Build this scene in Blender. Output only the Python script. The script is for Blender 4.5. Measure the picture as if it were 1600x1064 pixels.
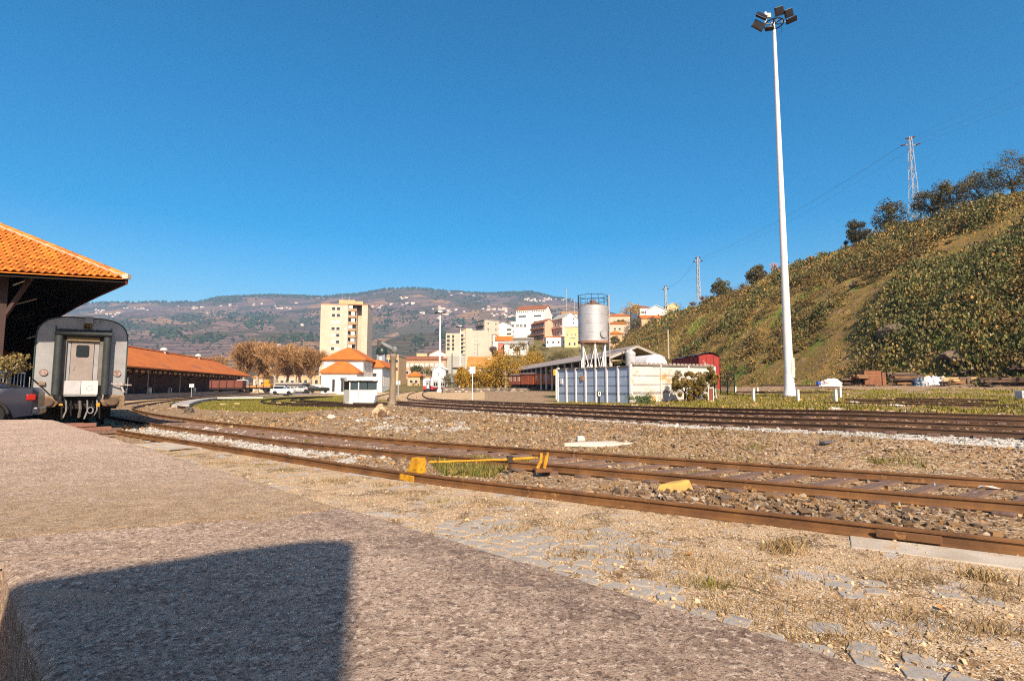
import bpy, bmesh, math, random
import numpy as np
from mathutils import Vector, Matrix, noise as mnoise

for _o in list(bpy.data.objects):
    bpy.data.objects.remove(_o, do_unlink=True)
random.seed(7)
RNG = np.random.default_rng(11)
scene = bpy.context.scene
COL = scene.collection
PI = math.pi
rad = math.radians

# ------------------------------------------------------------------ camera
FPX, CX, CY = 836.0, 800.0, 532.0          # focal length and centre in photograph pixels
HORIZON = 604.0
EYE = 1.64
PITCH = math.atan((HORIZON - CY) / FPX)
cam_d = bpy.data.cameras.new('camera')
cam_d.sensor_fit = 'HORIZONTAL'
cam_d.sensor_width = 36.0
cam_d.lens = 36.0 * FPX / 1600.0
cam_d.clip_start = 0.05
cam_d.clip_end = 30000
cam = bpy.data.objects.new('camera', cam_d)
COL.objects.link(cam)
cam.location = (0, 0, EYE)
cam.rotation_euler = (PI / 2 + PITCH, 0, 0)
scene.camera = cam

# ------------------------------------------------------------------ sky and sun
HAZE = 1.3e-4
SUN_HEAD, SUN_ELEV = rad(-15.5), rad(38)     # heading the light travels, elevation
SD = Vector((math.sin(SUN_HEAD) * math.cos(SUN_ELEV), math.cos(SUN_HEAD) * math.cos(SUN_ELEV), -math.sin(SUN_ELEV)))
world = bpy.data.worlds.new('World')
scene.world = world
world.use_nodes = True
wn = world.node_tree
for n in list(wn.nodes):
    wn.nodes.remove(n)
w_out = wn.nodes.new('ShaderNodeOutputWorld')
w_bg = wn.nodes.new('ShaderNodeBackground')
w_sky = wn.nodes.new('ShaderNodeTexSky')
w_sky.sky_type = 'NISHITA'
w_sky.sun_disc = False
w_sky.sun_elevation = SUN_ELEV
w_sky.sun_rotation = math.atan2(-SD.x, -SD.y)
w_sky.air_density = 1.0
w_sky.dust_density = 2.0
w_sky.ozone_density = 1.2
w_sky.altitude = 100
w_hsv = wn.nodes.new('ShaderNodeHueSaturation')
w_hsv.inputs['Saturation'].default_value = 1.75
w_hsv.inputs['Hue'].default_value = 0.494
wn.links.new(w_sky.outputs[0], w_hsv.inputs['Color'])
wn.links.new(w_hsv.outputs[0], w_bg.inputs['Color'])
w_bg.inputs['Strength'].default_value = 0.085
wn.links.new(w_bg.outputs[0], w_out.inputs['Surface'])
sun_d = bpy.data.lights.new('sun', 'SUN')
sun_d.energy = 4.8
sun_d.angle = rad(0.5)
sun_d.color = (1.0, 0.83, 0.63)
sun = bpy.data.objects.new('sun', sun_d)
COL.objects.link(sun)
sun.rotation_euler = SD.to_track_quat('-Z', 'Y').to_euler()
sun.location = (20, -40, 60)
vs = scene.view_settings
vs.view_transform = 'Standard'
vs.look = 'None'
vs.exposure = 1.0
vs.gamma = 1.0
vs.use_curve_mapping = False
scene.cycles.max_bounces = 6
scene.cycles.diffuse_bounces = 2
scene.cycles.glossy_bounces = 2
scene.cycles.transmission_bounces = 3
scene.cycles.volume_bounces = 0
scene.cycles.transparent_max_bounces = 6
scene.cycles.use_denoising = False
scene.cycles.denoising_input_passes = 'RGB_ALBEDO_NORMAL'
scene.cycles.denoising_prefilter = 'ACCURATE'
scene.cycles.filter_width = 1.1

# ------------------------------------------------------------------ geometry of the place
def sstep(a, b, x):
    t = np.clip((np.asarray(x, dtype=float) - a) / (b - a), 0, 1)
    return t * t * (3 - 2 * t)

def base_z(x, y):
    """track level: flat near the photographer, rising gently to the right and back"""
    x = np.asarray(x, dtype=float); y = np.asarray(y, dtype=float)
    yy = np.maximum(y, 4.0)
    w = np.clip((x / yy + 0.28) / 0.9, 0, 1) ** 0.8
    p = (x - 8.93) * 0.56 + (y - 9.33) * 0.83
    F = 0.5 * sstep(1.5, 5.2, p) + 0.02 * np.clip(p - 5, 0, 60) + 0.45 * sstep(34, 48, p)
    return w * F

GDROP = 0.19                                   # ballast lies this far below the rail tops
_ct, _st = math.cos(PITCH), math.sin(PITCH)

def ray(px, py):
    u, v = (px - CX) / FPX, (CY - py) / FPX
    return np.array((u, _ct - _st * v, _st + _ct * v))

def at(px, py, Y):
    """the point at distance Y in front of the camera seen at that place in the photograph"""
    d = ray(px, py)
    return np.array((0, 0, EYE)) + d * (Y / d[1])

_YS = np.concatenate([np.arange(1.5, 60, 0.05), np.arange(60, 260, 0.2)])
def gnd(px, py, drop=0.0):
    """where the sight line meets the ground (rail level minus drop)"""
    d = ray(px, py)
    X = d[0] / d[1] * _YS
    Z = EYE + d[2] / d[1] * _YS
    h = base_z(X, _YS) - drop
    k = np.argmax(Z < h)
    if Z[k] >= h[k]:
        k = len(_YS) - 1
    return np.array((X[k], _YS[k], h[k]))

def gz(x, y):
    return float(base_z(x, y)) - GDROP

def ppm(Y):
    return FPX / Y

# ------------------------------------------------------------------ materials
MATS = {}
def lin(h):
    h = h.lstrip('#')
    c = [int(h[i:i + 2], 16) / 255 for i in (0, 2, 4)]
    return tuple(((v + 0.055) / 1.055) ** 2.4 if v > 0.04045 else v / 12.92 for v in c)

def mat(name, col, col2=None, rough=0.8, scale=3.0, bump=0.0, bscale=30.0, bdist=0.02, metal=0.0, detail=5, contrast=(0.35, 0.65),
        spots=None, spot_scale=8.0, spot_cut=0.62, coords='Object', spec=0.3, stretch=None, spots2=None, s2_scale=2.0, s2_cut=0.6, rnd=0.0):
    if name in MATS:
        return MATS[name]
    m = bpy.data.materials.new(name)
    m.use_nodes = True
    nt = m.node_tree
    N, L = nt.nodes, nt.links
    b = N['Principled BSDF']
    b.inputs['Roughness'].default_value = rough
    b.inputs['Metallic'].default_value = metal
    b.inputs['Specular IOR Level'].default_value = spec
    tc = N.new('ShaderNodeTexCoord')
    src = N.new('ShaderNodeNewGeometry').outputs['Position'] if coords == 'World' else tc.outputs[coords]
    if stretch:
        mp = N.new('ShaderNodeMapping'); mp.inputs['Scale'].default_value = stretch
        L.new(src, mp.inputs['Vector']); src = mp.outputs[0]
    if col2 is None:
        col2 = tuple(c * 0.72 for c in col)
    def noise(sc, det=detail, rg=0.6):
        n = N.new('ShaderNodeTexNoise'); n.inputs['Scale'].default_value = sc; n.inputs['Detail'].default_value = det
        n.inputs['Roughness'].default_value = rg
        L.new(src, n.inputs['Vector']); return n.outputs['Fac']
    def ramp(fac, a, bb):
        r = N.new('ShaderNodeMapRange'); r.inputs['From Min'].default_value = a; r.inputs['From Max'].default_value = bb
        L.new(fac, r.inputs['Value']); return r.outputs[0]
    def ramp2(fac, a, bb):
        r = N.new('ShaderNodeMapRange'); r.inputs['To Min'].default_value = a; r.inputs['To Max'].default_value = bb
        L.new(fac, r.inputs['Value']); return r.outputs[0]
    def mix(fac, a, bb):
        x = N.new('ShaderNodeMix'); x.data_type = 'RGBA'
        L.new(fac, x.inputs['Factor'])
        for sock, v in ((x.inputs['A'], a), (x.inputs['B'], bb)):
            if isinstance(v, tuple): sock.default_value = (*v, 1)
            else: L.new(v, sock)
        return x.outputs['Result']
    c = mix(ramp(noise(scale), *contrast), col, col2)
    if spots:
        c = mix(ramp(noise(spot_scale, 6, 0.7), spot_cut, spot_cut + 0.08), c, spots)
    if spots2:
        c = mix(ramp(noise(s2_scale, 6, 0.7), s2_cut, s2_cut + 0.1), c, spots2)
    if rnd:
        oi = N.new('ShaderNodeObjectInfo'); hs_ = N.new('ShaderNodeHueSaturation'); L.new(c, hs_.inputs['Color'])
        L.new(ramp2(oi.outputs['Random'], 1 - rnd, 1 + rnd * .6), hs_.inputs['Value']); c = hs_.outputs[0]
    L.new(c, b.inputs['Base Color'])
    if bump:
        bp = N.new('ShaderNodeBump'); bp.inputs['Strength'].default_value = bump; bp.inputs['Distance'].default_value = bdist
        L.new(noise(bscale, 6, 0.65), bp.inputs['Height'])
        L.new(bp.outputs[0], b.inputs['Normal'])
    MATS[name] = m
    return m

def vmat(name, rough=0.85, attr='tint', scale=1.0, var=0.35, trans=0.0):
    """colour from a per-piece tint (each leaf or stone its own shade)"""
    if name in MATS:
        return MATS[name]
    m = bpy.data.materials.new(name); m.use_nodes = True
    N, L = m.node_tree.nodes, m.node_tree.links
    b = N['Principled BSDF']; b.inputs['Roughness'].default_value = rough; b.inputs['Specular IOR Level'].default_value = 0.25
    a = N.new('ShaderNodeAttribute'); a.attribute_name = attr
    L.new(a.outputs['Color'], b.inputs['Base Color'])
    if trans:
        t = N.new('ShaderNodeBsdfTranslucent'); L.new(a.outputs['Color'], t.inputs['Color'])
        mx = N.new('ShaderNodeMixShader'); mx.inputs[0].default_value = trans
        L.new(b.outputs[0], mx.inputs[1]); L.new(t.outputs[0], mx.inputs[2])
        L.new(mx.outputs[0], N['Material Output'].inputs['Surface'])
    MATS[name] = m
    return m

# ------------------------------------------------------------------ mesh helpers
class MB:
    """collects shapes and links them as ONE mesh object"""
    def __init__(s):
        s.v, s.f, s.mi = [], [], []
    def add(s, verts, faces, mi=0):
        o = len(s.v)
        s.v.extend([tuple(map(float, p)) for p in verts])
        for f in faces:
            s.f.append(tuple(i + o for i in f)); s.mi.append(mi)
        return s
    def box(s, c, sz, rz=0.0, mi=0, taper=1.0, M=None):
        hx, hy, hz = sz[0] / 2, sz[1] / 2, sz[2] / 2
        ca, sa = math.cos(rz), math.sin(rz)
        vs_ = []
        for z, k in ((-hz, 1.0), (hz, taper)):
            for x, y in ((-hx, -hy), (hx, -hy), (hx, hy), (-hx, hy)):
                x, y = x * k, y * k
                p = Vector((x, y, z)) if M is None else M @ Vector((x, y, z))
                vs_.append((c[0] + p.x * ca - p.y * sa, c[1] + p.x * sa + p.y * ca, c[2] + p.z))
        return s.add(vs_, [(3, 2, 1, 0), (4, 5, 6, 7), (0, 1, 5, 4), (1, 2, 6, 5), (2, 3, 7, 6), (3, 0, 4, 7)], mi)
    def bx(s, x0, x1, y0, y1, z0, z1, mi=0):
        return s.box(((x0 + x1) / 2, (y0 + y1) / 2, (z0 + z1) / 2), (abs(x1 - x0), abs(y1 - y0), abs(z1 - z0)), 0, mi)
    def tube(s, pts, r, n=8, mi=0, cap=True):
        pts = [Vector(p) for p in pts]
        rs = r if isinstance(r, (list, tuple)) else [r] * len(pts)
        rings, prev = [], None
        for i, p in enumerate(pts):
            a = pts[max(i - 1, 0)]; b = pts[min(i + 1, len(pts) - 1)]
            t = (b - a).normalized()
            if prev is None:
                ref = Vector((0, 0, 1)) if abs(t.z) < 0.9 else Vector((1, 0, 0))
                u = t.cross(ref).normalized()
            else:
                u = (prev - t * prev.dot(t)).normalized()
            prev = u
            w = t.cross(u)
            rings.append([p + (u * math.cos(2 * PI * k / n) + w * math.sin(2 * PI * k / n)) * rs[i] for k in range(n)])
        vs_ = [q for rg in rings for q in rg]
        fs = []
        for i in range(len(pts) - 1):
            for k in range(n):
                fs.append((i * n + k, i * n + (k + 1) % n, (i + 1) * n + (k + 1) % n, (i + 1) * n + k))
        if cap:
            fs.append(tuple(range(n - 1, -1, -1))); fs.append(tuple((len(pts) - 1) * n + k for k in range(n)))
        return s.add(vs_, fs, mi)
    def lathe(s, prof, n=24, c=(0, 0, 0), mi=0, cap=True):
        vs_, fs = [], []
        for r, z in prof:
            for k in range(n):
                a = 2 * PI * k / n
                vs_.append((c[0] + r * math.cos(a), c[1] + r * math.sin(a), c[2] + z))
        for i in range(len(prof) - 1):
            for k in range(n):
                fs.append((i * n + k, i * n + (k + 1) % n, (i + 1) * n + (k + 1) % n, (i + 1) * n + k))
        if cap:
            fs.append(tuple(range(n - 1, -1, -1))); fs.append(tuple((len(prof) - 1) * n + k for k in range(n)))
        return s.add(vs_, fs, mi)
    def prism(s, poly, z0, z1, mi=0):
        n = len(poly)
        vs_ = [(p[0], p[1], z0) for p in poly] + [(p[0], p[1], z1) for p in poly]
        fs = [tuple(range(n - 1, -1, -1)), tuple(range(n, 2 * n))] + [(k, (k + 1) % n, n + (k + 1) % n, n + k) for k in range(n)]
        return s.add(vs_, fs, mi)
    def sweepx(s, poly, x0, x1, mi=0):
        """polygon in (y, z) swept along x"""
        n = len(poly)
        vs_ = [(x0, p[0], p[1]) for p in poly] + [(x1, p[0], p[1]) for p in poly]
        fs = [tuple(range(n)), tuple(range(2 * n - 1, n - 1, -1))] + [(k, n + k, n + (k + 1) % n, (k + 1) % n) for k in range(n)]
        return s.add(vs_, fs, mi)
    def sweepy(s, poly, y0, y1, mi=0):
        """polygon in (x, z) swept along y"""
        n = len(poly)
        vs_ = [(p[0], y0, p[1]) for p in poly] + [(p[0], y1, p[1]) for p in poly]
        fs = [tuple(range(n)), tuple(range(2 * n - 1, n - 1, -1))] + [(k, n + k, n + (k + 1) % n, (k + 1) % n) for k in range(n)]
        return s.add(vs_, fs, mi)
    def profile(s, prof, pts, mi=0, closed_prof=True):
        """profile (side, up) swept along a path of 3-D points, kept upright"""
        pts = [Vector(p) for p in pts]; n = len(prof); vs_, fs = [], []
        for i, p in enumerate(pts):
            t = (pts[min(i + 1, len(pts) - 1)] - pts[max(i - 1, 0)]); t.z = 0; t.normalize()
            side = Vector((t.y, -t.x, 0))
            for a, b in prof:
                vs_.append(p + side * a + Vector((0, 0, b)))
        for i in range(len(pts) - 1):
            for k in range(n):
                fs.append((i * n + k, (i + 1) * n + k, (i + 1) * n + (k + 1) % n, i * n + (k + 1) % n))
        fs.append(tuple(range(n))); fs.append(tuple((len(pts) - 1) * n + k for k in range(n - 1, -1, -1)))
        return s.add(vs_, fs, mi)
    def mesh(s, name, mats, smooth=False, bevel=0.0, org=None):
        me = bpy.data.meshes.new(name)
        v = s.v if org is None else [(p[0] - org[0], p[1] - org[1], p[2] - org[2]) for p in s.v]
        me.from_pydata(v, [], s.f)
        for m in (mats if isinstance(mats, (list, tuple)) else [mats]):
            me.materials.append(m)
        if any(s.mi):
            me.polygons.foreach_set('material_index', s.mi)
        bm = bmesh.new(); bm.from_mesh(me)
        bmesh.ops.recalc_face_normals(bm, faces=bm.faces)
        if bevel:
            bmesh.ops.bevel(bm, geom=[e for e in bm.edges if len(e.link_faces) == 2 and e.calc_face_angle(0) > 0.5], offset=bevel, segments=2, affect='EDGES', profile=0.5)
        bm.to_mesh(me); bm.free()
        if smooth:
            me.polygons.foreach_set('use_smooth', [True] * len(me.polygons))
            me.set_sharp_from_angle(angle=rad(35))
        me.update()
        return me
    def build(s, name, mats, parent=None, smooth=False, bevel=0.0, world=False, loc=None, rz=0.0):
        org = None
        if world and parent is not None:
            org = parent.location
        elif world:
            a = np.array(s.v); org = (a[:, 0].mean(), a[:, 1].mean(), a[:, 2].min())
        o = bpy.data.objects.new(name, s.mesh(name, mats, smooth, bevel, org))
        COL.objects.link(o)
        if parent is not None:
            o.parent = parent
        elif world:
            o.location = org
        if loc is not None:
            o.location = loc
        if rz:
            o.rotation_euler = (0, 0, rz)
        return o

def tag(o, label=None, cat=None, group=None, kind=None):
    if label: o['label'] = label
    if cat: o['category'] = cat
    if group: o['group'] = group
    if kind: o['kind'] = kind
    return o

def thing(name, label, cat, loc=(0, 0, 0), rz=0.0, group=None):
    o = bpy.data.objects.new(name, None); COL.objects.link(o)
    o.location = loc; o.rotation_euler = (0, 0, rz); o.empty_display_size = 0.3
    return tag(o, label, cat, group)

def place(name, me, parent=None, loc=(0, 0, 0), rot=(0, 0, 0), scale=None):
    o = bpy.data.objects.new(name, me); COL.objects.link(o)
    o.location = loc; o.rotation_euler = rot
    if scale is not None: o.scale = scale if hasattr(scale, '__len__') else (scale,) * 3
    if parent is not None: o.parent = parent
    return o

def copy_tree(o, parent=None):
    c = o.copy(); COL.objects.link(c)
    if parent is not None: c.parent = parent
    for ch in [k for k in bpy.data.objects if k.parent is o]:
        copy_tree(ch, c)
    return c

def big_mesh(name, V, F, mats, tint=None, smooth=False, mi=None):
    """numpy arrays to a mesh object; F is (n, 3) or (n, 4); tint is one colour for each vertex"""
    V = np.ascontiguousarray(V, dtype=np.float32); F = np.ascontiguousarray(F, dtype=np.int32)
    me = bpy.data.meshes.new(name)
    k = F.shape[1]
    me.vertices.add(len(V)); me.vertices.foreach_set('co', V.ravel())
    me.loops.add(F.size); me.loops.foreach_set('vertex_index', F.ravel())
    me.polygons.add(len(F))
    me.polygons.foreach_set('loop_start', np.arange(0, F.size, k, dtype=np.int32))
    me.polygons.foreach_set('use_smooth', np.full(len(F), bool(smooth)))
    for m in (mats if isinstance(mats, (list, tuple)) else [mats]):
        me.materials.append(m)
    if mi is not None:
        me.polygons.foreach_set('material_index', np.ascontiguousarray(mi, dtype=np.int32))
    if tint is not None:
        t = np.ones((len(V), 4), dtype=np.float32); t[:, :tint.shape[1]] = tint
        at_ = me.attributes.new('tint', 'FLOAT_COLOR', 'POINT'); at_.data.foreach_set('color', t.ravel())
    me.update(calc_edges=True); me.validate()
    o = bpy.data.objects.new(name, me); COL.objects.link(o)
    return o

def fbm(x, y, seed=0, octs=5, lac=2.03, gain=0.5):
    """value noise on arrays, about -1..1"""
    x = np.asarray(x, dtype=float); y = np.asarray(y, dtype=float)
    out = np.zeros(np.broadcast(x, y).shape); amp, tot = 1.0, 0.0
    for o in range(octs):
        xi, yi = np.floor(x), np.floor(y); xf, yf = x - xi, y - yi
        u, v = xf * xf * (3 - 2 * xf), yf * yf * (3 - 2 * yf)
        def h(a, b):
            n = np.sin(a * 127.1 + b * 311.7 + (seed + o) * 74.7) * 43758.5453
            return (n - np.floor(n)) * 2 - 1
        out += amp * ((h(xi, yi) * (1 - u) + h(xi + 1, yi) * u) * (1 - v) + (h(xi, yi + 1) * (1 - u) + h(xi + 1, yi + 1) * u) * v)
        tot += amp; amp *= gain; x, y = x * lac + 5.2, y * lac + 1.3
    return out / tot

def smooth_path(P, step=0.6, it=3):
    """Catmull-Rom through the points, then evened out and relaxed"""
    P = [np.asarray(p, dtype=float) for p in P]
    Q = [2 * P[0] - P[1]] + P + [2 * P[-1] - P[-2]]
    out = []
    for i in range(1, len(Q) - 2):
        n = max(2, int(np.linalg.norm(Q[i + 1] - Q[i]) / step))
        for k in range(n):
            t = k / n
            out.append(0.5 * ((2 * Q[i]) + (-Q[i - 1] + Q[i + 1]) * t + (2 * Q[i - 1] - 5 * Q[i] + 4 * Q[i + 1] - Q[i + 2]) * t * t
                              + (-Q[i - 1] + 3 * Q[i] - 3 * Q[i + 1] + Q[i + 2]) * t ** 3))
    out.append(P[-1])
    out = np.array(out)
    for _ in range(it):
        for _k in range(6):
            out[1:-1] = 0.25 * out[:-2] + 0.5 * out[1:-1] + 0.25 * out[2:]
    return out

def offset_path(P, d):
    T = np.gradient(P[:, :2], axis=0); T /= np.linalg.norm(T, axis=1)[:, None]
    Q = P.copy(); Q[:, 0] += T[:, 1] * d; Q[:, 1] -= T[:, 0] * d
    return Q

def in_poly(x, y, poly):
    x = np.asarray(x); y = np.asarray(y); inside = np.zeros(x.shape, dtype=bool); n = len(poly); j = n - 1
    for i in range(n):
        xi, yi = poly[i][0], poly[i][1]; xj, yj = poly[j][0], poly[j][1]
        c = ((yi > y) != (yj > y)) & (x < (xj - xi) * (y - yi) / (yj - yi + 1e-12) + xi)
        inside ^= c; j = i
    return inside

def dist_path(x, y, P, step=1):
    """distance to a polyline (vectorised, on its vertices)"""
    Q = P[::step, :2]; best = np.full(np.shape(x), 1e9)
    for q in Q:
        best = np.minimum(best, (x - q[0]) ** 2 + (y - q[1]) ** 2)
    return np.sqrt(best)
# ================================================================== RAIL LINES (paths used by ground and tracks)
GAUGE = 2.3
A_path = smooth_path([gnd(*p) for p in ((2150, 906), (1600, 845), (1160, 796), (700, 746), (559, 727.5), (387, 701), (246, 681), (167, 668))]
                     + [np.array((-16.9 - 0.643 * s, 21.9 + 0.766 * s, 0.0)) for s in (3, 9, 16, 24)], 0.5)
B1_path = smooth_path([gnd(*p) for p in ((2150, 784), (1600, 751), (1160, 722.6), (580, 682.8), (450, 669.5), (335, 658.5), (240, 646), (206, 637))]
                      + [np.array(p) for p in ((-33.6, 49, 0.), (-38.3, 58.5, 0.), (-42.2, 68, 0.), (-47.5, 85, 0.), (-54, 112, 0.), (-67, 165, 0.))], 0.5)
B2_path = offset_path(B1_path, -GAUGE)
C1_path = smooth_path([gnd(*p) for p in ((2300, 702), (1600, 675), (1140, 658.5), (800, 641.5), (690, 635.5), (615, 630))]
                      + [np.array(p) for p in ((-16.5, 62, 0.), (-20.5, 80, 0.), (-25.5, 110, 0.), (-32, 160, 0.))], 0.5)
for _P in (C1_path,):
    _P[:, 2] = base_z(_P[:, 0], _P[:, 1])
C2_path = offset_path(C1_path, GAUGE)
D1_path = offset_path(C1_path, 4.9)
D2_path = offset_path(C1_path, 4.9 + GAUGE)
for _P in (C2_path, D1_path, D2_path):
    _P[:, 2] = base_z(_P[:, 0], _P[:, 1])

def wpoly(pts, drop=GDROP):
    return [tuple(gnd(px, py, drop)[:2]) for px, py in pts]
GREEN_L = wpoly([(262, 631), (300, 625), (345, 621.5), (540, 617.5), (610, 626), (600, 634), (520, 640), (430, 645), (330, 641)])
WHITE_L = wpoly([(200, 668), (300, 668), (450, 684), (585, 700), (640, 716), (560, 722), (420, 706), (300, 690), (215, 676)])
WHITE_M = wpoly([(560, 646), (700, 654), (760, 668), (640, 676), (520, 664)])
GREEN_N = wpoly([(668, 722), (760, 716), (800, 728), (770, 748), (690, 742)])

def side_of(xy, P):
    """signed distance to a path: positive on the far (right-hand walking left) side"""
    Q = P[:, :2]; best = np.full(len(xy), 1e9); sg = np.zeros(len(xy))
    T = np.gradient(Q, axis=0); T /= np.linalg.norm(T, axis=1)[:, None]
    for q, t_ in zip(Q[::1], T[::1]):
        d = xy - q; dd = (d ** 2).sum(1); m_ = dd < best
        best[m_] = dd[m_]; sg[m_] = (d[m_, 0] * t_[1] - d[m_, 1] * t_[0])
    return sg

def hill_foot(y):
    return np.interp(y, [-40, 20, 45, 80, 150, 250, 400], [62, 50, 43.5, 34, 27, 22, 15])
def hill_crest(y):
    return 87 - 0.12 * np.asarray(y, dtype=float)

def zones(x, y):
    """grass, pale gravel, sand: how much of each covers the yard at a place"""
    j1 = fbm(x * 0.55, y * 0.55, 3, 4); j2 = fbm(x * 1.7, y * 1.7, 9, 4)
    g = np.zeros_like(x); w = np.zeros_like(x); s = np.zeros_like(x)
    xj, yj = x + j1 * 1.2, y + j2 * 1.6
    dC = dist_path(x, y, C1_path, 2); dD = side_of(np.stack([x.ravel(), y.ravel()], -1), D2_path[::2]).reshape(x.shape)
    p = (x - 8.93) * 0.56 + (y - 9.33) * 0.83
    side = ((x - np.interp(y, C1_path[::-1, 1][np.argsort(C1_path[::-1, 1])], C1_path[::-1, 0][np.argsort(C1_path[::-1, 1])])) < 0)
    # pale ballast along the near side of the main tracks
    width = np.interp(x / np.maximum(y, 3), [-0.3, 0.0, 0.5, 1.0], [0.4, 0.7, 1.0, 1.5]) + j1 * 0.6
    w = np.where(side & (dC < width), 0.95, w)
    w = np.where(in_poly(xj, yj, WHITE_L), 0.85 + 0.2 * j2, w)
    w = np.where(in_poly(xj, yj, WHITE_M), np.clip(0.35 + 0.6 * j2, 0, 1), w)
    beyond = (~side) & (dD > 2.4 + 1.0 * j1) & (x / np.maximum(y, 3) > 0.07 + .04 * j1)
    g = np.where(beyond, np.clip(0.75 + 1.0 * j1 + 0.5 * j2, 0, 1), g)
    g = np.where(beyond & (p > 43 + 2 * j1) & (x > 22), .2 * (j2 > .2), g)
    s = np.where(beyond & (dD < 4.2 + 1.5 * j2), 0.8, s)
    g = np.where(in_poly(x + j1, y + j1 * 2, GREEN_L), np.clip(0.85 + 0.6 * j2, 0, 1), g)
    g = np.where(in_poly(x + j2 * 0.15, y + j2 * 0.15, GREEN_N), np.clip(0.5 + j2, 0, 1), g)
    s = np.maximum(s, np.where((y > 60) & (x / np.maximum(y, 3) < -0.05) & ~in_poly(x, y, GREEN_L), 0.7, 0))
    return np.clip(g, 0, 1), np.clip(w, 0, 1), np.clip(s, 0, 1)

# ================================================================== GROUND
def ground_material():
    m = bpy.data.materials.new('yard_ground'); m.use_nodes = True
    N, L = m.node_tree.nodes, m.node_tree.links
    b = N['Principled BSDF']; b.inputs['Roughness'].default_value = 0.95; b.inputs['Specular IOR Level'].default_value = 0.15
    geo = N.new('ShaderNodeNewGeometry'); pos = geo.outputs['Position']
    at_ = N.new('ShaderNodeAttribute'); at_.attribute_name = 'tint'
    sep = N.new('ShaderNodeSeparateColor'); L.new(at_.outputs['Color'], sep.inputs[0])
    def noise(sc, det=6, rg=0.62):
        n = N.new('ShaderNodeTexNoise'); n.inputs['Scale'].default_value = sc; n.inputs['Detail'].default_value = det; n.inputs['Roughness'].default_value = rg
        L.new(pos, n.inputs['Vector']); return n.outputs['Fac']
    def mr(f, a, bb, c=0.0, d=1.0):
        r = N.new('ShaderNodeMapRange'); r.inputs[1].default_value = a; r.inputs[2].default_value = bb; r.inputs[3].default_value = c; r.inputs[4].default_value = d
        L.new(f, r.inputs[0]); return r.outputs[0]
    def mix(f, a, bb, mode='MIX'):
        x = N.new('ShaderNodeMix'); x.data_type = 'RGBA'; x.blend_type = mode
        if isinstance(f, float): x.inputs['Factor'].default_value = f
        else: L.new(f, x.inputs['Factor'])
        for sock, v in ((x.inputs['A'], a), (x.inputs['B'], bb)):
            if isinstance(v, tuple): sock.default_value = (*v, 1)
            else: L.new(v, sock)
        return x.outputs['Result']
    vo = N.new('ShaderNodeTexVoronoi'); vo.inputs['Scale'].default_value = 22; L.new(pos, vo.inputs['Vector'])
    vcol = N.new('ShaderNodeSeparateColor'); L.new(vo.outputs['Color'], vcol.inputs[0])
    dirt = mix(mr(noise(0.8), 0.35, 0.65), (0.20, 0.115, 0.055), (0.36, 0.23, 0.115))
    dirt = mix(mr(noise(3.1), 0.52, 0.62), dirt, (0.15, 0.095, 0.055))
    dirt = mix(mr(vcol.outputs[0], 0.72, 0.8), dirt, (0.46, 0.37, 0.27))
    dirt = mix(mr(vcol.outputs[1], 0.8, 0.86), dirt, (0.12, 0.08, 0.055))
    pale = mix(mr(vcol.outputs[2], 0.2, 0.9), (0.34, 0.30, 0.25), (0.66, 0.62, 0.57))
    sand = mix(mr(noise(1.7), 0.3, 0.7), (0.42, 0.28, 0.145), (0.52, 0.38, 0.23))
    grass = mix(mr(noise(1.3), 0.35, 0.65), (0.12, 0.125, 0.014), (0.27, 0.205, 0.03))
    grass = mix(mr(noise(6.0), 0.55, 0.7), grass, (0.30, 0.22, 0.10))
    edge = noise(5.0)
    def blend(ch):
        ma = N.new('ShaderNodeMath'); ma.operation = 'ADD'
        L.new(sep.outputs[ch], ma.inputs[0]); L.new(mr(edge, 0.3, 0.7, -0.3, 0.3), ma.inputs[1])
        return mr(ma.outputs[0], 0.35, 0.65)
    c = mix(blend(2), dirt, sand)
    c = mix(blend(1), c, pale)
    c = mix(blend(0), c, grass)
    L.new(c, b.inputs['Base Color'])
    bp = N.new('ShaderNodeBump'); bp.inputs['Strength'].default_value = 0.9; bp.inputs['Distance'].default_value = 0.03
    hm = N.new('ShaderNodeMath'); hm.operation = 'ADD'
    L.new(noise(14, 7, 0.7), hm.inputs[0]); L.new(mr(vo.outputs['Distance'], 0.0, 0.6, 0.6, 0.0), hm.inputs[1])
    L.new(hm.outputs[0], bp.inputs['Height']); L.new(bp.outputs[0], b.inputs['Normal'])
    return m

def make_ground():
    ang = np.concatenate([np.radians(np.arange(-72, 72.01, 0.25)), np.radians(np.arange(80, 288, 8.0))])
    r = np.concatenate([[0.0], np.geomspace(0.6, 120, 430), np.geomspace(128, 7000, 46)])
    R, T = np.meshgrid(r, ang, indexing='ij')
    X, Y = R * np.sin(T), R * np.cos(T)
    Z = base_z(X, Y) - GDROP
    near = np.clip(1 - R / 90, 0, 1)
    Z += near * (0.035 * fbm(X * 0.9, Y * 0.9, 1, 4) + 0.02 * fbm(X * 4, Y * 4, 2, 3))
    Z -= np.clip((R - 300) / 3000, 0, 1) * 6
    g, w, s = zones(X, Y)
    far = R > 200
    s = np.where(far, 0.4, s)
    n, k = R.shape
    idx = np.arange(n * k).reshape(n, k)
    a = idx[:-1, :]; b = idx[1:, :]
    F = np.stack([a, np.roll(a, -1, 1), np.roll(b, -1, 1), b], -1).reshape(-1, 4)
    V = np.stack([X, Y, Z], -1).reshape(-1, 3)
    o = big_mesh('ground', V, F, ground_material(), np.stack([g, w, s], -1).reshape(-1, 3), True)
    return tag(o, 'brown stony yard between the tracks with grass and pale gravel', None, None, 'structure')
ground = make_ground()

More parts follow.
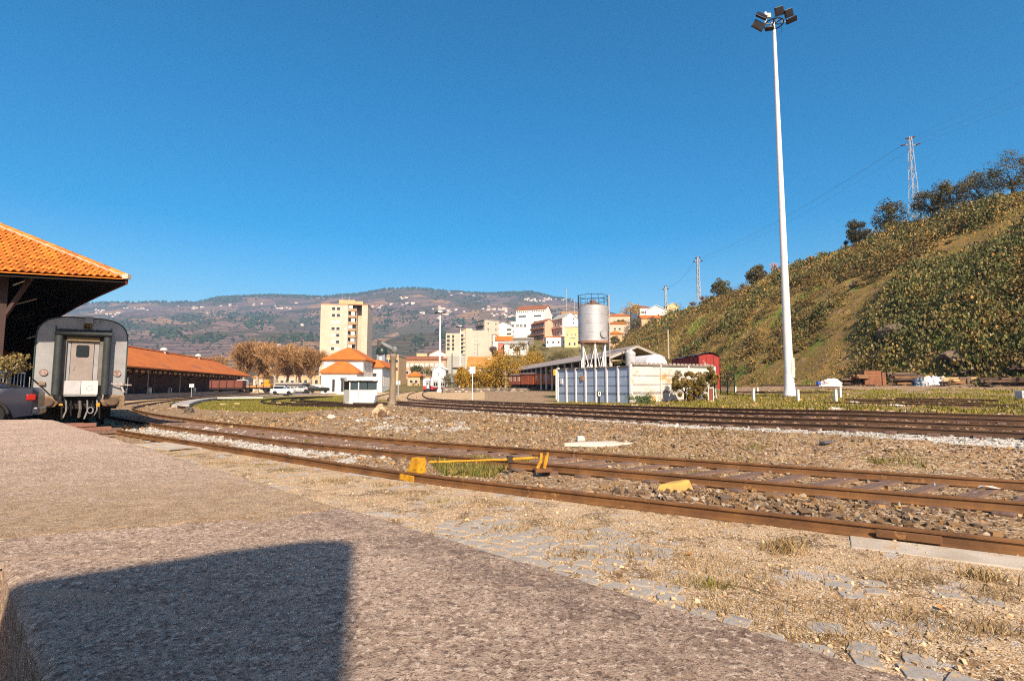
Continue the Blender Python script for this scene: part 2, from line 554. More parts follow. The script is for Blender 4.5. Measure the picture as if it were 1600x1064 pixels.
# ---- right-hand hillside
def hill_z(x, y):
    x = np.asarray(x, dtype=float); y = np.asarray(y, dtype=float)
    xf, xc = hill_foot(y), hill_crest(y)
    t = (x - xf) / (xc - xf)
    zf = base_z(xf, np.maximum(y, 5)) - GDROP
    tt = np.clip(t, 0, 1)
    prof = 32.0 * (0.93 * tt + 0.10 * np.sin(tt * PI) ** 1.0 * (1 - tt) + 0.07 * sstep(0.0, 1.0, tt))
    rise = np.where(t > 1, 2.6 * (1 - np.exp(-(t - 1) * 3)), 0)
    env = np.clip(t * 5, 0, 1) * np.clip(1.25 - t, 0.18, 1)
    bump = env * (3.2 * fbm(x * 0.05, y * 0.05, 21, 5) + 1.3 * fbm(x * 0.2, y * 0.2, 22, 4))
    fade = np.interp(y, [55, 100, 125, 190, 300, 420], [.90, .96, .97, .88, .80, .7])
    path = -0.5 * np.exp(-((t - 1.0) / 0.02) ** 2)
    return np.where(t < 0, zf - 0.5 + t * 20, zf - 0.1 + prof * fade + rise + bump + path)

def hill_material():
    m = bpy.data.materials.new('hillside_scrub'); m.use_nodes = True
    N, L = m.node_tree.nodes, m.node_tree.links
    b = N['Principled BSDF']; b.inputs['Roughness'].default_value = 0.95; b.inputs['Specular IOR Level'].default_value = 0.1
    pos = N.new('ShaderNodeNewGeometry').outputs['Position']
    at_ = N.new('ShaderNodeAttribute'); at_.attribute_name = 'tint'
    sep = N.new('ShaderNodeSeparateColor'); L.new(at_.outputs['Color'], sep.inputs[0])
    def noise(sc, det=6, rg=0.62):
        n = N.new('ShaderNodeTexNoise'); n.inputs['Scale'].default_value = sc; n.inputs['Detail'].default_value = det; n.inputs['Roughness'].default_value = rg
        L.new(pos, n.inputs['Vector']); return n.outputs['Fac']
    def mr(f, a, bb, c=0.0, d=1.0):
        r = N.new('ShaderNodeMapRange'); r.inputs[1].default_value = a; r.inputs[2].default_value = bb; r.inputs[3].default_value = c; r.inputs[4].default_value = d
        L.new(f, r.inputs[0]); return r.outputs[0]
    def mix(f, a, bb):
        x = N.new('ShaderNodeMix'); x.data_type = 'RGBA'; L.new(f, x.inputs['Factor'])
        for sock, v in ((x.inputs['A'], a), (x.inputs['B'], bb)):
            if isinstance(v, tuple): sock.default_value = (*v, 1)
            else: L.new(v, sock)
        return x.outputs['Result']
    c = mix(mr(noise(0.12), 0.38, 0.62), (0.18, 0.13, 0.035), (0.29, 0.175, 0.06))
    c = mix(mr(noise(0.5), 0.5, 0.62), c, (0.22, 0.14, 0.07))
    c = mix(mr(noise(1.6), 0.54, 0.66), c, (0.13, 0.13, 0.03))
    c = mix(mr(noise(0.22, 4), 0.58, 0.64), c, (0.42, 0.25, 0.10))
    c = mix(mr(noise(0.09, 4), 0.56, 0.62), c, (0.17, 0.20, 0.04))
    c = mix(sep.outputs[0], c, (0.34, 0.235, 0.06))
    L.new(c, b.inputs['Base Color'])
    bp = N.new('ShaderNodeBump'); bp.inputs['Strength'].default_value = 1.0; bp.inputs['Distance'].default_value = 0.3
    L.new(noise(2.5, 8, 0.75), bp.inputs['Height']); L.new(bp.outputs[0], b.inputs['Normal'])
    return m
def make_hill():
    ys = np.concatenate([np.arange(-40, 160, 0.8), np.arange(160, 420, 2.0)])
    ts = np.concatenate([[-0.12], np.linspace(0, 1.15, 110), np.linspace(1.2, 4, 16)])
    Yg, Tg = np.meshgrid(ys, ts, indexing='ij')
    Xg = hill_foot(Yg) + Tg * (hill_crest(Yg) - hill_foot(Yg))
    Zg = hill_z(Xg, Yg)
    path = np.exp(-((Tg - 0.985 - 0.01 * fbm(Yg * 0.2, Tg, 5, 3)) / 0.022) ** 2)
    n, k = Xg.shape; idx = np.arange(n * k).reshape(n, k)
    F = np.stack([idx[:-1, :-1], idx[:-1, 1:], idx[1:, 1:], idx[1:, :-1]], -1).reshape(-1, 4)
    o = big_mesh('hillside', np.stack([Xg, Yg, Zg], -1).reshape(-1, 3), F, hill_material(), np.repeat(path.reshape(-1, 1), 3, 1), True)
    return tag(o, 'steep scrub covered hillside rising on the right', None, None, 'structure')
hill = make_hill()

# ---- slope the town stands on
def town_z(x, y):
    x = np.asarray(x, dtype=float); y = np.asarray(y, dtype=float)
    a = x / np.maximum(y, 1)
    return 33 * np.clip((y - 130) / 180, 0, 1.25) ** 1.1 * (0.35 + 0.65 * sstep(-0.13, 0.0, a)) * sstep(-0.36, -0.2, a) + 1.2 * fbm(x * 0.03, y * 0.03, 31, 4) * sstep(150, 220, y) - 1.0 + 1.2 * sstep(0.0, 0.1, a)
def make_town_slope():
    av = np.linspace(-0.45, 0.42, 150); yv = np.concatenate([np.arange(135, 420, 3.0), [450, 520, 640]])
    Yg, Ag = np.meshgrid(yv, av, indexing='ij'); Xg = Ag * Yg
    Zg = town_z(Xg, Yg)
    n, k = Xg.shape; idx = np.arange(n * k).reshape(n, k)
    F = np.stack([idx[:-1, :-1], idx[:-1, 1:], idx[1:, 1:], idx[1:, :-1]], -1).reshape(-1, 4)
    m = mat('town_slope_scrub', (0.12, 0.105, 0.03), (0.20, 0.14, 0.06), rough=0.95, scale=0.15, bump=1.0, bscale=0.8, bdist=0.5, spots=(0.07, 0.08, 0.02), spot_scale=0.4, spot_cut=0.52)
    o = big_mesh('town_slope', np.stack([Xg, Yg, Zg], -1).reshape(-1, 3), F, m, None, True)
    return tag(o, 'scrubby slope below the town houses', None, None, 'structure')
town_slope = make_town_slope()

# ---- far mountains
CREST = np.array([(-700, 500), (-400, 482), (-100, 474), (60, 474), (140, 471), (220, 469), (300, 470), (335, 462), (420, 458), (500, 461), (560, 456), (605, 448),
                  (655, 447), (700, 452), (760, 456), (830, 453), (862, 461), (892, 466), (930, 478), (1000, 497), (1100, 515), (1300, 520), (1700, 505), (2300, 520)], dtype=float)
YM0, YM1 = 520.0, 3200.0
def mount_z(a, Y):
    px = CX + a * FPX / _ct
    cy = np.interp(px, CREST[:, 0], CREST[:, 1])
    zc = (HORIZON - cy) / FPX * YM1 * 1.0
    t = (Y - YM0) / (YM1 - YM0)
    g = np.where(t < 1, 0.12 * np.clip(t, 0, 1) + 0.88 * np.clip(t, 0, 1) ** 1.35, 1 - (t - 1) * 0.9)
    x = a * Y
    rid = 1 - np.abs(fbm(x * 0.0016 + 4, Y * 0.0011, 41, 4)) * 2
    env = np.clip(t * 3, 0, 1) * np.clip((1 - t) * 3.5, 0.0, 1)
    z = zc * g + env * (55 * (rid - 0.55) + 22 * fbm(x * 0.006, Y * 0.004, 43, 4))
    z = z + env * 1.6 * np.sin(z * 2 * PI / 13.0 + 2 * fbm(x * 0.004, Y * 0.004, 44, 2))
    return z - 6
def mountain_material():
    m = bpy.data.materials.new('terraced_mountain'); m.use_nodes = True
    N, L = m.node_tree.nodes, m.node_tree.links
    b = N['Principled BSDF']; b.inputs['Roughness'].default_value = 1.0; b.inputs['Specular IOR Level'].default_value = 0.0
    pos = N.new('ShaderNodeNewGeometry').outputs['Position']
    def noise(sc, det=6, rg=0.6, vec=None):
        n = N.new('ShaderNodeTexNoise'); n.inputs['Scale'].default_value = sc; n.inputs['Detail'].default_value = det; n.inputs['Roughness'].default_value = rg
        L.new(vec or pos, n.inputs['Vector']); return n.outputs['Fac']
    def mr(f, a, bb, c=0.0, d=1.0):
        r = N.new('ShaderNodeMapRange'); r.inputs[1].default_value = a; r.inputs[2].default_value = bb; r.inputs[3].default_value = c; r.inputs[4].default_value = d
        L.new(f, r.inputs[0]); return r.outputs[0]
    def mix(f, a, bb):
        x = N.new('ShaderNodeMix'); x.data_type = 'RGBA'; L.new(f, x.inputs['Factor'])
        for sock, v in ((x.inputs['A'], a), (x.inputs['B'], bb)):
            if isinstance(v, tuple): sock.default_value = (*v, 1)
            else: L.new(v, sock)
        return x.outputs['Result']
    # plots of vineyard, each its own shade
    vo = N.new('ShaderNodeTexVoronoi'); vo.inputs['Scale'].default_value = 0.0085
    mp = N.new('ShaderNodeMapping'); mp.inputs['Scale'].default_value = (1.0, 0.55, 1.6)
    L.new(pos, mp.inputs['Vector']); L.new(mp.outputs[0], vo.inputs['Vector'])
    sp = N.new('ShaderNodeSeparateColor'); L.new(vo.outputs['Color'], sp.inputs[0])
    c = mix(sp.outputs[0], (0.15, 0.10, 0.095), (0.20, 0.135, 0.11))
    c = mix(mr(sp.outputs[1], 0.70, 0.72), c, (0.28, 0.165, 0.095))
    c = mix(mr(sp.outputs[2], 0.62, 0.64), c, (0.095, 0.08, 0.055))
    c = mix(mr(noise(0.004), 0.56, 0.64), c, (0.06, 0.056, 0.04))
    # terrace lines follow the contours
    sz = N.new('ShaderNodeSeparateXYZ'); L.new(pos, sz.inputs[0])
    ad = N.new('ShaderNodeMath'); ad.operation = 'MULTIPLY_ADD'
    L.new(noise(0.01, 3), ad.inputs[0]); ad.inputs[1].default_value = 20.0; L.new(sz.outputs[2], ad.inputs[2])
    sn = N.new('ShaderNodeMath'); sn.operation = 'SINE'
    ml = N.new('ShaderNodeMath'); ml.operation = 'MULTIPLY'; ml.inputs[1].default_value = 0.75
    L.new(ad.outputs[0], ml.inputs[0]); L.new(ml.outputs[0], sn.inputs[0])
    c2 = mix(mr(sn.outputs[0], 0.2, 0.9, 0.0, 0.8), c, (0.055, 0.045, 0.04))
    c2 = mix(mr(noise(0.05, 6, 0.75), 0.56, 0.66), c2, (0.06, 0.062, 0.036))
    L.new(c2, b.inputs['Base Color'])
    bp = N.new('ShaderNodeBump'); bp.inputs['Strength'].default_value = 1.0; bp.inputs['Distance'].default_value = 8.0
    L.new(noise(0.06, 8, 0.7), bp.inputs['Height']); L.new(bp.outputs[0], b.inputs['Normal'])
    return m
def make_mountain():
    av = np.linspace(-1.45, 1.45, 760); yv = np.concatenate([np.linspace(YM0, YM1, 330), np.linspace(YM1 + 40, YM1 + 1600, 12)])
    Yg, Ag = np.meshgrid(yv, av, indexing='ij')
    Zg = mount_z(Ag, Yg)
    n, k = Ag.shape; idx = np.arange(n * k).reshape(n, k)
    F = np.stack([idx[:-1, :-1], idx[:-1, 1:], idx[1:, 1:], idx[1:, :-1]], -1).reshape(-1, 4)
    o = big_mesh('mountain', np.stack([Ag * Yg, Yg, Zg], -1).reshape(-1, 3), F, mountain_material(), None, True)
    return tag(o, 'long hazy mountain with terraced vineyards behind the town', None, None, 'structure')
mountain = make_mountain()
_MY = np.linspace(YM0, YM1 - 10, 800)
def on_mountain(px, py):
    d = ray(px, py); a = d[0] / d[1]
    z = EYE + d[2] / d[1] * _MY
    h = mount_z(np.full_like(_MY, a), _MY)
    k = np.argmax(h > z)
    if h[k] <= z[k]: return None
    return np.array((a * _MY[k], _MY[k], h[k]))

# ================================================================== PLATFORM the photographer leans over
PD = np.array((-0.728, 0.686)); PN = np.array((0.686, 0.728))       # along the platform, across it
PZ = 1.0
def plat(u, v, z=PZ):
    return (PD[0] * u + PN[0] * v, PD[1] * u + PN[1] * v, z)
PV0, PV1, PUK = 0.193, 1.535, 2.724
PU_END = 15.6
def platform_material():
    m = bpy.data.materials.new('platform_concrete'); m.use_nodes = True
    N, L = m.node_tree.nodes, m.node_tree.links
    b = N['Principled BSDF']; b.inputs['Roughness'].default_value = 1.0; b.inputs['Specular IOR Level'].default_value = 0.08
    pos = N.new('ShaderNodeNewGeometry').outputs['Position']
    at_ = N.new('ShaderNodeAttribute'); at_.attribute_name = 'tint'
    sep = N.new('ShaderNodeSeparateColor'); L.new(at_.outputs['Color'], sep.inputs[0])
    def noise(sc, det=6, rg=0.62, st=None):
        n = N.new('ShaderNodeTexNoise'); n.inputs['Scale'].default_value = sc; n.inputs['Detail'].default_value = det; n.inputs['Roughness'].default_value = rg
        if st:
            mp = N.new('ShaderNodeMapping'); mp.inputs['Rotation'].default_value = (0, 0, rad(20)); mp.inputs['Scale'].default_value = st
            L.new(pos, mp.inputs['Vector']); L.new(mp.outputs[0], n.inputs['Vector'])
        else:
            L.new(pos, n.inputs['Vector'])
        return n.outputs['Fac']
    def mr(f, a, bb, c=0.0, d=1.0):
        r = N.new('ShaderNodeMapRange'); r.inputs[1].default_value = a; r.inputs[2].default_value = bb; r.inputs[3].default_value = c; r.inputs[4].default_value = d
        L.new(f, r.inputs[0]); return r.outputs[0]
    def mix(f, a, bb):
        x = N.new('ShaderNodeMix'); x.data_type = 'RGBA'
        if isinstance(f, float): x.inputs['Factor'].default_value = f
        else: L.new(f, x.inputs['Factor'])
        for sock, v in ((x.inputs['A'], a), (x.inputs['B'], bb)):
            if isinstance(v, tuple): sock.default_value = (*v, 1)
            else: L.new(v, sock)
        return x.outputs['Result']
    vo = N.new('ShaderNodeTexVoronoi'); vo.inputs['Scale'].default_value = 150; L.new(pos, vo.inputs['Vector'])
    vc = N.new('ShaderNodeSeparateColor'); L.new(vo.outputs['Color'], vc.inputs[0])
    c = mix(mr(noise(1.3, 6, 0.6, (1, 1.6, 1)), 0.36, 0.64), (0.64, 0.475, 0.36), (0.52, 0.375, 0.28))
    c = mix(mr(noise(17, 6, 0.7), 0.49, 0.60, 0, .6), c, (0.27, 0.18, 0.135))
    c = mix(mr(noise(3.2, 12, 0.76), 0.53, 0.66, 0, .6), c, (0.19, 0.13, 0.105))
    c = mix(mr(noise(44, 2, 0.5), 0.56, 0.62, 0, .95), c, (0.80, 0.63, 0.49))
    c = mix(mr(noise(52, 3, 0.6), 0.56, 0.64, 0, .75), c, (0.15, 0.10, 0.075))
    c = mix(mr(noise(100, 2, 0.5), 0.58, 0.64, 0, .7), c, (0.14, 0.095, 0.075))
    c = mix(mr(noise(2.1, 4, 0.5, (.6, 3.0, 1)), 0.62, 0.68, 0, .7), c, (0.60, 0.43, 0.29))
    vd = N.new('ShaderNodeTexVoronoi'); vd.feature = 'DISTANCE_TO_EDGE'; vd.inputs['Scale'].default_value = 0.9
    wv = N.new('ShaderNodeTexNoise'); wv.inputs['Scale'].default_value = 3.0; wv.inputs['Detail'].default_value = 8; L.new(pos, wv.inputs['Vector'])
    va = N.new('ShaderNodeVectorMath'); va.operation = 'MULTIPLY_ADD'; va.inputs[1].default_value = (.5, .5, .5); L.new(wv.outputs['Color'], va.inputs[0]); L.new(pos, va.inputs[2]); L.new(va.outputs[0], vd.inputs['Vector'])
    c = mix(mr(vd.outputs['Distance'], 0.0008, 0.0028, .45, 0), c, (0.09, 0.065, 0.06))
    mb = N.new('ShaderNodeMath'); mb.operation = 'MULTIPLY'; L.new(sep.outputs[2], mb.inputs[0]); L.new(mr(noise(9, 8, .75), .38, .58), mb.inputs[1])
    c = mix(mb.outputs[0], c, (0.105, 0.075, 0.07))
    sand = mix(mr(noise(9, 6, 0.7), 0.4, 0.6), (0.50, 0.345, 0.21), (0.34, 0.22, 0.13))
    sand = mix(mr(vc.outputs[2], 0.7, 0.85), sand, (0.58, 0.47, 0.36))
    ma = N.new('ShaderNodeMath'); ma.operation = 'ADD'
    L.new(sep.outputs[0], ma.inputs[0]); L.new(mr(noise(5, 6, 0.7), 0.3, 0.7, -0.4, 0.4), ma.inputs[1])
    c = mix(mr(ma.outputs[0], 0.35, 0.75), c, sand)
    c = mix(sep.outputs[1], c, (0.07, 0.05, 0.03))
    L.new(c, b.inputs['Base Color'])
    bp = N.new('ShaderNodeBump'); bp.inputs['Strength'].default_value = 1.0; bp.inputs['Distance'].default_value = 0.03
    hm = N.new('ShaderNodeMath'); hm.operation = 'ADD'
    L.new(noise(22, 12, 0.80), hm.inputs[0]); L.new(mr(vo.outputs['Distance'], 0, 0.6, 0.10, 0), hm.inputs[1])
    L.new(hm.outputs[0], bp.inputs['Height']); L.new(bp.outputs[0], b.inputs['Normal'])
    return m
def make_platform():
    u = np.concatenate([np.arange(-4, 0.4, 0.1), np.arange(0.4, 5.0, 0.02), np.geomspace(5.0, PU_END, 130)])
    v = np.concatenate([np.geomspace(14, 0.2, 44) * -1 + PV0, np.linspace(PV0, PV1, 76)])
    U, Vv = np.meshgrid(u, v, indexing='ij')
    ej = 0.012 * fbm(U * 3, U * 0, 51, 4) + 0.006 * fbm(U * 17, U * 0 + 3, 52, 3)
    edge1 = np.clip((Vv - (PV1 - 0.05)) / 0.05, 0, 1)
    edge0 = np.where(U < PUK + 0.02, np.clip((PV0 + 0.04 - Vv) / 0.04, 0, 1), 0) * (Vv > PV0 - 0.001)
    Vd = Vv + ej * edge1 - .35 * ej * edge0
    X = PD[0] * U + PN[0] * Vd; Y = PD[1] * U + PN[1] * Vd
    Z = PZ + 0.007 * fbm(X * 2.5, Y * 2.5, 53, 3) + 0.005 * fbm(X * 12, Y * 12, 54, 4) - 0.022 * edge1 ** 2 - 0.02 * edge0 ** 2
    Z -= 0.30 * sstep(13.2, PU_END, U) * 0.2
    uj = 3.278 - 0.419 * np.maximum(Vv, -1.0) + 0.05 * fbm(Vv * 4, Vv * 0 + 1, 55, 4)
    dj = U - uj
    Z += np.where(dj > 0, -0.012 * np.exp(-dj / 0.5), 0) + np.where(np.abs(dj) < 0.03, -0.018, 0)
    sand = np.clip(np.where(dj > 0, 0.95 * np.exp(-dj / 1.6) + 0.12, 0.0), 0, 1) + np.exp(-((dj + 0.10) / 0.08) ** 2) * 1.1 * (fbm(X * 2, Y * 2, 57, 3) > -.15)
    weed = np.exp(-(dj / 0.03) ** 2) * (fbm(X * 8, Y * 8, 58, 3) > -0.2) * 0.9
    n, k = U.shape; idx = np.arange(n * k).reshape(n, k)
    ok = (U[:-1, :-1] > PUK - 0.001) | (Vv[:-1, :-1] > PV0 - 0.001)
    F = np.stack([idx[:-1, :-1], idx[1:, :-1], idx[1:, 1:], idx[:-1, 1:]], -1)[ok]
    V = np.stack([X, Y, Z], -1).reshape(-1, 3)
    lich = .6 * np.exp(-((PV1 - .16 - Vv) / .17) ** 2) * (dj < .2) * np.clip(.6 + fbm(X * 1.5, Y * 1.5, 59, 3), 0, 1)
    T = np.stack([np.clip(sand, 0, 1), weed, lich], -1).reshape(-1, 3)
    # side faces down to the ground
    def skirt(ids):
        nonlocal V, F, T
        ids = np.asarray(ids); o = len(V)
        low = V[ids].copy(); low[:, 2] = -0.5
        V = np.vstack([V, low]); T = np.vstack([T, np.tile((.45, 0, 0), (len(ids), 1))])  # side faces tinted paler, standing in for sun on them
        kk = np.arange(len(ids) - 1)
        F = np.vstack([F, np.stack([ids[:-1], ids[1:], o + kk + 1, o + kk], -1)])
    iv0 = int(np.argmin(np.abs(v - PV0))); iuk = int(np.argmin(np.abs(u - PUK)))
    skirt(idx[:, -1]); skirt(idx[:iuk + 1, iv0]); skirt(idx[-1, :]); skirt(idx[iuk, :iv0 + 1]); skirt(idx[0, iv0:])
    o = big_mesh('platform', V, F, platform_material(), T, True)
    o.data.set_sharp_from_angle(angle=rad(40))
    return tag(o, 'weathered concrete loading platform in the foreground', None, None, 'structure')
platform = make_platform()

# hardstanding behind the platform end, level with the shed floor
m_hard = mat('hardstanding', (0.20, 0.165, 0.13), (0.13, 0.105, 0.085), scale=1.2, bump=0.5, bscale=30)
_e = lambda u, v: plat(u, v)[:2]
hs = MB().prism([_e(PU_END + 0.02, -14), _e(PU_END + 0.02, 0.55), (-15.3, 15.6), (-19.6, 20.2), (-43, 49), (-60, 38)], -0.4, 0.66)
tag(hs.build('hardstanding', m_hard, world=True), 'grey hard standing beside the tiled shed', None, None, 'structure')

# ================================================================== PAVEMENT strip beside the near rail
def pavement_material():
    m = bpy.data.materials.new('sandy_pavement'); m.use_nodes = True
    N, L = m.node_tree.nodes, m.node_tree.links
    b = N['Principled BSDF']; b.inputs['Roughness'].default_value = 0.95; b.inputs['Specular IOR Level'].default_value = 0.15
    pos = N.new('ShaderNodeNewGeometry').outputs['Position']
    def noise(sc, det=6, rg=0.62):
        n = N.new('ShaderNodeTexNoise'); n.inputs['Scale'].default_value = sc; n.inputs['Detail'].default_value = det; n.inputs['Roughness'].default_value = rg
        L.new(pos, n.inputs['Vector']); return n.outputs['Fac']
    def mr(f, a, bb, c=0.0, d=1.0):
        r = N.new('ShaderNodeMapRange'); r.inputs[1].default_value = a; r.inputs[2].default_value = bb; r.inputs[3].default_value = c; r.inputs[4].default_value = d
        L.new(f, r.inputs[0]); return r.outputs[0]
    def mix(f, a, bb):
        x = N.new('ShaderNodeMix'); x.data_type = 'RGBA'; L.new(f, x.inputs['Factor'])
        for sock, v in ((x.inputs['A'], a), (x.inputs['B'], bb)):
            if isinstance(v, tuple): sock.default_value = (*v, 1)
            else: L.new(v, sock)
        return x.outputs['Result']
    vo = N.new('ShaderNodeTexVoronoi'); vo.inputs['Scale'].default_value = 60; L.new(pos, vo.inputs['Vector'])
    vc = N.new('ShaderNodeSeparateColor'); L.new(vo.outputs['Color'], vc.inputs[0])
    c = mix(mr(noise(1.4), 0.35, 0.65), (0.42, 0.265, 0.135), (0.50, 0.365, 0.23))
    c = mix(mr(noise(1.9, 8, 0.74), 0.50, 0.58), c, (0.17, 0.105, 0.05))
    c = mix(mr(noise(9, 7, 0.75), 0.57, 0.65), c, (0.15, 0.095, 0.05))
    c = mix(mr(vc.outputs[0], 0.72, 0.82), c, (0.56, 0.46, 0.34))
    c = mix(mr(vc.outputs[1], 0.84, 0.9), c, (0.20, 0.13, 0.07))
    c = mix(mr(noise(2.3, 6, .7), 0.56, 0.62), c, (0.40, 0.365, 0.34))
    L.new(c, b.inputs['Base Color'])
    bp = N.new('ShaderNodeBump'); bp.inputs['Strength'].default_value = 0.9; bp.inputs['Distance'].default_value = 0.015
    hm = N.new('ShaderNodeMath'); hm.operation = 'ADD'
    L.new(noise(40, 8, 0.75), hm.inputs[0]); L.new(mr(vo.outputs['Distance'], 0, 0.6, 0.6, 0), hm.inputs[1])
    L.new(hm.outputs[0], bp.inputs['Height']); L.new(bp.outputs[0], b.inputs['Normal'])
    return m
_kA = np.argmax(A_path[:, 1] > 17.5)
PAV = A_path[:_kA]
def pav_pt(i, d):
    P = offset_path(PAV, -d); return P[i]
def pav_z(x, y):
    return -0.158 + 0.012 * fbm(x * 1.5, y * 1.5, 61, 4) + 0.006 * fbm(x * 9, y * 9, 62, 3)
def make_pavement():
    ds = np.concatenate([np.linspace(0.085, 5.5, 90)])
    fine = np.repeat(PAV, 1, 0)
    t = np.linspace(0, len(PAV) - 1, len(PAV) * 6); k0 = np.floor(t).astype(int); k1 = np.minimum(k0 + 1, len(PAV) - 1); f = (t - k0)[:, None]
    fine = PAV[k0] * (1 - f) + PAV[k1] * f
    rows = [offset_path(fine, -d) for d in ds]
    G = np.stack(rows, 1)
    X, Y = G[..., 0], G[..., 1]
    Z = pav_z(X, Y)
    Z[:, -1] -= 0.3
    n, k = X.shape; idx = np.arange(n * k).reshape(n, k)
    F = np.stack([idx[:-1, :-1], idx[1:, :-1], idx[1:, 1:], idx[:-1, 1:]], -1).reshape(-1, 4)
    o = big_mesh('pavement', np.stack([X, Y, Z], -1).reshape(-1, 3), F, pavement_material(), None, True)
    return tag(o, 'sandy worn pavement with grey cobbles between platform and rail', None, None, 'structure')
pavement = make_pavement()
m_sett = mat('granite_sett', (0.35, 0.325, 0.30), (0.26, 0.24, 0.22), rough=1.0, spec=.05, scale=6, bump=0.6, bscale=60, bdist=0.01, spots=(0.45, 0.32, 0.19), spot_scale=2.2, spot_cut=0.50, coords='Generated')
def sett_mesh(k):
    rnd = random.Random(k); n = 7
    pts = []
    base = [(-0.5, -0.5), (0.0, -0.52), (0.5, -0.48), (0.52, 0.1), (0.48, 0.5), (-0.05, 0.5), (-0.5, 0.46)]
    for bx_, by_ in base:
        pts.append((bx_ + rnd.uniform(-.04, .04), by_ + rnd.uniform(-.05, .05)))
    m = MB()
    top = [(x * 0.9, y * 0.9, 0.012 + rnd.uniform(-.004, .004)) for x, y in pts]
    low = [(x, y, -0.05) for x, y in pts]
    mid = [(x * 0.98, y * 0.98, 0.002) for x, y in pts]
    m.add(top + mid + low, [tuple(range(n))] + [(i, n + i, n + (i + 1) % n, (i + 1) % n) for i in range(n)] + [(n + i, 2 * n + i, 2 * n + (i + 1) % n, n + (i + 1) % n) for i in range(n)])
    return m.mesh('cobble', m_sett)
SETTS = [sett_mesh(k) for k in range(8)]
def make_setts():
    rnd = random.Random(3); cnt = 0
    cum = np.concatenate([[0], np.cumsum(np.linalg.norm(np.diff(PAV[:, :2], axis=0), axis=1))])
    cand = []
    d = 0.75
    while d < 4.6:
        P = offset_path(PAV, -d); s = rnd.uniform(0, 0.2)
        while s < cum[-1] - 0.3:
            x = np.interp(s, cum, P[:, 0]); y = np.interp(s, cum, P[:, 1])
            if 2.5 < y < 14 and (x * PN[0] + y * PN[1]) > PV1 - 0.1:
                vis = float(fbm(np.array(x * 0.8), np.array(y * 0.8), 71, 3)) + 0.25 * float(fbm(np.array(x * 3.), np.array(y * 3.), 72, 2))
                cand.append((y - 6 * vis - 1.2 * x, x, y, s, vis))
            s += 0.26 + rnd.uniform(-.02, .05)
        d += 0.215
    cand = [c for c in cand if c[4] > 0.04]
    cand.sort()
    for c in cand[:190]:
        _, x, y, s, vis = c
        k = min(np.searchsorted(cum, s), len(PAV) - 1); t = PAV[k] - PAV[k - 1]
        o = place('cobble', rnd.choice(SETTS), pavement, (x, y, float(pav_z(x, y)) - 0.006 + 0.012 * min(vis, .5) + rnd.uniform(-.004, .003)),
                  (rnd.uniform(-.015, .015), rnd.uniform(-.015, .015), math.atan2(t[1], t[0]) + rnd.uniform(-.4, .4)), (rnd.uniform(.17, .27), rnd.uniform(.14, .21), 1.0))
make_setts()
# concrete edging slabs along the near rail
m_edge = mat('edging_concrete', (0.46, 0.40, 0.33), (0.34, 0.285, 0.22), scale=2.0, bump=0.6, bscale=35, bdist=0.01, spots=(0.40, 0.24, 0.10), spot_scale=2.2, spot_cut=0.58)
def edging(i0, i1, d0, d1, zt=0.03):
    m = MB(); k = [int(v) for v in np.linspace(i0, i1, 9)]
    a, b = offset_path(PAV, -d0), offset_path(PAV, -d1)
    poly = [(a[i][0], a[i][1]) for i in k] + [(b[i][0] + random.uniform(-.03, .03), b[i][1] + random.uniform(-.03, .03)) for i in reversed(k)]
    m.prism(poly, -0.25, -0.158 + zt)
    o = m.build('edging_slab', m_edge, pavement, bevel=0.012)
_nearest = lambda px, py: int(np.argmin(np.linalg.norm(PAV[:, :2] - gnd(px, py)[:2], axis=1)))
i_r = _nearest(1300, 812)
edging(0, i_r, 0.10, 0.62, 0.012)
edging(_nearest(325, 692), _nearest(225, 678), 0.1, 0.95, 0.03)
edging(_nearest(222, 678), len(PAV) - 1, 0.1, 1.15, 0.03)
# ================================================================== TRACKS
m_rail = mat('rusty_rail', (0.185, 0.088, 0.032), (0.095, 0.045, 0.020), rough=0.62, scale=2.5, bump=0.3, bscale=60, bdist=0.004, spots=(0.27, 0.14, 0.05), spot_scale=5, spot_cut=0.6)
m_rail_far = mat('brown_rail', (0.115, 0.062, 0.033), (0.065, 0.036, 0.022), rough=0.6, scale=1.5)
m_sleeper = mat('timber_sleeper', (0.20, 0.125, 0.095), (0.10, 0.065, 0.05), rough=0.9, scale=2.0, bump=0.9, bscale=14, bdist=0.015, stretch=(1, 9, 9))
m_steel = mat('dull_steel', (0.42, 0.42, 0.44), (0.28, 0.27, 0.27), rough=0.5, metal=0.6)
RAIL = [(-.07, -.165), (.07, -.165), (.07, -.15), (.014, -.128), (.011, -.046), (.036, -.036), (.036, -.006), (.028, 0), (-.028, 0), (-.036, -.006), (-.036, -.036), (-.011, -.046), (-.014, -.128), (-.07, -.15)]
def thin(P, n):
    k = np.unique(np.linspace(0, len(P) - 1, n).astype(int)); return [tuple(P[i]) for i in k]
def rail(P, parent, n=60, m=m_rail, z=0.0):
    pts = [(p[0], p[1], p[2] + z) for p in thin(P, n)]
    return MB().profile(RAIL, pts).build('rail', m, parent, smooth=True, world=True)
sl_me = MB().box((0, 0, -0.07), (2.95, 0.25, 0.14)).mesh('sleeper', m_sleeper, bevel=0.012)
def along(P, s0, s1, step):
    cum = np.concatenate([[0], np.cumsum(np.linalg.norm(np.diff(P[:, :2], axis=0), axis=1))])
    s = s0
    while s < min(s1, cum[-1]):
        x, y, z = (np.interp(s, cum, P[:, i]) for i in range(3))
        k = min(max(np.searchsorted(cum, s), 1), len(P) - 1); t = P[k] - P[k - 1]
        yield x, y, z, math.atan2(t[1], t[0])
        s += step
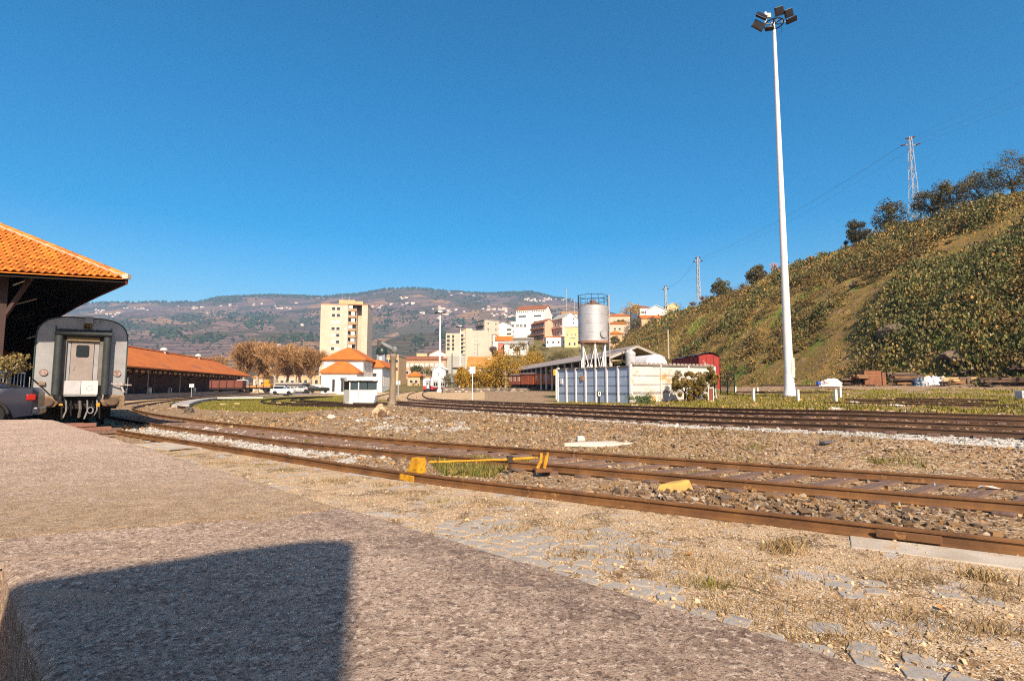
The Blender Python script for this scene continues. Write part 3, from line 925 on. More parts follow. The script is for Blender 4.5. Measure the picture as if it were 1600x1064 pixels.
def track(label, P1, P2, m, n=60, sleepers=None, group=None, skew=0.0):
    t = thing('railway_track', label, 'railway track', tuple(P1[len(P1) // 2]), 0, group)
    rail(P1, t, n, m); rail(P2, t, n, m)
    if sleepers:
        mid = (P1 + P2) / 2; rnd = random.Random(5)
        for x, y, z, a in along(mid, *sleepers):
            place('sleeper', sl_me, t, (x - t.location.x, y - t.location.y, z - 0.142 - t.location.z + rnd.uniform(-.012, .006)), (0, 0, a + PI / 2 - skew + rnd.uniform(-.05, .05)), (1.06 + rnd.uniform(-.05, .03), rnd.uniform(.85, 1.1), 1))
    return t
track_b = track('rusty track on timber sleepers curving away left to the long warehouse', B1_path, B2_path, m_rail, 110, (2.0, 44, 0.72), skew=.42)
# plates and bolts on the near sleepers
m_bolt = mat('grey_bolt', (0.5, 0.5, 0.52), rough=0.45, metal=0.5)
m_yplate = mat('yellow_plate', (0.50, 0.28, 0.03), rough=0.6)
for px, py in ((1460, 759), (1534, 764), (1405, 791)):
    g = gnd(px, py, 0.15)
    bo = MB().lathe([(0.022, 0), (0.022, 0.03), (0.013, 0.032), (0.013, 0.055), (0.004, 0.06)], 8).build('bolt', m_bolt, track_b, smooth=True)
    bo.location = Vector(g) - track_b.location
    MB().box((0, 0, 0), (0.13, 0.09, 0.012)).build('plate', m_yplate, track_b, loc=Vector(g) - track_b.location - Vector((0, 0, 0.003)), rz=0.6)
track('main line track nearest the pale ballast, running past the water crane', C1_path, C2_path, m_rail_far, 110, (4, 60, 0.9))
track('second main line track beside the grassy embankment', D1_path, D2_path, m_rail_far, 110, (4, 60, 0.9))
# the single near rail that ends at the coach
t = thing('railway_rail', 'single rusty rail along the sandy pavement, nearest to the platform', 'rail', tuple(A_path[20]))
rail(A_path, t, 110)
gj = gnd(1418, 826)
MB().box((0, 0, -0.085), (0.62, 0.035, 0.09), rz=math.atan2(A_path[8, 1] - A_path[4, 1], A_path[8, 0] - A_path[4, 0])).build('joint_bar', m_rail, t, loc=Vector((gj[0] - 0.03, gj[1] - 0.045, 0)) - t.location, bevel=0.006)
# curved old rails in the grass
m_oldrail = mat('dark_old_rail', (0.06, 0.036, 0.025), (0.035, 0.02, 0.015), rough=0.7)
t = thing('turning_track', 'thin dark rails looping through the grass beyond the yard', 'railway track', tuple(gnd(450, 632)))
for pts in (((600, 634.5), (520, 633.5), (455, 632), (420, 629.5), (408, 627), (412, 624.5), (440, 621.5), (480, 619.5)),
            ((600, 632.5), (530, 632), (480, 630.5), (440, 628.5), (424, 626.5), (430, 624), (455, 621.5), (500, 619)),
            ((640, 630), (560, 631.8), (510, 629.5), (465, 626.8), (454, 625), (458, 623), (480, 620.8), (510, 619)),
            ((650, 629), (570, 630), (520, 628), (480, 625.5), (468, 624), (472, 622.5), (495, 620.5), (520, 619)),
            ((300, 637), (275, 634), (266, 632), (270, 629.5), (290, 627), (330, 624.5))):
    P = smooth_path([gnd(*p, drop=0.02) for p in pts], 0.8, 2)
    rail(P, t, 40, m_oldrail, 0.03)
for px, py in ((278, 633), (300, 632.5), (348, 633), (370, 632), (435, 631), (458, 630.5)):
    g = gnd(px, py, GDROP)
    MB().box((0, 0, 0.1), (0.5, 0.12, 0.14)).build('pale_chock', mat('pale_chock', (0.55, 0.42, 0.2)), t, loc=Vector(g) - t.location, rz=0.9)

# ---- ballast and rubble: loose stones, too many to count
CUBE = np.array([(-1, -1, -1), (1, -1, -1), (1, 1, -1), (-1, 1, -1), (-1, -1, 1), (1, -1, 1), (1, 1, 1), (-1, 1, 1)], dtype=float) * 0.5
CFACE = np.array([(3, 2, 1, 0), (4, 5, 6, 7), (0, 1, 5, 4), (1, 2, 6, 5), (2, 3, 7, 6), (3, 0, 4, 7)])
m_stone = vmat('loose_stone', 0.9)
def stones(name, label, xy, z, size, cols, sink=0.25):
    n = len(xy); 
    v = np.repeat(CUBE[None], n, 0) + RNG.normal(0, 0.14, (n, 8, 3))
    v *= RNG.uniform(0.6, 1.15, (n, 1, 3)) * size[:, None, None]
    a, b, c = RNG.uniform(0, 2 * PI, (3, n))
    ca, sa, cb, sb, cc, sc = np.cos(a), np.sin(a), np.cos(b), np.sin(b), np.cos(c), np.sin(c)
    Rm = np.stack([np.stack([ca * cb, ca * sb * sc - sa * cc, ca * sb * cc + sa * sc], -1), np.stack([sa * cb, sa * sb * sc + ca * cc, sa * sb * cc - ca * sc], -1), np.stack([-sb, cb * sc, cb * cc], -1)], 1)
    v = np.einsum('nij,nkj->nki', Rm, v)
    v[..., 2] *= 0.75
    v[..., 0] += xy[:, 0, None]; v[..., 1] += xy[:, 1, None]; v[..., 2] += (z + size * (0.5 - sink))[:, None]
    F = (CFACE[None] + (np.arange(n) * 8)[:, None, None]).reshape(-1, 4)
    o = big_mesh(name, v.reshape(-1, 3), F, m_stone, np.repeat(cols, 8, 0))
    return tag(o, label, None, None, 'stuff')
def polar(n, r0, r1, a0, a1):
    r = np.exp(RNG.uniform(math.log(r0), math.log(r1), n)); a = np.radians(RNG.uniform(a0, a1, n))
    return np.stack([r * np.sin(a), r * np.cos(a)], -1)
BR = np.array([(0.27, 0.16, 0.075), (0.34, 0.215, 0.11), (0.20, 0.125, 0.07), (0.36, 0.25, 0.15), (0.14, 0.092, 0.062), (0.36, 0.20, 0.085), (0.46, 0.37, 0.27), (0.22, 0.16, 0.11)])
def make_stones():
    xy = polar(120000, 4.5, 75, -50, 46)
    sA, sC = side_of(xy, A_path[::2]), side_of(xy, C1_path[::2])
    sB = side_of(xy, B1_path[::2])
    free = (np.abs(sB) > 0.08) & (np.abs(sB + GAUGE) > 0.08)
    reg = (sA > 0.10) & (sC < -0.1) & free & (xy[:, 1] > 3)
    g, w, s = zones(xy[:, 0], xy[:, 1])
    patch = fbm(xy[:, 0] * 0.35, xy[:, 1] * 0.35, 81, 4)
    between = (sB < 0) & (sB > -GAUGE)
    dens = np.where(between, 0.22, np.clip(0.45 + 1.1 * patch, 0.05, 1.0)) * (1 - 0.9 * g)
    dens = np.where(w > 0.4, 1.0, dens)
    keep = reg & (RNG.uniform(0, 1, len(xy)) < dens)
    xy = xy[keep]; w = w[keep]; sA = sA[keep]; sB = sB[keep]
    xy, w, sA, sB = xy[:62000], w[:62000], sA[:62000], sB[:62000]
    r = np.linalg.norm(xy, axis=1)
    z = base_z(xy[:, 0], xy[:, 1]) - GDROP + 0.03 * fbm(xy[:, 0] * 0.9, xy[:, 1] * 0.9, 1, 4)
    coarse = (sA < 2.0) & (xy[:, 0] > 1.5)
    size = RNG.lognormal(math.log(0.032), 0.42, len(xy)) * np.clip(r / 15, 1.0, 2.0)
    size = np.where(coarse, size * 1.3, size)
    size = np.clip(size, 0.02, 0.19)
    white = w > 0.45
    cols = BR[RNG.integers(0, len(BR), len(xy))] * np.array([.86, .88, .86]) * RNG.uniform(0.7, 1.15, (len(xy), 1))
    wc = np.array([(0.43, 0.395, 0.35)]) * RNG.uniform(0.5, 1.15, (len(xy), 1))
    cols = np.where(white[:, None], wc, cols)
    cols = np.where(coarse[:, None] & ~white[:, None], cols * np.array([0.8, 0.8, 0.85]), cols)
    stones('rubble', 'loose brown stones and pale ballast strewn over the yard', xy[~white], z[~white], size[~white], cols[~white])
    stones('pale_ballast', 'pale crushed stone ballast beside the rails', xy[white], z[white], size[white] * 0.85, cols[white])
    # the main tracks' own ballast
    xy = polar(30000, 8, 90, -20, 46)
    sC, sD = side_of(xy, C1_path), side_of(xy, D2_path)
    k = (sC > 0.1) & (sD < 1.6) & (np.abs(sC - GAUGE) > .1) & (np.abs(sC - 4.9) > .1)
    xy = xy[k][:9000]
    cols = np.array([(0.20, 0.13, 0.085)]) * RNG.uniform(0.55, 1.5, (len(xy), 1))
    stones('track_ballast', 'dark brown ballast between the main line rails', xy, base_z(xy[:, 0], xy[:, 1]) - GDROP, RNG.uniform(.05, .11, len(xy)), cols)
    # grit and pebbles on the pavement
    xy = polar(16000, 3.2, 16, -48, 45)
    sA = side_of(xy, A_path); vv = xy @ PN
    k = (sA < -0.1) & (sA > -5) & (vv > PV1 - 0.05)
    xy = xy[k]; pm = fbm(xy[:, 0] * 0.9, xy[:, 1] * 0.9, 91, 3) > -0.25
    xy = xy[pm][:6500]
    cols = np.array([(0.44, 0.33, 0.21)]) * RNG.uniform(0.5, 1.35, (len(xy), 1)) * np.array([1, 0.98, 0.95])
    stones('pebbles', 'small pebbles and grit on the sandy pavement', xy, pav_z(xy[:, 0], xy[:, 1]), RNG.lognormal(math.log(0.014), 0.45, len(xy)).clip(0.006, 0.04), cols)
    # a few loose stones behind the main tracks in the grass
    xy = polar(9000, 14, 75, 10, 47)
    sD = side_of(xy, D2_path)
    k = (sD > 1.5) & (xy[:, 0] < hill_foot(xy[:, 1]) - 0.5) & (fbm(xy[:, 0] * .4, xy[:, 1] * .4, 93, 3) > 0.1)
    xy = xy[k][:2500]
    cols = BR[RNG.integers(0, len(BR), len(xy))]
    stones('embankment_stones', 'scattered stones on the grassy embankment', xy, base_z(xy[:, 0], xy[:, 1]) - GDROP, RNG.uniform(.04, .16, len(xy)), cols)
make_stones()

# ---- grass and weeds
m_grass = vmat('grass_blade', 0.8, trans=0.25)
def blades(name, label, xy, z, h, cols, lean=0.45, width=0.09):
    n = len(xy); a = RNG.uniform(0, 2 * PI, n); b = RNG.uniform(0, 2 * PI, n)
    wv = np.stack([np.cos(a), np.sin(a), 0 * a], -1) * (h * width)[:, None]
    base = np.stack([xy[:, 0], xy[:, 1], z], -1)
    tip = base + np.stack([np.cos(b) * lean * h * RNG.uniform(0, 1.4, n), np.sin(b) * lean * h * RNG.uniform(0, 1.4, n), h], -1)
    mid = (base * 0.45 + tip * 0.55) + np.stack([0 * a, 0 * a, h * 0.12], -1)
    V = np.stack([base - wv, base + wv, mid + wv * 0.7, mid - wv * 0.7, tip], 1).reshape(-1, 3)
    o5 = np.arange(n)[:, None] * 5
    F = np.vstack([o5 + np.array([[0, 1, 2]]), o5 + np.array([[0, 2, 3]]), o5 + np.array([[3, 2, 4]])])
    o = big_mesh(name, V, F, m_grass, np.repeat(cols, 5, 0))
    return tag(o, label, None, None, 'stuff')
def gcols(n, pal, var=0.3):
    p = np.array(pal); return p[RNG.integers(0, len(p), n)] * RNG.uniform(1 - var, 1 + var, (n, 1))
GREENS = [(0.15, 0.15, 0.02), (0.20, 0.17, 0.025), (0.10, 0.115, 0.018), (0.28, 0.21, 0.04), (0.34, 0.25, 0.08)]
DRY = [(0.36, 0.25, 0.11), (0.28, 0.185, 0.075), (0.22, 0.14, 0.06), (0.42, 0.32, 0.17)]
def make_grass():
    xy = polar(90000, 16, 80, 6, 48)
    g, w, s = zones(xy[:, 0], xy[:, 1])
    k = (g > 0.45) & (xy[:, 0] < hill_foot(xy[:, 1]) + 1.0)
    xy = xy[k][:32000]; n = len(xy)
    blades('embankment_grass', 'yellow green grass on the embankment below the hillside', xy, base_z(xy[:, 0], xy[:, 1]) - GDROP - 0.02, RNG.uniform(.05, .20, n), gcols(n, GREENS), width=0.16)
    xy = polar(60000, 30, 95, -42, -10)
    g, w, s = zones(xy[:, 0], xy[:, 1])
    xy = xy[g > 0.3][:16000]; n = len(xy)
    blades('yard_grass', 'short green grass around the looping rails', xy, base_z(xy[:, 0], xy[:, 1]) - GDROP - 0.02, RNG.uniform(.05, .14, n), gcols(n, GREENS[:4]), width=0.25)
    # bright tuft by the yellow rod
    xy = polar(40000, 7, 14, -14, 2)
    xy = xy[in_poly(xy[:, 0], xy[:, 1], GREEN_N)][:2600]; n = len(xy)
    blades('grass_tuft', 'bright green grass growing under the yellow rod', xy, base_z(xy[:, 0], xy[:, 1]) - GDROP, RNG.uniform(.05, .16, n), gcols(n, [(0.13, 0.135, 0.025), (0.24, 0.20, 0.05), (0.10, 0.115, 0.025), (.3, .22, .08)]), width=0.07)
    # dry weeds along the pavement
    L = []
    H = []
    C = []
    spots = [(250, 706, .7, 1), (400, 727, .55, 1), (440, 735, .6, 1), (300, 712, .6, 1), (520, 752, .4, 0), (760, 790, .5, 0), (640, 775, .4, 0), (690, 785, .3, 1), (880, 820, .5, 0), (1220, 862, .28, 0), (1225, 855, .2, 0), (1535, 905, .18, 0),
             (1240, 960, .45, 0), (1130, 955, .35, 0), (1320, 1000, .5, 0), (1115, 918, .22, 1), (1000, 870, .5, 0), (930, 842, .5, 0), (1380, 962, .4, 0), (1470, 985, .4, 0), (800, 830, .4, 0), (1100, 880, .5, 0),
             (1400, 900, .5, 0), (1550, 930, .4, 0), (600, 760, .35, 0), (1180, 905, .4, 0), (1060, 905, .4, 0), (340, 725, .5, 0), (1560, 985, .3, 0), (900, 870, .3, 0)]
    for px, py, rr, gr in spots:
        c = gnd(px, py, 0.16); n = int(420 * rr + 80)
        p = c[:2] + RNG.normal(0, rr * 0.42, (n, 2)) * np.array([1.25, 0.8])
        L.append(p); H.append(RNG.uniform(.02, .085 if not gr else .06, n) * (1.6 if rr < 0.3 else 1))
        C.append(gcols(n, DRY if not gr else [(0.20, 0.18, 0.03), (0.30, 0.22, 0.06), (0.15, 0.14, 0.03)]))
    xy = np.vstack(L); h = np.concatenate(H); c = np.vstack(C)
    k = (xy @ PN > PV1 + 0.02) & (side_of(xy, A_path) < -0.08)
    xy, h, c = xy[k], h[k], c[k]
    blades('dry_weeds', 'low dry weeds scattered over the sandy pavement', xy, pav_z(xy[:, 0], xy[:, 1]) - 0.004, h, c, 0.9, 0.05)
    # dry grass in the yard
    xy = polar(60000, 7, 60, -30, 46); sB, sC = side_of(xy, B1_path), side_of(xy, C1_path)
    xy = xy[(sB > .4) & (sC < -1.2) & (fbm(xy[:, 0] * .4, xy[:, 1] * .4, 97, 4) > .16)][:9000]; n = len(xy)
    blades('yard_weeds', 'dry grass patches in the stony yard', xy, base_z(xy[:, 0], xy[:, 1]) - GDROP, RNG.uniform(.03, .11, n), gcols(n, DRY + GREENS[2:]), .9, .09)
    # small greens among the rubble
    L, C = [], []
    for px, py, rr in ((1420, 722, 1.0), (1370, 722, .5), (820, 722, .3), (700, 730, .3), (1180, 700, .5), (560, 694, .3), (480, 690, .3), (1090, 742, .3), (350, 668, .4), (900, 740, .3)):
        c = gnd(px, py, GDROP); n = int(260 * rr)
        L.append(c[:2] + RNG.normal(0, rr * 0.35, (n, 2))); C.append(gcols(n, GREENS[:3]))
    xy = np.vstack(L); c = np.vstack(C)
    blades('rubble_weeds', 'small green weeds among the stones', xy, base_z(xy[:, 0], xy[:, 1]) - GDROP, RNG.uniform(.03, .10, len(xy)), c, 0.6, 0.1)
make_grass()
# upright dead stalks on the pavement, each standing alone
m_stalk = mat('dry_stalk', (0.26, 0.16, 0.08), (0.16, 0.10, 0.06))
t = thing('dead_stalks', 'thin dead weed stalks standing in the sandy pavement by the platform', 'weeds', tuple(gnd(950, 880, 0.16)))
for i, (px, py, h) in enumerate(((893, 890, .28), (946, 900, .26), (1072, 890, .24), (1418, 960, .16), (1322, 972, .2), (1335, 975, .17), (1445, 895, .14), (1455, 895, .12), (1440, 893, .11), (960, 900, .12), (1260, 990, .09), (1500, 975, .12), (1190, 790, .14), (860, 860, .1), (1600, 905, .12))):
    g = Vector(gnd(px, py, 0.165)); rnd = random.Random(i); m = MB()
    pts = [g, g + Vector((rnd.uniform(-.02, .02), 0, h * .5)), g + Vector((rnd.uniform(-.04, .04), 0, h))]
    m.tube(pts, [0.003, 0.0022, 0.001], 4)
    for k in range(4):
        p = g + Vector((0, 0, h * rnd.uniform(.2, .9))); m.tube([p, p + Vector((rnd.uniform(-.04, .04), rnd.uniform(-.02, .02), .03))], [0.002, 0.0008], 4)
    m.build('stalk', m_stalk, t, world=True)
t = MB(); g0, g1 = Vector(gnd(1135, 915, .15)), Vector(gnd(1245, 948, .15))
t.tube([g0, g0.lerp(g1, .3) + Vector((.02, .02, .015)), g0.lerp(g1, .65) + Vector((0, 0, .02)), g1], [.004, .006, .005, .003], 6)
tag(t.build('twig', m_stalk, world=True), 'long dark curved twig lying on the cobbles', 'twig')
t = MB(); g0, g1 = Vector(gnd(1415, 972, .15)), Vector(gnd(1434, 955, .12))
t.tube([g0, g1], [.007, .004], 6)
tag(t.build('twig', m_stalk, world=True), 'short slanting black twig on the cobbles at right', 'twig')
m_leaf_dry = mat('dry_leaf', (0.42, 0.20, 0.06), (0.30, 0.13, 0.04))
for px, py, lb in ((1076, 867, 'orange dry leaf on the sandy pavement below the weeds'), (1472, 952, 'orange brown dry leaf on the cobbles at right')):
    g = Vector(gnd(px, py, .145)); m = MB()
    s = .05
    m.add([(-s, 0, .005), (-s * .3, -s * .5, .012), (s * .4, -s * .45, .006), (s, 0, .02), (s * .3, s * .5, .012), (-s * .4, s * .5, .004), (0, 0, -.002)], [(0, 1, 6), (1, 2, 6), (2, 3, 6), (3, 4, 6), (4, 5, 6), (5, 0, 6)])
    tag(m.build('dry_leaf', m_leaf_dry, loc=g, rz=random.uniform(0, 3)), lb, 'leaf')

# ---- yellow track lock, rod and lever
m_yel = mat('worn_yellow_paint', (0.56, 0.29, 0.015), (0.42, 0.20, 0.015), rough=0.75, scale=6, bump=0.5, bscale=40, bdist=0.006, spots=(0.13, 0.06, 0.025), spot_scale=11, spot_cut=0.56)
m_dark = mat('dark_grease_iron', (0.035, 0.024, 0.018), (0.06, 0.035, 0.02), rough=0.6)
g0 = Vector(A_path[int(np.argmin(np.abs(CX + FPX * A_path[:, 0] / A_path[:, 1] - 657)))]); g0.z = 0
t = thing('track_lock', 'yellow painted track lock with wedge block, long rod and upright lever', 'track lock', (g0.x, g0.y, -0.19))
az = math.atan2(A_path[40, 1] - A_path[60, 1], A_path[40, 0] - A_path[60, 0])
ca_, sa_ = math.cos(az), math.sin(az)
def lk(a, b, z):         # along the rail, across it away from the camera
    return Vector((g0.x + ca_ * a - sa_ * b, g0.y + sa_ * a + ca_ * b, z))
m = MB()
prof = [(-0.17, -0.02), (0.15, -0.02), (0.15, 0.27), (-0.02, 0.27), (-0.12, 0.08)]
vs_ = [lk(a, 0.07, z) for a, z in prof] + [lk(a, 0.22, z) for a, z in prof]
m.add(vs_, [tuple(range(5)), tuple(range(9, 4, -1))] + [(k, 5 + k, 5 + (k + 1) % 5, (k + 1) % 5) for k in range(5)])
m.build('wedge_block', m_yel, t, world=True, bevel=0.012)
m = MB(); m.add([lk(.15, .04, -.02), lk(.19, .04, -.02), lk(.19, .26, -.02), lk(.15, .26, -.02), lk(.15, .06, .27), lk(.19, .06, .27), lk(.19, .24, .27), lk(.15, .24, .27)], [(3, 2, 1, 0), (4, 5, 6, 7), (0, 1, 5, 4), (1, 2, 6, 5), (2, 3, 7, 6), (3, 0, 4, 7)])
m.build('end_plate', m_yel, t, world=True)
m = MB(); m.add([lk(-.2, -.045, -.16), lk(.2, -.045, -.16), lk(.2, -.075, -.16), lk(-.2, -.075, -.16), lk(-.2, -.045, -.045), lk(.2, -.045, -.045), lk(.2, -.075, -.05), lk(-.2, -.075, -.05)], [(0, 1, 2, 3), (7, 6, 5, 4), (0, 4, 5, 1), (1, 5, 6, 2), (2, 6, 7, 3), (3, 7, 4, 0)])
m.build('clamp', m_yel, t, world=True)
r0 = Vector(at(669, 722, g0.y + .15)); gk = Vector(gnd(797, 735, .1)); rk = Vector(at(797, 717.5, gk.y)); gl = Vector(gnd(846, 733, .06)); rl = Vector(at(840, 715, gl.y))
m = MB(); m.tube([r0, rk], 0.022, 8); m.tube([rk, rl], [0.03, 0.024], 8); m.build('rod', m_yel, t, world=True, smooth=True)
m = MB(); m.box(rk, (.13, .1, .14), .3); m.box(rk - Vector((0, 0, .13)), (.05, .05, .16)); m.build('coupling', m_dark, t, world=True, bevel=.01)
m = MB()
m.tube([gl + Vector((-.09, -.02, .02)), gl + Vector((-.01, 0, .17)), gl + Vector((.0, 0, .33))], [.04, .035, .03], 6)
m.tube([gl + Vector((.06, 0, .02)), gl + Vector((.10, 0, .2)), gl + Vector((.13, 0, .34))], [.035, .04, .03], 6)
m.build('lever', m_yel, t, world=True, smooth=True)
m = MB(); m.box(gl + Vector((.03, 0, -.02)), (.36, .2, .07), .2); m.box(gl + Vector((.05, .03, .16)), (.06, .05, .24)); m.build('lever_base', mat('rust_brown', (0.17, 0.075, 0.03), (0.10, 0.045, 0.02)), t, world=True, bevel=.01)
# yellow concrete lump
g = Vector(gnd(1055, 764, .16)); m = MB()
poly = [(-.36, 0), (.0, -.13), (.36, .02), (.34, .16), (-.05, .2)]
m.add([(x, y, -.05) for x, y in poly] + [(x * .8, y * .7 + .02, .11 + .04 * math.sin(x * 6)) for x, y in poly], [tuple(range(5)), tuple(range(9, 4, -1))] + [(k, 5 + k, 5 + (k + 1) % 5, (k + 1) % 5) for k in range(5)])
tag(m.build('marker_block', mat('yellow_concrete', (0.50, 0.32, 0.08), (0.36, 0.22, 0.07), bump=.8, bscale=50, bdist=.01, spots=(.2, .12, .04), spot_scale=20, spot_cut=.64), loc=g, rz=.1, bevel=.02), 'yellow painted concrete lump beside the sleepers', 'marker block')
# white slab and block in the rubble
g = Vector(gnd(945, 694, .17)); m = MB()
poly = [(-1.25, -.15), (-.3, -.32), (.6, -.2), (1.35, .18), (1.2, .42), (.2, .5), (-.8, .25)]
m.prism(poly, -.06, .05)
m_white_c = mat('pale_concrete', (0.62, 0.55, 0.47), (0.5, 0.43, 0.36), bump=.5, bscale=20, bdist=.01)
tag(m.build('concrete_slab', m_white_c, loc=g, bevel=.015), 'flat white concrete slab lying on the rubble', 'slab')
g = Vector(gnd(907, 689, .17)); m = MB(); m.box((0, 0, .07), (.26, .2, .16), .2, taper=.85)
tag(m.build('concrete_block', m_white_c, loc=g, bevel=.02), 'small white block standing behind the flat slab', 'block')
def lump(name, label, cat, px, py, size, m_, seed, sz=1.0):
    g = Vector(gnd(px, py, .18)); bm = bmesh.new(); bmesh.ops.create_icosphere(bm, subdivisions=3, radius=1)
    for v in bm.verts:
        n_ = mnoise.noise(v.co * 1.6 + Vector((seed, 0, 0))) * .45 + mnoise.noise(v.co * 4 + Vector((seed, 3, 0))) * .15
        v.co = v.co * (1 + n_); v.co.z = v.co.z * sz + .5 * sz
        v.co *= size
    me = bpy.data.meshes.new(name); bm.to_mesh(me); bm.free(); me.materials.append(m_)
    o = place(name, me, None, g); return tag(o, label, cat)
lump('tree_stump', 'pale and brown tree stump lying in the yard below the water crane', 'stump', 594, 652, .42, mat('stump_wood', (0.48, 0.35, 0.22), (0.12, 0.07, 0.04), scale=1.5, contrast=(.45, .55)), 4, 1.15)
lump('rock', 'dark round rock at the edge of the shadow near the grass', 'rock', 295, 645, .3, mat('dark_rock', (0.06, 0.05, 0.04), (0.1, 0.08, 0.06)), 9)
lump('rock', 'white stone lying in the yard left of the stump', 'rock', 517, 654, .22, m_white_c, 12, .7)
g = Vector(gnd(1545, 765, .15)); m = MB()
m.add([(-.2, 0, .03), (-.12, -.05, .07), (0, -.05, .04), (.12, -.04, .02), (.22, 0, .015), (.1, .05, .05), (-.1, .06, .06)], [(0, 1, 6), (1, 2, 6), (2, 5, 6), (2, 3, 5), (3, 4, 5)])
tag(m.build('plastic_scrap', mat('white_plastic', (.7, .64, .58), (.6, .4, .25), rough=.5), loc=g), 'crumpled white plastic scrap between two sleepers', 'litter')
g = Vector(gnd(1293, 693, .17)); m = MB(); m.box((0, 0, .03), (.5, .16, .05), .5)
tag(m.build('board_scrap', mat('grey_slate', (.13, .11, .12)), loc=g), 'short dark board lying on the rubble', 'board')

# ================================================================== LEFT TILED SHED
m_tile = mat('orange_roof_tile', (0.62, 0.20, 0.028), (0.50, 0.145, 0.02), rough=0.75, scale=7, bump=0.2, bscale=60, bdist=0.003, spots=(.40, .14, .05), spot_scale=5, spot_cut=.62, coords='Object', rnd=.42, spots2=(.30, .12, .05), s2_scale=1.1, s2_cut=.56)
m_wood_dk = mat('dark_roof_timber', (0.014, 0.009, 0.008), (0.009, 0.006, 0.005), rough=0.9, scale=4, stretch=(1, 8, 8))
m_post = mat('brown_painted_post', (0.06, 0.032, 0.028), (0.04, 0.022, 0.02), rough=0.7)
m_mortar = mat('white_mortar', (0.62, 0.55, 0.47), (0.48, 0.38, 0.3))
C0 = Vector((-14.6, 20.0, 5.75))
shed = thing('goods_shed', 'open goods shed with orange tiled hip roof over the coach at left', 'shed', (C0.x - 6, C0.y + 6, 0.6))
heads = [-49, -48, -47, -45.5, -44, -42.5, -41, -40, -39]
ER = [C0.copy()]
for h_ in heads:
    ER.append(ER[-1] + Vector((math.sin(rad(h_)), math.cos(rad(h_)), 0)) * 4.5)
SL = 0.61
HW = 6.5
e1 = Vector((-0.766, -0.643, -0.06)); nin = Vector((-0.643, 0.766, 0))
EL0 = C0 + e1 * (2 * HW)
left = lambda i, d: ER[i] + Vector((-math.cos(rad(heads[min(i, 8)])), math.sin(rad(heads[min(i, 8)])), 0)) * d
apex = C0 + e1 * HW + nin * HW + Vector((0, 0, HW * SL))
ridge = [apex] + [left(i, HW) + Vector((0, 0, HW * SL)) for i in range(3, len(ER))]
erx = [ER[0]] + [ER[i] for i in range(3, len(ER))]
elx = [EL0] + [left(i, 2 * HW) for i in range(3, len(ER))]
def roof_sheet(dz):
    m = MB(); n = len(ridge)
    m.add([p + Vector((0, 0, dz)) for p in ER + ridge + elx], [])
    o1, o2 = len(ER), len(ER) + n
    m.add([p + Vector((0, 0, dz)) for p in (C0, EL0, apex)], [(0, 2, 1)])
    idx_r = [0] + list(range(3, len(ER)))
    V = [p + Vector((0, 0, dz)) for p in ER + ridge + elx]
    fs = [(0, 1, o1), (1, 2, o1), (2, 3, o1 + 1, o1)]
    for k in range(1, n - 1):
        fs.append((idx_r[k], idx_r[k + 1], o1 + k + 1, o1 + k))
    for k in range(n - 1):
        fs.append((o1 + k, o1 + k + 1, o2 + k + 1, o2 + k))
    m.add(V, fs)
    return m
roof = roof_sheet(-0.07).build('roof', m_tile, shed, world=True)
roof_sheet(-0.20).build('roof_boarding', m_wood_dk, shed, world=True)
m = MB(); m.profile([(-.03, -.24), (.05, -.24), (.05, -.04), (-.03, -.04)], ER)
m.build('fascia', mat('red_brown_fascia', (.13, .035, .03)), shed, world=True)
# tiles: curved pans laid in rows
def tile_mesh():
    m = MB(); prof = []
    for k in range(7):
        x = -0.105 + 0.21 * k / 6
        prof.append((x, 0.035 * math.sin((k / 6) * 2 * PI - 0.6) + 0.012))
    vs_, fs = [], []
    for y in (0.0, 0.37):
        for x, z in prof: vs_.append((x, y, z + (0.028 if y == 0 else 0.0)))
    for x, z in prof: vs_.append((x, 0.0, z + 0.008))
    for k in range(6):
        fs.append((k, k + 1, 8 + k, 7 + k)); fs.append((14 + k, 15 + k, k + 1, k))
    m.add(vs_, fs); return m.mesh('roof_tile', m_tile, smooth=True)
tile_me = tile_mesh()
exn = e1.normalized(); slope_v = (nin + Vector((0, 0, SL))).normalized(); nrm = exn.cross(slope_v).normalized()
if nrm.z < 0: nrm = -nrm
Rt = Matrix((-exn, slope_v, nrm)).transposed()
rot_t = Rt.to_euler()
rest = MB(); n_obj = 0; rnd = random.Random(8)
row = 0
while True:
    dslope = row * 0.305; din = dslope / math.sqrt(1 + SL * SL)
    if din > 4.4: break
    s = din + 0.02
    while s < 8.2:
        p = C0 + e1 * s + nin * din + Vector((0, 0, din * SL + 0.0))
        if s < 4.75 + din * 0.05 and n_obj < 298:
            o = place('roof_tile', tile_me, roof, p - shed.location + nrm * rnd.uniform(-.004, .006), (rot_t.x, rot_t.y, rot_t.z + rnd.uniform(-.012, .012))); n_obj += 1
        else:
            for f_ in [tile_me]:
                rest.add([p + Rt @ v.co for v in f_.vertices], [tuple(pl.vertices) for pl in f_.polygons])
        s += 0.205
    row += 1
o = rest.build('further_tiles', m_tile, roof, smooth=True, world=False); o.location = -shed.location; o['kind'] = 'stuff'
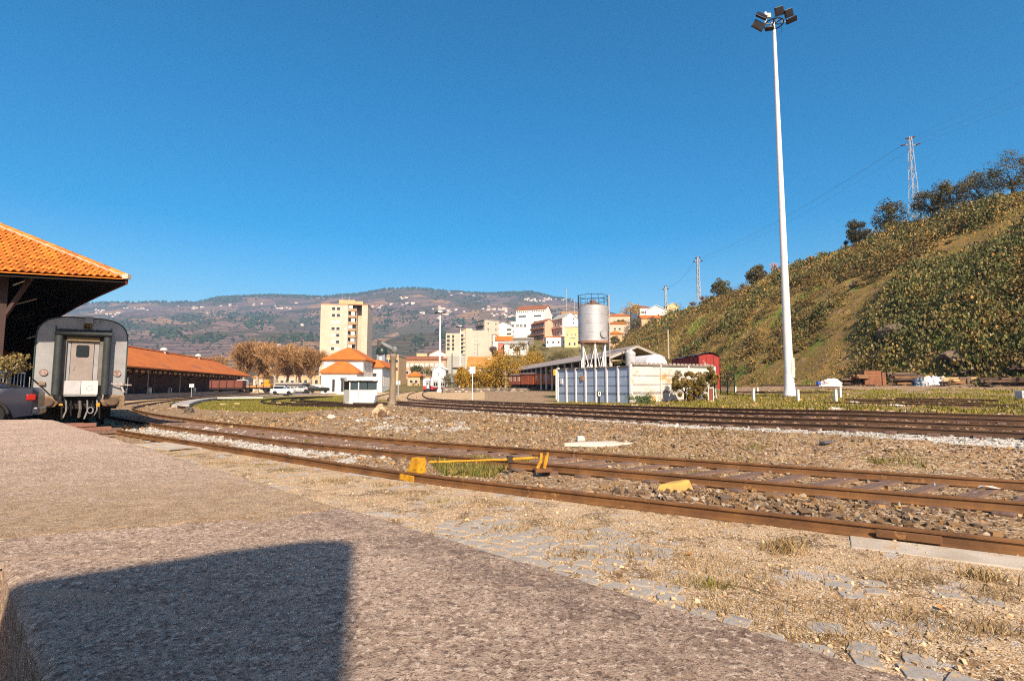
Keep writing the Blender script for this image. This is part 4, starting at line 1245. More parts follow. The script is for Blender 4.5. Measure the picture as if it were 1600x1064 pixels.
# hip caps
hip_dir = (apex - C0).normalized(); hl = (apex - C0).length
cap = MB(); vs_, fs = [], []
for y, r in ((0.0, .125), (.40, .105)):
    for k in range(7):
        a = PI * k / 6; vs_.append((r * math.cos(a), y, r * math.sin(a) * .8))
fs = [(k, k + 1, 8 + k, 7 + k) for k in range(6)] + [tuple(range(6, -1, -1))]
cap.add(vs_, fs); cap_me = cap.mesh('hip_cap', m_tile, smooth=True)
side = hip_dir.cross(Vector((0, 0, 1))).normalized(); upv = side.cross(hip_dir).normalized()
rot_h = Matrix((side, hip_dir, upv)).transposed().to_euler()
s = 0.0
while s < hl - .3:
    place('hip_cap', cap_me, roof, C0 + hip_dir * s + upv * .055 - shed.location, rot_h); s += .36
m = MB(); m.tube([C0 + hip_dir * .02 + upv * .03, C0 + hip_dir * hl + upv * .03], .115, 6); m.build('mortar_bed', m_mortar, roof, world=False).location = -shed.location
MB().box(C0 + Vector((.02, -.02, .03)), (.2, .2, .18)).build('hip_end', m_mortar, roof).location = -shed.location
# timber: posts, braces, rafters
def post_at(p, h, w=.28):
    m = MB(); m.box((p.x, p.y, .66 + h / 2), (w, w, h), rad(45)); m.build('post', m_post, shed, world=True, bevel=.015)
pA = Vector(at(1, 500, 18.6)); post_at(pA, 5.0, .26)
m = MB(); m.tube([Vector((pA.x, pA.y, 3.9)), C0 + e1 * 2.6 + nin * .8 + Vector((0, 0, .2))], .09, 6); m.build('brace', m_post, shed, world=True)
for i in range(2, len(ER)):
    q = left(i, 3.6); post_at(q, 5.6)
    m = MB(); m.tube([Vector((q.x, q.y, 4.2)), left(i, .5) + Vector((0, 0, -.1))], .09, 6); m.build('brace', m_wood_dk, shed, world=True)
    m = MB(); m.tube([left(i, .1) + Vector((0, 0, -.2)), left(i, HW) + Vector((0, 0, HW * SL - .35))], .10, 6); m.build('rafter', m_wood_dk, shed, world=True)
m_tube = mat('white_lamp_tube', (.75, .72, .68), rough=.4)
for (xa, ya, xb, yb, Y) in ((20, 446, 66, 428.5, 19.4), (12, 479, 58, 467, 25), (24, 500, 53, 492, 31), (42, 529, 63, 522, 38)):
    m = MB(); m.tube([at(xa, ya, Y), at(xb, yb, Y + .6)], .03 * Y / 20, 6); m.build('lamp_tube', m_tube, shed, world=True)
# back and side walls of the shed
m = MB()
pw = [left(i, 2 * HW - .8) for i in range(3, len(ER))] + [left(len(ER) - 1, 1.0)]
p0 = EL0 + nin * 1.0
for a, b in zip([p0] + pw[:-1], pw):
    d = (b - a); ln = d.length; c = (a + b) / 2
    m.box((c.x, c.y, 3.4), (ln, .25, 5.6), math.atan2(d.y, d.x))
q0, q1, q2 = left(len(ER) - 1, .6), left(len(ER) - 1, HW), left(len(ER) - 1, 2 * HW - .6); m.add([q0 + Vector((0, 0, -5)), q2 + Vector((0, 0, -5)), q2, q1 + Vector((0, 0, HW * SL - .3)), q0], [(0, 1, 2, 3, 4)])
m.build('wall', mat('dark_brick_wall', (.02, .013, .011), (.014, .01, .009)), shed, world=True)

# unseen stand-in behind the photographer, outlined so its shadow falls on the platform
def make_shadow_caster():
    cs = Vector(plat(0, 0)); 
    S = Vector((-.645, 2.264, PZ)); E = Vector((-1.453, 1.659, PZ))
    hor = Vector((SD.x, SD.y, 0)); 
    ztop = 5.2; tt = (ztop - PZ) / -SD.z
    S2 = S - SD * tt; E2 = S - SD * tt + (E - S).normalized() * 9.0 + Vector((0, 0, .25))
    m = MB()
    n = -hor.normalized()
    w = thing('shadow_caster', 'plain unseen block behind the photographer, shaped to cast shadow on the platform', 'building', (S2.x, S2.y, 0))
    def pp(a, b, z): q = S2 + (E2 - S2).normalized() * a + n * b; return (q.x, q.y, z)
    a1 = 9.0
    def ext(pr, b0, b1):
        q = MB(); k = len(pr); q.add([pp(a, b0, z) for a, z in pr] + [pp(a, b1, z) for a, z in pr], [tuple(range(k)), tuple(range(2 * k - 1, k - 1, -1))] + [(i, k + i, k + (i + 1) % k, (i + 1) % k) for i in range(k)]); return q
    top = [(a1, ztop + .10), (1.2, ztop + .04), (.5, ztop + .02), (.22, ztop - .01), (.08, ztop - .07), (.02, ztop - .16)]
    ext([(.02, -.3), (a1, -.3)] + top, 0, 5).build('wall', mat('caster_brick', (.24, .12, .08), (.18, .09, .06)), w, world=True)
    ext([(a, z + .003) for a, z in top] + [(a - .02, z + .10) for a, z in reversed(top)], -.05, 5.02).build('roof', m_tile, w, world=True)
make_shadow_caster()

# ================================================================== COACH
m_alu = mat('grey_coach_panel', (0.29, 0.295, 0.305), (0.22, 0.22, 0.23), rough=0.5, scale=2, metal=0.0, spec=.5, spots=(.20, .17, .14), spot_scale=3, spot_cut=.60)
m_coach_dk = mat('coach_seam_green', (0.05, 0.075, 0.07), (0.035, 0.05, 0.05), rough=.6)
m_rubber = mat('gangway_rubber', (0.04, 0.046, 0.048), (0.026, 0.03, 0.033), rough=.55)
m_under = mat('underframe_black', (0.012, 0.011, 0.011), (0.02, 0.017, 0.015), rough=.8)
m_brown_b = mat('rusty_buffer', (0.26, 0.18, 0.11), (0.14, 0.085, 0.05), scale=3, spots=(.08, .05, .03), spot_scale=3, spot_cut=.55)
m_glass = mat('dark_glass', (0.012, 0.014, 0.017), rough=.12, spec=.6)
m_red = mat('red_lens', (.35, .02, .015), rough=.25)
m_roof_c = mat('coach_roof', (0.10, 0.10, 0.105), (.07, .07, .07))
def coach_profile(w=1.425, zb=1.0, ze=3.48, zt=4.36, n=14):
    pts = [(-w, zb), (-w, ze)]
    for k in range(1, n):
        a = PI - PI * k / n
        pts.append((w * np.sign(math.cos(a)) * abs(math.cos(a)) ** .55, ze + (zt - ze) * math.sin(a) ** .82))
    return pts + [(w, ze), (w, zb)]
def make_coach():
    cx_, cy_ = at(121.5, 668, 21.1)[:2]
    t = thing('passenger_coach', 'grey passenger coach with end door and rubber gangway under the tiled shed', 'railway coach', (cx_, cy_, 0), rad(40.0))
    P = coach_profile()
    body = MB().sweepy(P, 0.03, 21).build('body', m_alu, t, smooth=True)
    # roof cap and corner strips
    m = MB()
    Pi = [(x * 1.012, z + (0.012 if z > 1.1 else 0)) for x, z in P[1:-1]]
    for a, b in zip(Pi[:-1], Pi[1:]):
        m.add([(a[0], -.005, a[1]), (b[0], -.005, b[1]), (b[0], 21.02, b[1]), (a[0], 21.02, a[1])], [(0, 1, 2, 3)])
    m.build('roof', m_roof_c, body, smooth=True)
    m = MB(); m.tube([(p[0] * .995, .0, p[1]) for p in P], .028, 6); m.build('corner_trim', m_coach_dk, body, smooth=True)
    # end wall
    m = MB(); m.add([(x, .0, z) for x, z in P], [tuple(range(len(P)))]); m.add([(x, .04, z) for x, z in P], [tuple(range(len(P)))]); m.build('end_panel', m_alu, t)
    for sx in (-1, 1):
        m = MB(); m.bx(sx * .86 - .02, sx * .86 + .02, -.03, 0, 1.3, 3.98); m.build('seam_strip', m_coach_dk, t)
        # gangway rubber tubes
        m = MB(); m.tube([(sx * .74, -.30, 1.33), (sx * .74, -.30, 3.6)], .125, 12); m.bx(sx * .80 - .05, sx * .80 + .05, -.28, 0, 1.33, 3.75); m.build('gangway_tube', m_rubber, t, smooth=True)
        # buffer with stepped housing
        m = MB()
        x0, x1 = (sx * 1.43, sx * .62)
        m.sweepy([(x0, .86), (sx * .74, .86), (x1, 1.02), (x1 + sx * .02, 1.12), (sx * .86, 1.3), (x0, 1.3)], -.12, .02)
        bb = m.build('buffer_beam', m_brown_b, t, bevel=.03)
        m = MB(); ring = []
        for k in range(20):
            a = 2 * PI * k / 20; ring.append((sx * 1.0 + .235 * math.cos(a), 1.06 + .17 * math.sin(a)))
        m.sweepy(ring, -.20, -.125); m.build('buffer', mat('buffer_plate', (.13, .085, .055), (.07, .045, .03)), t, bevel=.02)
        # tail lamp
        m = MB(); n = 20
        for k in range(n):
            a, b = 2 * PI * k / n, 2 * PI * (k + 1) / n
            for r0_, r1_, y0_, y1_ in ((.135, .12, -.01, -.06), (.12, .09, -.06, -.04)):
                m.add([(sx * 1.13 + r0_ * math.cos(a), y0_, 2.18 + r0_ * math.sin(a)), (sx * 1.13 + r0_ * math.cos(b), y0_, 2.18 + r0_ * math.sin(b)),
                       (sx * 1.13 + r1_ * math.cos(b), y1_, 2.18 + r1_ * math.sin(b)), (sx * 1.13 + r1_ * math.cos(a), y1_, 2.18 + r1_ * math.sin(a))], [(0, 1, 2, 3)])
        lamp = m.build('tail_lamp', mat('lamp_ring', (.30, .27, .25), rough=.4), t, smooth=True)
        m = MB(); m.sweepy([(sx * 1.13 + .10 * math.cos(2 * PI * k / 16), 2.18 + .10 * math.sin(2 * PI * k / 16)) for k in range(16)], -.05, -.042)
        m.build('lens', mat('lamp_lens', (.40, .32, .29), (.22, .09, .07), rough=.2, scale=8), lamp)
        # handrails and coupling hook fittings
        m = MB(); m.tube([(sx * 1.5, -.05, 2.0), (sx * 1.5, -.05, 1.55)], .015, 6); m.build('grab_rail', m_steel, t)
    m = MB(); m.tube([(-.86, -.28, 3.72), (.86, -.28, 3.72)], .115, 12); m.tube([(-.80, -.15, 3.74), (.84, -.15, 3.78)], .12, 8); m.build('gangway_tube', m_rubber, t, smooth=True)
    # frame round the door, door, window, fold plate
    m = MB()
    for x0, x1, z0, z1 in ((-.62, -.50, 1.33, 3.6), (.50, .62, 1.33, 3.6), (-.62, .62, 3.44, 3.6)): m.bx(x0, x1, -.12, -.0, z0, z1)
    m.build('door_frame', mat('door_frame_grey', (.17, .155, .14), (.12, .11, .1)), t)
    d = MB().bx(-.36, .34, -.05, -.002, 1.33, 3.40).build('door', mat('door_panel', (.30, .25, .23), (.22, .185, .17), scale=1.4, bump=.4, bscale=3, bdist=.05), t, bevel=.01)
    MB().bx(-.495, -.38, -.035, -.002, 1.33, 3.40).build('door_side_panel', m_alu, t); MB().bx(.36, .495, -.035, -.002, 1.33, 3.40).build('door_side_panel', m_alu, t)
    m = MB(); rr = []
    for cx2, cz2, a0 in ((.13, 3.2, 0), (-.13, 3.2, 90), (-.13, 2.86, 180), (.13, 2.86, 270)):
        for k in range(5):
            a = rad(a0 + 22.5 * k); rr.append((cx2 - .01 + .07 * math.cos(a), cz2 + .07 * math.sin(a)))
    m.sweepy(rr, -.06, -.045); m.build('window', m_glass, d)
    MB().bx(-.27, -.25, -.09, -.04, 2.3, 2.45).build('handle', m_steel, d)
    MB().bx(-.5, .5, -.16, -.10, 3.42, 3.56).build('header_plate', mat('header_brass', (.22, .16, .08), (.15, .11, .06)), t)
    m = MB(); m.bx(-.50, .0, -.38, -.30, 1.33, 1.86); m.build('fold_plate', mat('fold_plate_grey', (.42, .42, .43), (.36, .36, .37)), t, bevel=.02)
    m = MB(); m.bx(.01, .53, -.38, -.30, 1.33, 1.86); m.build('fold_plate', mat('fold_plate_white', (.60, .57, .55), (.52, .5, .48)), t, bevel=.02)
    m = MB(); m.tube([(.27 + .1 * math.cos(a), -.385, 1.58 + .1 * math.sin(a)) for a in np.linspace(0, 2 * PI, 14)], .006, 4, cap=False); m.build('ring_mark', mat('grey_mark', (.3, .3, .3)), t)
    # top lamp box
    m = MB(); m.bx(-.02, .26, -.14, .02, 4.12, 4.40); m.build('roof_lamp', m_alu, t, bevel=.02)
    MB().bx(-.03, .22, -.08, .0, 3.93, 4.11).build('lamp_recess', mat('amber_lamp', (.25, .13, .02), (.03, .02, .01), scale=10, contrast=(.45, .55)), t)
    # diagonal cable and plugs
    m = MB(); m.tube([(-1.44, -.06, 1.95), (-1.2, -.08, 1.7), (-.9, -.06, 1.33)], .022, 6); m.build('jumper_cable', m_under, t)
    m = MB(); m.bx(-1.24, -1.06, -.10, 0, 1.70, 1.82); m.build('socket', m_brown_b, t)
    m = MB(); m.tube([(.92, -.12, 1.76), (1.2, -.22, 1.72), (1.62, -.15, 1.7)], .03, 6); m.tube([(1.25, -.2, 1.72), (1.38, -.25, 1.4)], .035, 6); m.lathe([(.02, 0), (.1, .02), (.1, .12), (.03, .15)], 10, (1.28, -.2, 1.66)); m.build('coupling_plug', mat('pale_metal', (.42, .36, .34), (.28, .24, .22), rough=.5), t, smooth=True)
    # underframe: coupling, hoses, steps, bogie
    m = MB(); m.bx(-.55, .55, -.02, .25, .78, 1.3); m.bx(-1.2, 1.2, .3, 20.5, .75, 1.05); m.build('underframe', m_under, t)
    m = MB(); m.tube([(0, -.02, 1.06), (0, -.35, 1.04)], .06, 8); m.tube([(0, -.35, 1.1), (.03, -.38, .8), (0, -.34, .45)], .05, 8); m.build('coupling_hook', mat('hook_steel', (.14, .12, .11), (.08, .07, .06), rough=.5), t, smooth=True)
    for k, x in enumerate((-.55, -.42, -.28, .22, .38, .52, .6)):
        m = MB(); z1 = .38 + .07 * (k % 3); m.tube([(x, -.05, 1.12), (x + .02, -.26, 1.05), (x + .03, -.24, .7), (x + .05 * (-1) ** k, -.16, z1)], .028, 6)
        m.build('brake_hose', mat('hose_pale', (.30, .29, .28), (.12, .12, .12)) if k % 2 else m_under, t, smooth=True)
    m = MB(); m.tube([(.34 + .09 * math.cos(a), -.3, .72 + .12 * math.sin(a)) for a in np.linspace(0, 2 * PI, 12)], .02, 5, cap=False); m.build('coupling_ring', m_steel, t)
    MB().bx(.52, .62, -.28, -.22, .85, 1.0).build('yellow_cock', m_yel, t); MB().bx(-.62, -.5, -.28, -.2, .92, .99).build('yellow_cock', m_yel, t)
    MB().bx(-.5, .5, -.36, -.1, 1.27, 1.32).build('step_plate', m_steel, t)
    wheel = MB(); n = 24
    prof = [(.0, -.06), (.30, -.06), (.40, -.07), (.46, -.07), (.46, .05), (.49, .07), (.49, .09), (.0, .09)]
    for i in range(len(prof) - 1):
        for k in range(n):
            a, b = 2 * PI * k / n, 2 * PI * (k + 1) / n; (r0_, x0_), (r1_, x1_) = prof[i], prof[i + 1]
            wheel.add([(x0_, r0_ * math.cos(a), r0_ * math.sin(a)), (x0_, r0_ * math.cos(b), r0_ * math.sin(b)), (x1_, r1_ * math.cos(b), r1_ * math.sin(b)), (x1_, r1_ * math.cos(a), r1_ * math.sin(a))], [(0, 1, 2, 3)])
    wme = wheel.mesh('wheel', m_under)
    for y in (2.4, 4.9, 16.1, 18.6):
        for sx in (-1, 1): place('wheel', wme, t, (sx * .84, y, .47), (0, 0, 0), (-sx, 1, 1))
    for y in (3.65, 17.35): MB().bx(-1.1, 1.1, y - 1.9, y + 1.9, .35, .75).build('bogie_frame', m_under, t)
    # side windows
    for k in range(9):
        for sx in (-1, 1):
            MB().bx(sx * 1.42, sx * 1.437, 1.6 + k * 2.05, 2.9 + k * 2.05, 2.1, 3.0).build('side_window', m_glass, t)
    return t
coach = make_coach()
# track stub the coach stands on
t = thing('coach_track', 'dark rails under the grey coach', 'railway track', (coach.location.x, coach.location.y, 0))
hc = Vector((-.643, .766, 0)); rc = Vector((.766, .643, 0))
for sx in (-1,):
    MB().profile(RAIL, [coach.location + rc * sx * .86 + hc * s for s in (-1.2, 24)]).build('rail', m_oldrail, t, world=True)
m = MB(); p = coach.location + hc * -1.15; m.box((p.x, p.y, -.05), (2.6, .35, .2), rad(40)); m.build('end_timber', m_sleeper, t, world=True)

# stacked reddish boards in front of the coach
t = thing('board_stack', 'low stack of reddish boards in front of the grey coach', 'boards', tuple(at(100, 668, 18.6)[:2]) + (0.1,), rad(42))
m_rb = mat('reddish_board', (.24, .115, .085), (.15, .075, .055), stretch=(1, 8, 8))
for k, (dx, dy, dz, L_) in enumerate(((0, 0, .20, 1.75), (.35, -.1, .06, 1.9), (-.3, .16, .06, 1.2), (-.1, .15, .21, 1.3))):
    MB().box((dx, dy, dz), (L_, .26, .12), .04 * k).build('board', m_rb, t, bevel=.01)

# railing and potted tree left of the coach
m_railing = mat('blue_grey_railing', (.30, .36, .40), (.24, .28, .32), rough=.5)
rl_b = at(2, 606, 17.0); rl_e = at(37, 606, 18.4)
t = thing('railing', 'pale blue metal railing beside the clipped tree', 'railing', (rl_b[0], rl_b[1], .66))
a0, a1 = Vector((rl_b[0], rl_b[1], 0)), Vector((rl_e[0], rl_e[1], 0)); a00 = a0 - (a1 - a0) * 1.2
ztop = float(at(37, 583, 18.4)[2])
for z_ in (ztop, .9): MB().tube([a00 + Vector((0, 0, z_)), a1 + Vector((0, 0, z_))], .03, 6).build('top_rail', m_railing, t, world=True)
for k in range(15):
    p = a00.lerp(a1, k / 14); MB().tube([p + Vector((0, 0, .66)), p + Vector((0, 0, ztop))], .016, 6).build('baluster', m_railing, t, world=True)
# ================================================================== TREES
m_leaf = vmat('leaf', 0.7, trans=0.2)
m_twig = vmat('twig', 0.9)
m_bark = mat('bark', (.13, .09, .06), (.07, .05, .035), bump=.8, bscale=12, bdist=.03)
m_bark_pale = mat('pale_bark', (.40, .34, .27), (.20, .16, .12), scale=2.5, contrast=(.42, .58))
def leaf_cloud(centres, radii, per, size, pal, seed, up=0.3, flat=1.0, droop=0.0):
    r_ = np.random.default_rng(seed); V, C = [], []
    for (c, rr) in zip(centres, radii):
        n = per
        d = r_.normal(0, 1, (n, 3)); d /= np.linalg.norm(d, axis=1)[:, None]
        rad_ = rr * r_.uniform(.35, 1.0, n) ** .6
        p = np.asarray(c) + d * rad_[:, None] * np.array([1, 1, flat])
        if droop: p[:, 2] -= droop * r_.uniform(0, 1, n) ** 2
        nrm_ = d * .8 + r_.normal(0, .6, (n, 3)) + np.array([0, 0, up]); nrm_ /= np.linalg.norm(nrm_, axis=1)[:, None]
        t1 = np.cross(nrm_, r_.normal(0, 1, (n, 3))); t1 /= np.linalg.norm(t1, axis=1)[:, None] + 1e-9
        t2 = np.cross(nrm_, t1); s = size * r_.uniform(.6, 1.3, n)[:, None]
        V.append(np.stack([p - t1 * s, p - t2 * s * .5, p + t1 * s, p + t2 * s * .5], 1).reshape(-1, 3))
        base = np.array(pal)[r_.integers(0, len(pal))] * r_.uniform(.75, 1.2)
        k = np.array(pal)[r_.integers(0, len(pal), n)] * .5 + base * .5
        C.append(np.repeat(k * r_.uniform(.75, 1.25, (n, 1)), 4, 0))
    V = np.vstack(V); return V, np.arange(len(V)).reshape(-1, 4), np.vstack(C)
def crown_points(h, r, z0, n, seed, shape='round'):
    r_ = np.random.default_rng(seed); out = []
    while len(out) < n:
        p = r_.uniform(-1, 1, 3)
        if np.linalg.norm(p) > 1: continue
        q = np.linalg.norm(p)
        if q < .45 and r_.uniform() < .7: continue
        k = 1.0
        if shape == 'cone': k = (1 - p[2]) / 2 + .15
        out.append((p[0] * r * k, p[1] * r * k, z0 + (p[2] + 1) / 2 * (h - z0)))
    return out
def trunk_mesh(h, r, z0, tips, seed, n_l=7):
    rnd = random.Random(seed); m = MB()
    b = Vector((rnd.uniform(-.1, .1) * h * .3, rnd.uniform(-.1, .1) * h * .3, z0 + (h - z0) * .25))
    m.tube([(0, 0, -.4), (b.x * .3, b.y * .3, z0 * .6), b], [r * 1.25, r, r * .7], 7)
    for k in range(min(n_l, len(tips))):
        t_ = Vector(tips[k * len(tips) // n_l]); mid = b.lerp(t_, .5) + Vector((rnd.uniform(-.1, .1), rnd.uniform(-.1, .1), .08)) * h * .3
        s = b.lerp(Vector((0, 0, z0 * .8)), rnd.uniform(0, .5))
        m.tube([s, mid, t_], [r * .5, r * .3, r * .08], 5)
    return m
def leafy(name, label, loc, h, r, z0, pal, seed, clumps=26, per=60, leaf=.16, shape='round', flat=.8, group=None, cat='tree', bark=None, trunk_r=None, rr=.36, droop=0., parent=None):
    t = thing(name, label, cat, loc, 0, group)
    pts = crown_points(h, r, z0, clumps, seed, shape)
    trunk_mesh(h, trunk_r or h * .035, max(z0, .1), pts, seed).build('trunk', bark or m_bark, t, smooth=True)
    r_ = np.random.default_rng(seed + 1)
    V, F, C = leaf_cloud(pts, r * rr * r_.uniform(.6, 1.25, len(pts)), per, leaf, pal, seed + 2, flat=flat, droop=droop)
    o = big_mesh('crown', V, F, m_leaf, C); o.parent = t
    return t
def bare_meshes(h, seed, pal, n_twig=2600, r=None, trunk_r=.3, z0=.28, spread=.55, up=.75):
    """leafless tree: forked limbs and a haze of twigs"""
    rnd = random.Random(seed); r_ = np.random.default_rng(seed); m = MB(); ends = []
    def grow(p, d, L, rad_, lv):
        q = p + d * L; m.tube([p, p.lerp(q, .5) + Vector((rnd.uniform(-.05, .05), rnd.uniform(-.05, .05), 0)) * L, q], [rad_, rad_ * .8, rad_ * .6], 5 if lv else 8)
        if lv >= 1: ends.append((np.array(p.lerp(q, .4)), np.array(d), L)); ends.append((np.array(q), np.array(d), L))
        if lv < 3:
            for k in range(rnd.choice((3, 3, 4)) if lv < 2 else 2):
                a = rnd.uniform(0, 2 * PI); dv = (d + Vector((math.cos(a), math.sin(a), rnd.uniform(-.1, .5))) * spread).normalized(); dv = (dv + Vector((0, 0, .25 * up))).normalized()
                grow(q, dv, L * rnd.uniform(.55, .8), rad_ * .55, lv + 1)
    grow(Vector((0, 0, -.4)), Vector((0, 0, 1)), h * z0, trunk_r, 0)
    e = [ends[i] for i in r_.integers(0, len(ends), n_twig)]
    P = np.array([k[0] for k in e]); D = np.array([k[1] for k in e]); L = np.array([k[2] for k in e])
    d = D + r_.normal(0, .55, (n_twig, 3)) + np.array([0, 0, .45 * up]); d /= np.linalg.norm(d, axis=1)[:, None]
    ln = (h * .075 * r_.uniform(.4, 1.5, n_twig))[:, None]
    P = P + r_.normal(0, h * .025, (n_twig, 3)); sd = np.cross(d, r_.normal(0, 1, (n_twig, 3))); sd /= np.linalg.norm(sd, axis=1)[:, None] + 1e-9
    w = h * .0017
    V = np.stack([P - sd * w, P + sd * w, P + d * ln * .6 + sd * w * .8 + r_.normal(0, h * .004, (n_twig, 3)), P + d * ln], 1).reshape(-1, 3)
    F = np.arange(len(V)).reshape(-1, 4)
    C = np.repeat(np.array(pal)[r_.integers(0, len(pal), n_twig)] * r_.uniform(.7, 1.3, (n_twig, 1)), 4, 0)
    return m, V, F, C
OLIVE = [(.08, .075, .026), (.13, .11, .035), (.055, .055, .022), (.18, .14, .05), (.15, .10, .04)]

# trees along the crest of the hill
def crest_pt(px, py, back=0.0):
    d = ray(px, py); a = d[0] / d[1]
    Ys = np.arange(40, 420, .5); X = a * Ys; h = hill_z(X, Ys); el = (h - EYE) / Ys
    inside = (X > hill_foot(Ys)) & (X < hill_crest(Ys) + 30 + back)
    z = EYE + d[2] / d[1] * Ys
    hit = np.where(inside & (h >= z))[0]
    k = hit[0] if len(hit) else np.argmax(np.where(inside, el, -9))
    return Vector((X[k], Ys[k], h[k] - .3))
CT = 'trees along the hill crest'
crest = [(1127, 470, 34, 26, 'round dark tree, lowest of the leafy trees on the hill crest'), (1183, 448, 34, 28, 'small round tree just left of the pink blossom on the crest'),
         (1340, 366, 40, 34, 'low ragged tree on the crest left of the round one before the pylon'), (1390, 350, 54, 44, 'rounded olive tree on the crest just left of the pylon'),
         (1455, 333, 52, 46, 'olive tree on the crest just right of the pylon'), (1487, 322, 58, 46, 'second olive tree right of the pylon on the crest'), (1532, 308, 56, 56, 'wide olive tree on the crest near the right edge'),
         (1583, 296, 70, 60, 'tallest dark tree on the crest at the right edge of the picture')]
for k, (px, py, hpx, wpx, lb) in enumerate(crest):
    p = crest_pt(px, py); s = ppm(p.y)
    leafy('olive_tree', lb, p, hpx / s, wpx / s / 2, hpx / s * .12, OLIVE, 100 + k, 44, 95, .15 * p.y / 95, flat=.85, group=CT, rr=.42)
for k, (px, py, hpx, pal, lb) in enumerate(((1160, 455, 26, [(.14, .10, .09)], 'bare grey shrubby tree between two round trees on the crest'), (1208, 430, 40, [(.62, .40, .40), (.55, .36, .36)], 'pink blossoming tree behind the light mast on the crest'),
                                            (1320, 372, 30, [(.06, .05, .045)], 'bare dark little tree leaning out on the crest'), (1232, 422, 22, [(.20, .14, .12)], 'bare brown bush right of the pink tree'),
                                            (1100, 478, 34, [(.15, .09, .07)], 'bare reddish bush on the crest below the far pylon'), (1082, 480, 28, [(.13, .08, .06)], 'bare brown bush left of the reddish one on the crest'))):
    p = crest_pt(px, py); h = hpx / ppm(p.y); m, V, F, C = bare_meshes(h, 140 + k, pal, 900, trunk_r=h * .03, z0=.22, spread=.8)
    t = thing('bare_tree', lb, 'tree', p); m.build('trunk', m_bark, t, smooth=True); o = big_mesh('crown', V, F, m_twig, C); o.parent = t

# prickly pear and scrub on the slope: one mass nobody could count
def hill_at(n, t0=0.02, t1=0.98, y0=30, y1=230):
    y = np.exp(RNG.uniform(math.log(y0), math.log(y1), n)); tt = RNG.uniform(t0, t1, n)
    x = hill_foot(y) + tt * (hill_crest(y) - hill_foot(y)); return x, y, tt
def make_pads():
    x, y, tt = hill_at(4600)
    a = x / y
    dens = fbm(x * .07, y * .07, 201, 4) + .35 * sstep(.55, .85, a) * sstep(.75, .3, tt) * 1.2 + .35 * np.exp(-((tt - .8) / .13) ** 2) - .12 * sstep(.45, .3, a)
    k = dens > .05; x, y, tt, dens = x[k][:1900], y[k][:1900], tt[k][:1900], dens[k][:1900]
    V, C = [], []
    pal = np.array([(.20, .165, .05), (.28, .22, .07), (.13, .125, .045), (.36, .25, .09), (.10, .105, .04)])
    ang = np.linspace(0, 2 * PI, 7)[:6]
    F = []
    base = 0
    for i in range(len(x)):
        n = int(RNG.integers(50, 110)); R = RNG.uniform(.8, 2.6) * (1 + .5 * max(dens[i], 0)); H = RNG.uniform(.9, 2.3) * (1 + .3 * max(dens[i], 0))
        z = float(hill_z(x[i], y[i]))
        if n == 0: continue
        p = RNG.normal(0, .5, (n, 2)) * R
        hh = RNG.uniform(0, 1, n) * H * np.clip(1.2 - (np.linalg.norm(p, axis=1) / R) ** 2, .2, 1)
        px_, py_ = x[i] + p[:, 0], y[i] + p[:, 1]
        pz = hill_z(px_, py_) + hh + .1
        az = RNG.uniform(0, PI, n); tilt = RNG.normal(0, .45, n)
        u = np.stack([np.cos(az), np.sin(az), 0 * az], -1); w = np.stack([-np.sin(az) * np.sin(tilt), np.cos(az) * np.sin(tilt), np.cos(tilt)], -1)
        sz = RNG.uniform(.09, .18, n) * max(1, y[i] / 85)
        ring = (u[:, None] * np.cos(ang)[None, :, None] * .75 + w[:, None] * np.sin(ang)[None, :, None] * 1.15) * sz[:, None, None]
        V.append((np.stack([px_, py_, pz], -1)[:, None] + ring).reshape(-1, 3))
        orange = tt[i] > .62 and RNG.uniform() < .45
        cl = np.array([(.50, .66, .62), (.7, .82, .7), (1, 1, 1), (1.15, 1.0, .85), (.8, .72, .7)])[RNG.choice(5, p=[.26, .28, .2, .13, .13])]; c = pal[RNG.integers(0, 5, n)] * cl * RNG.uniform(.8, 1.15, (n, 1)) * .5 + pal[RNG.integers(0, 5)] * cl * RNG.uniform(.8, 1.15, (n, 1)) * .5
        fr = RNG.uniform(0, 1, n) < (.22 if orange else .02)
        c[fr] = np.array([(.52, .26, .07)]) * RNG.uniform(.6, 1.1, (fr.sum(), 1))
        pale = RNG.uniform(0, 1, n) < .02; c[pale] = np.array([(.42, .34, .18)])
        C.append(np.repeat(c, 6, 0))
    V = np.vstack(V); C = np.vstack(C); n = len(V) // 6; o = np.arange(n)[:, None] * 6
    F = np.vstack([o + np.array([[0, 1, 2, 3]]), o + np.array([[0, 3, 4, 5]])])
    ob = big_mesh('prickly_pear', V, F, m_leaf, C)
    tag(ob, 'thickets of prickly pear cactus covering the hillside', None, None, 'stuff')
make_pads()
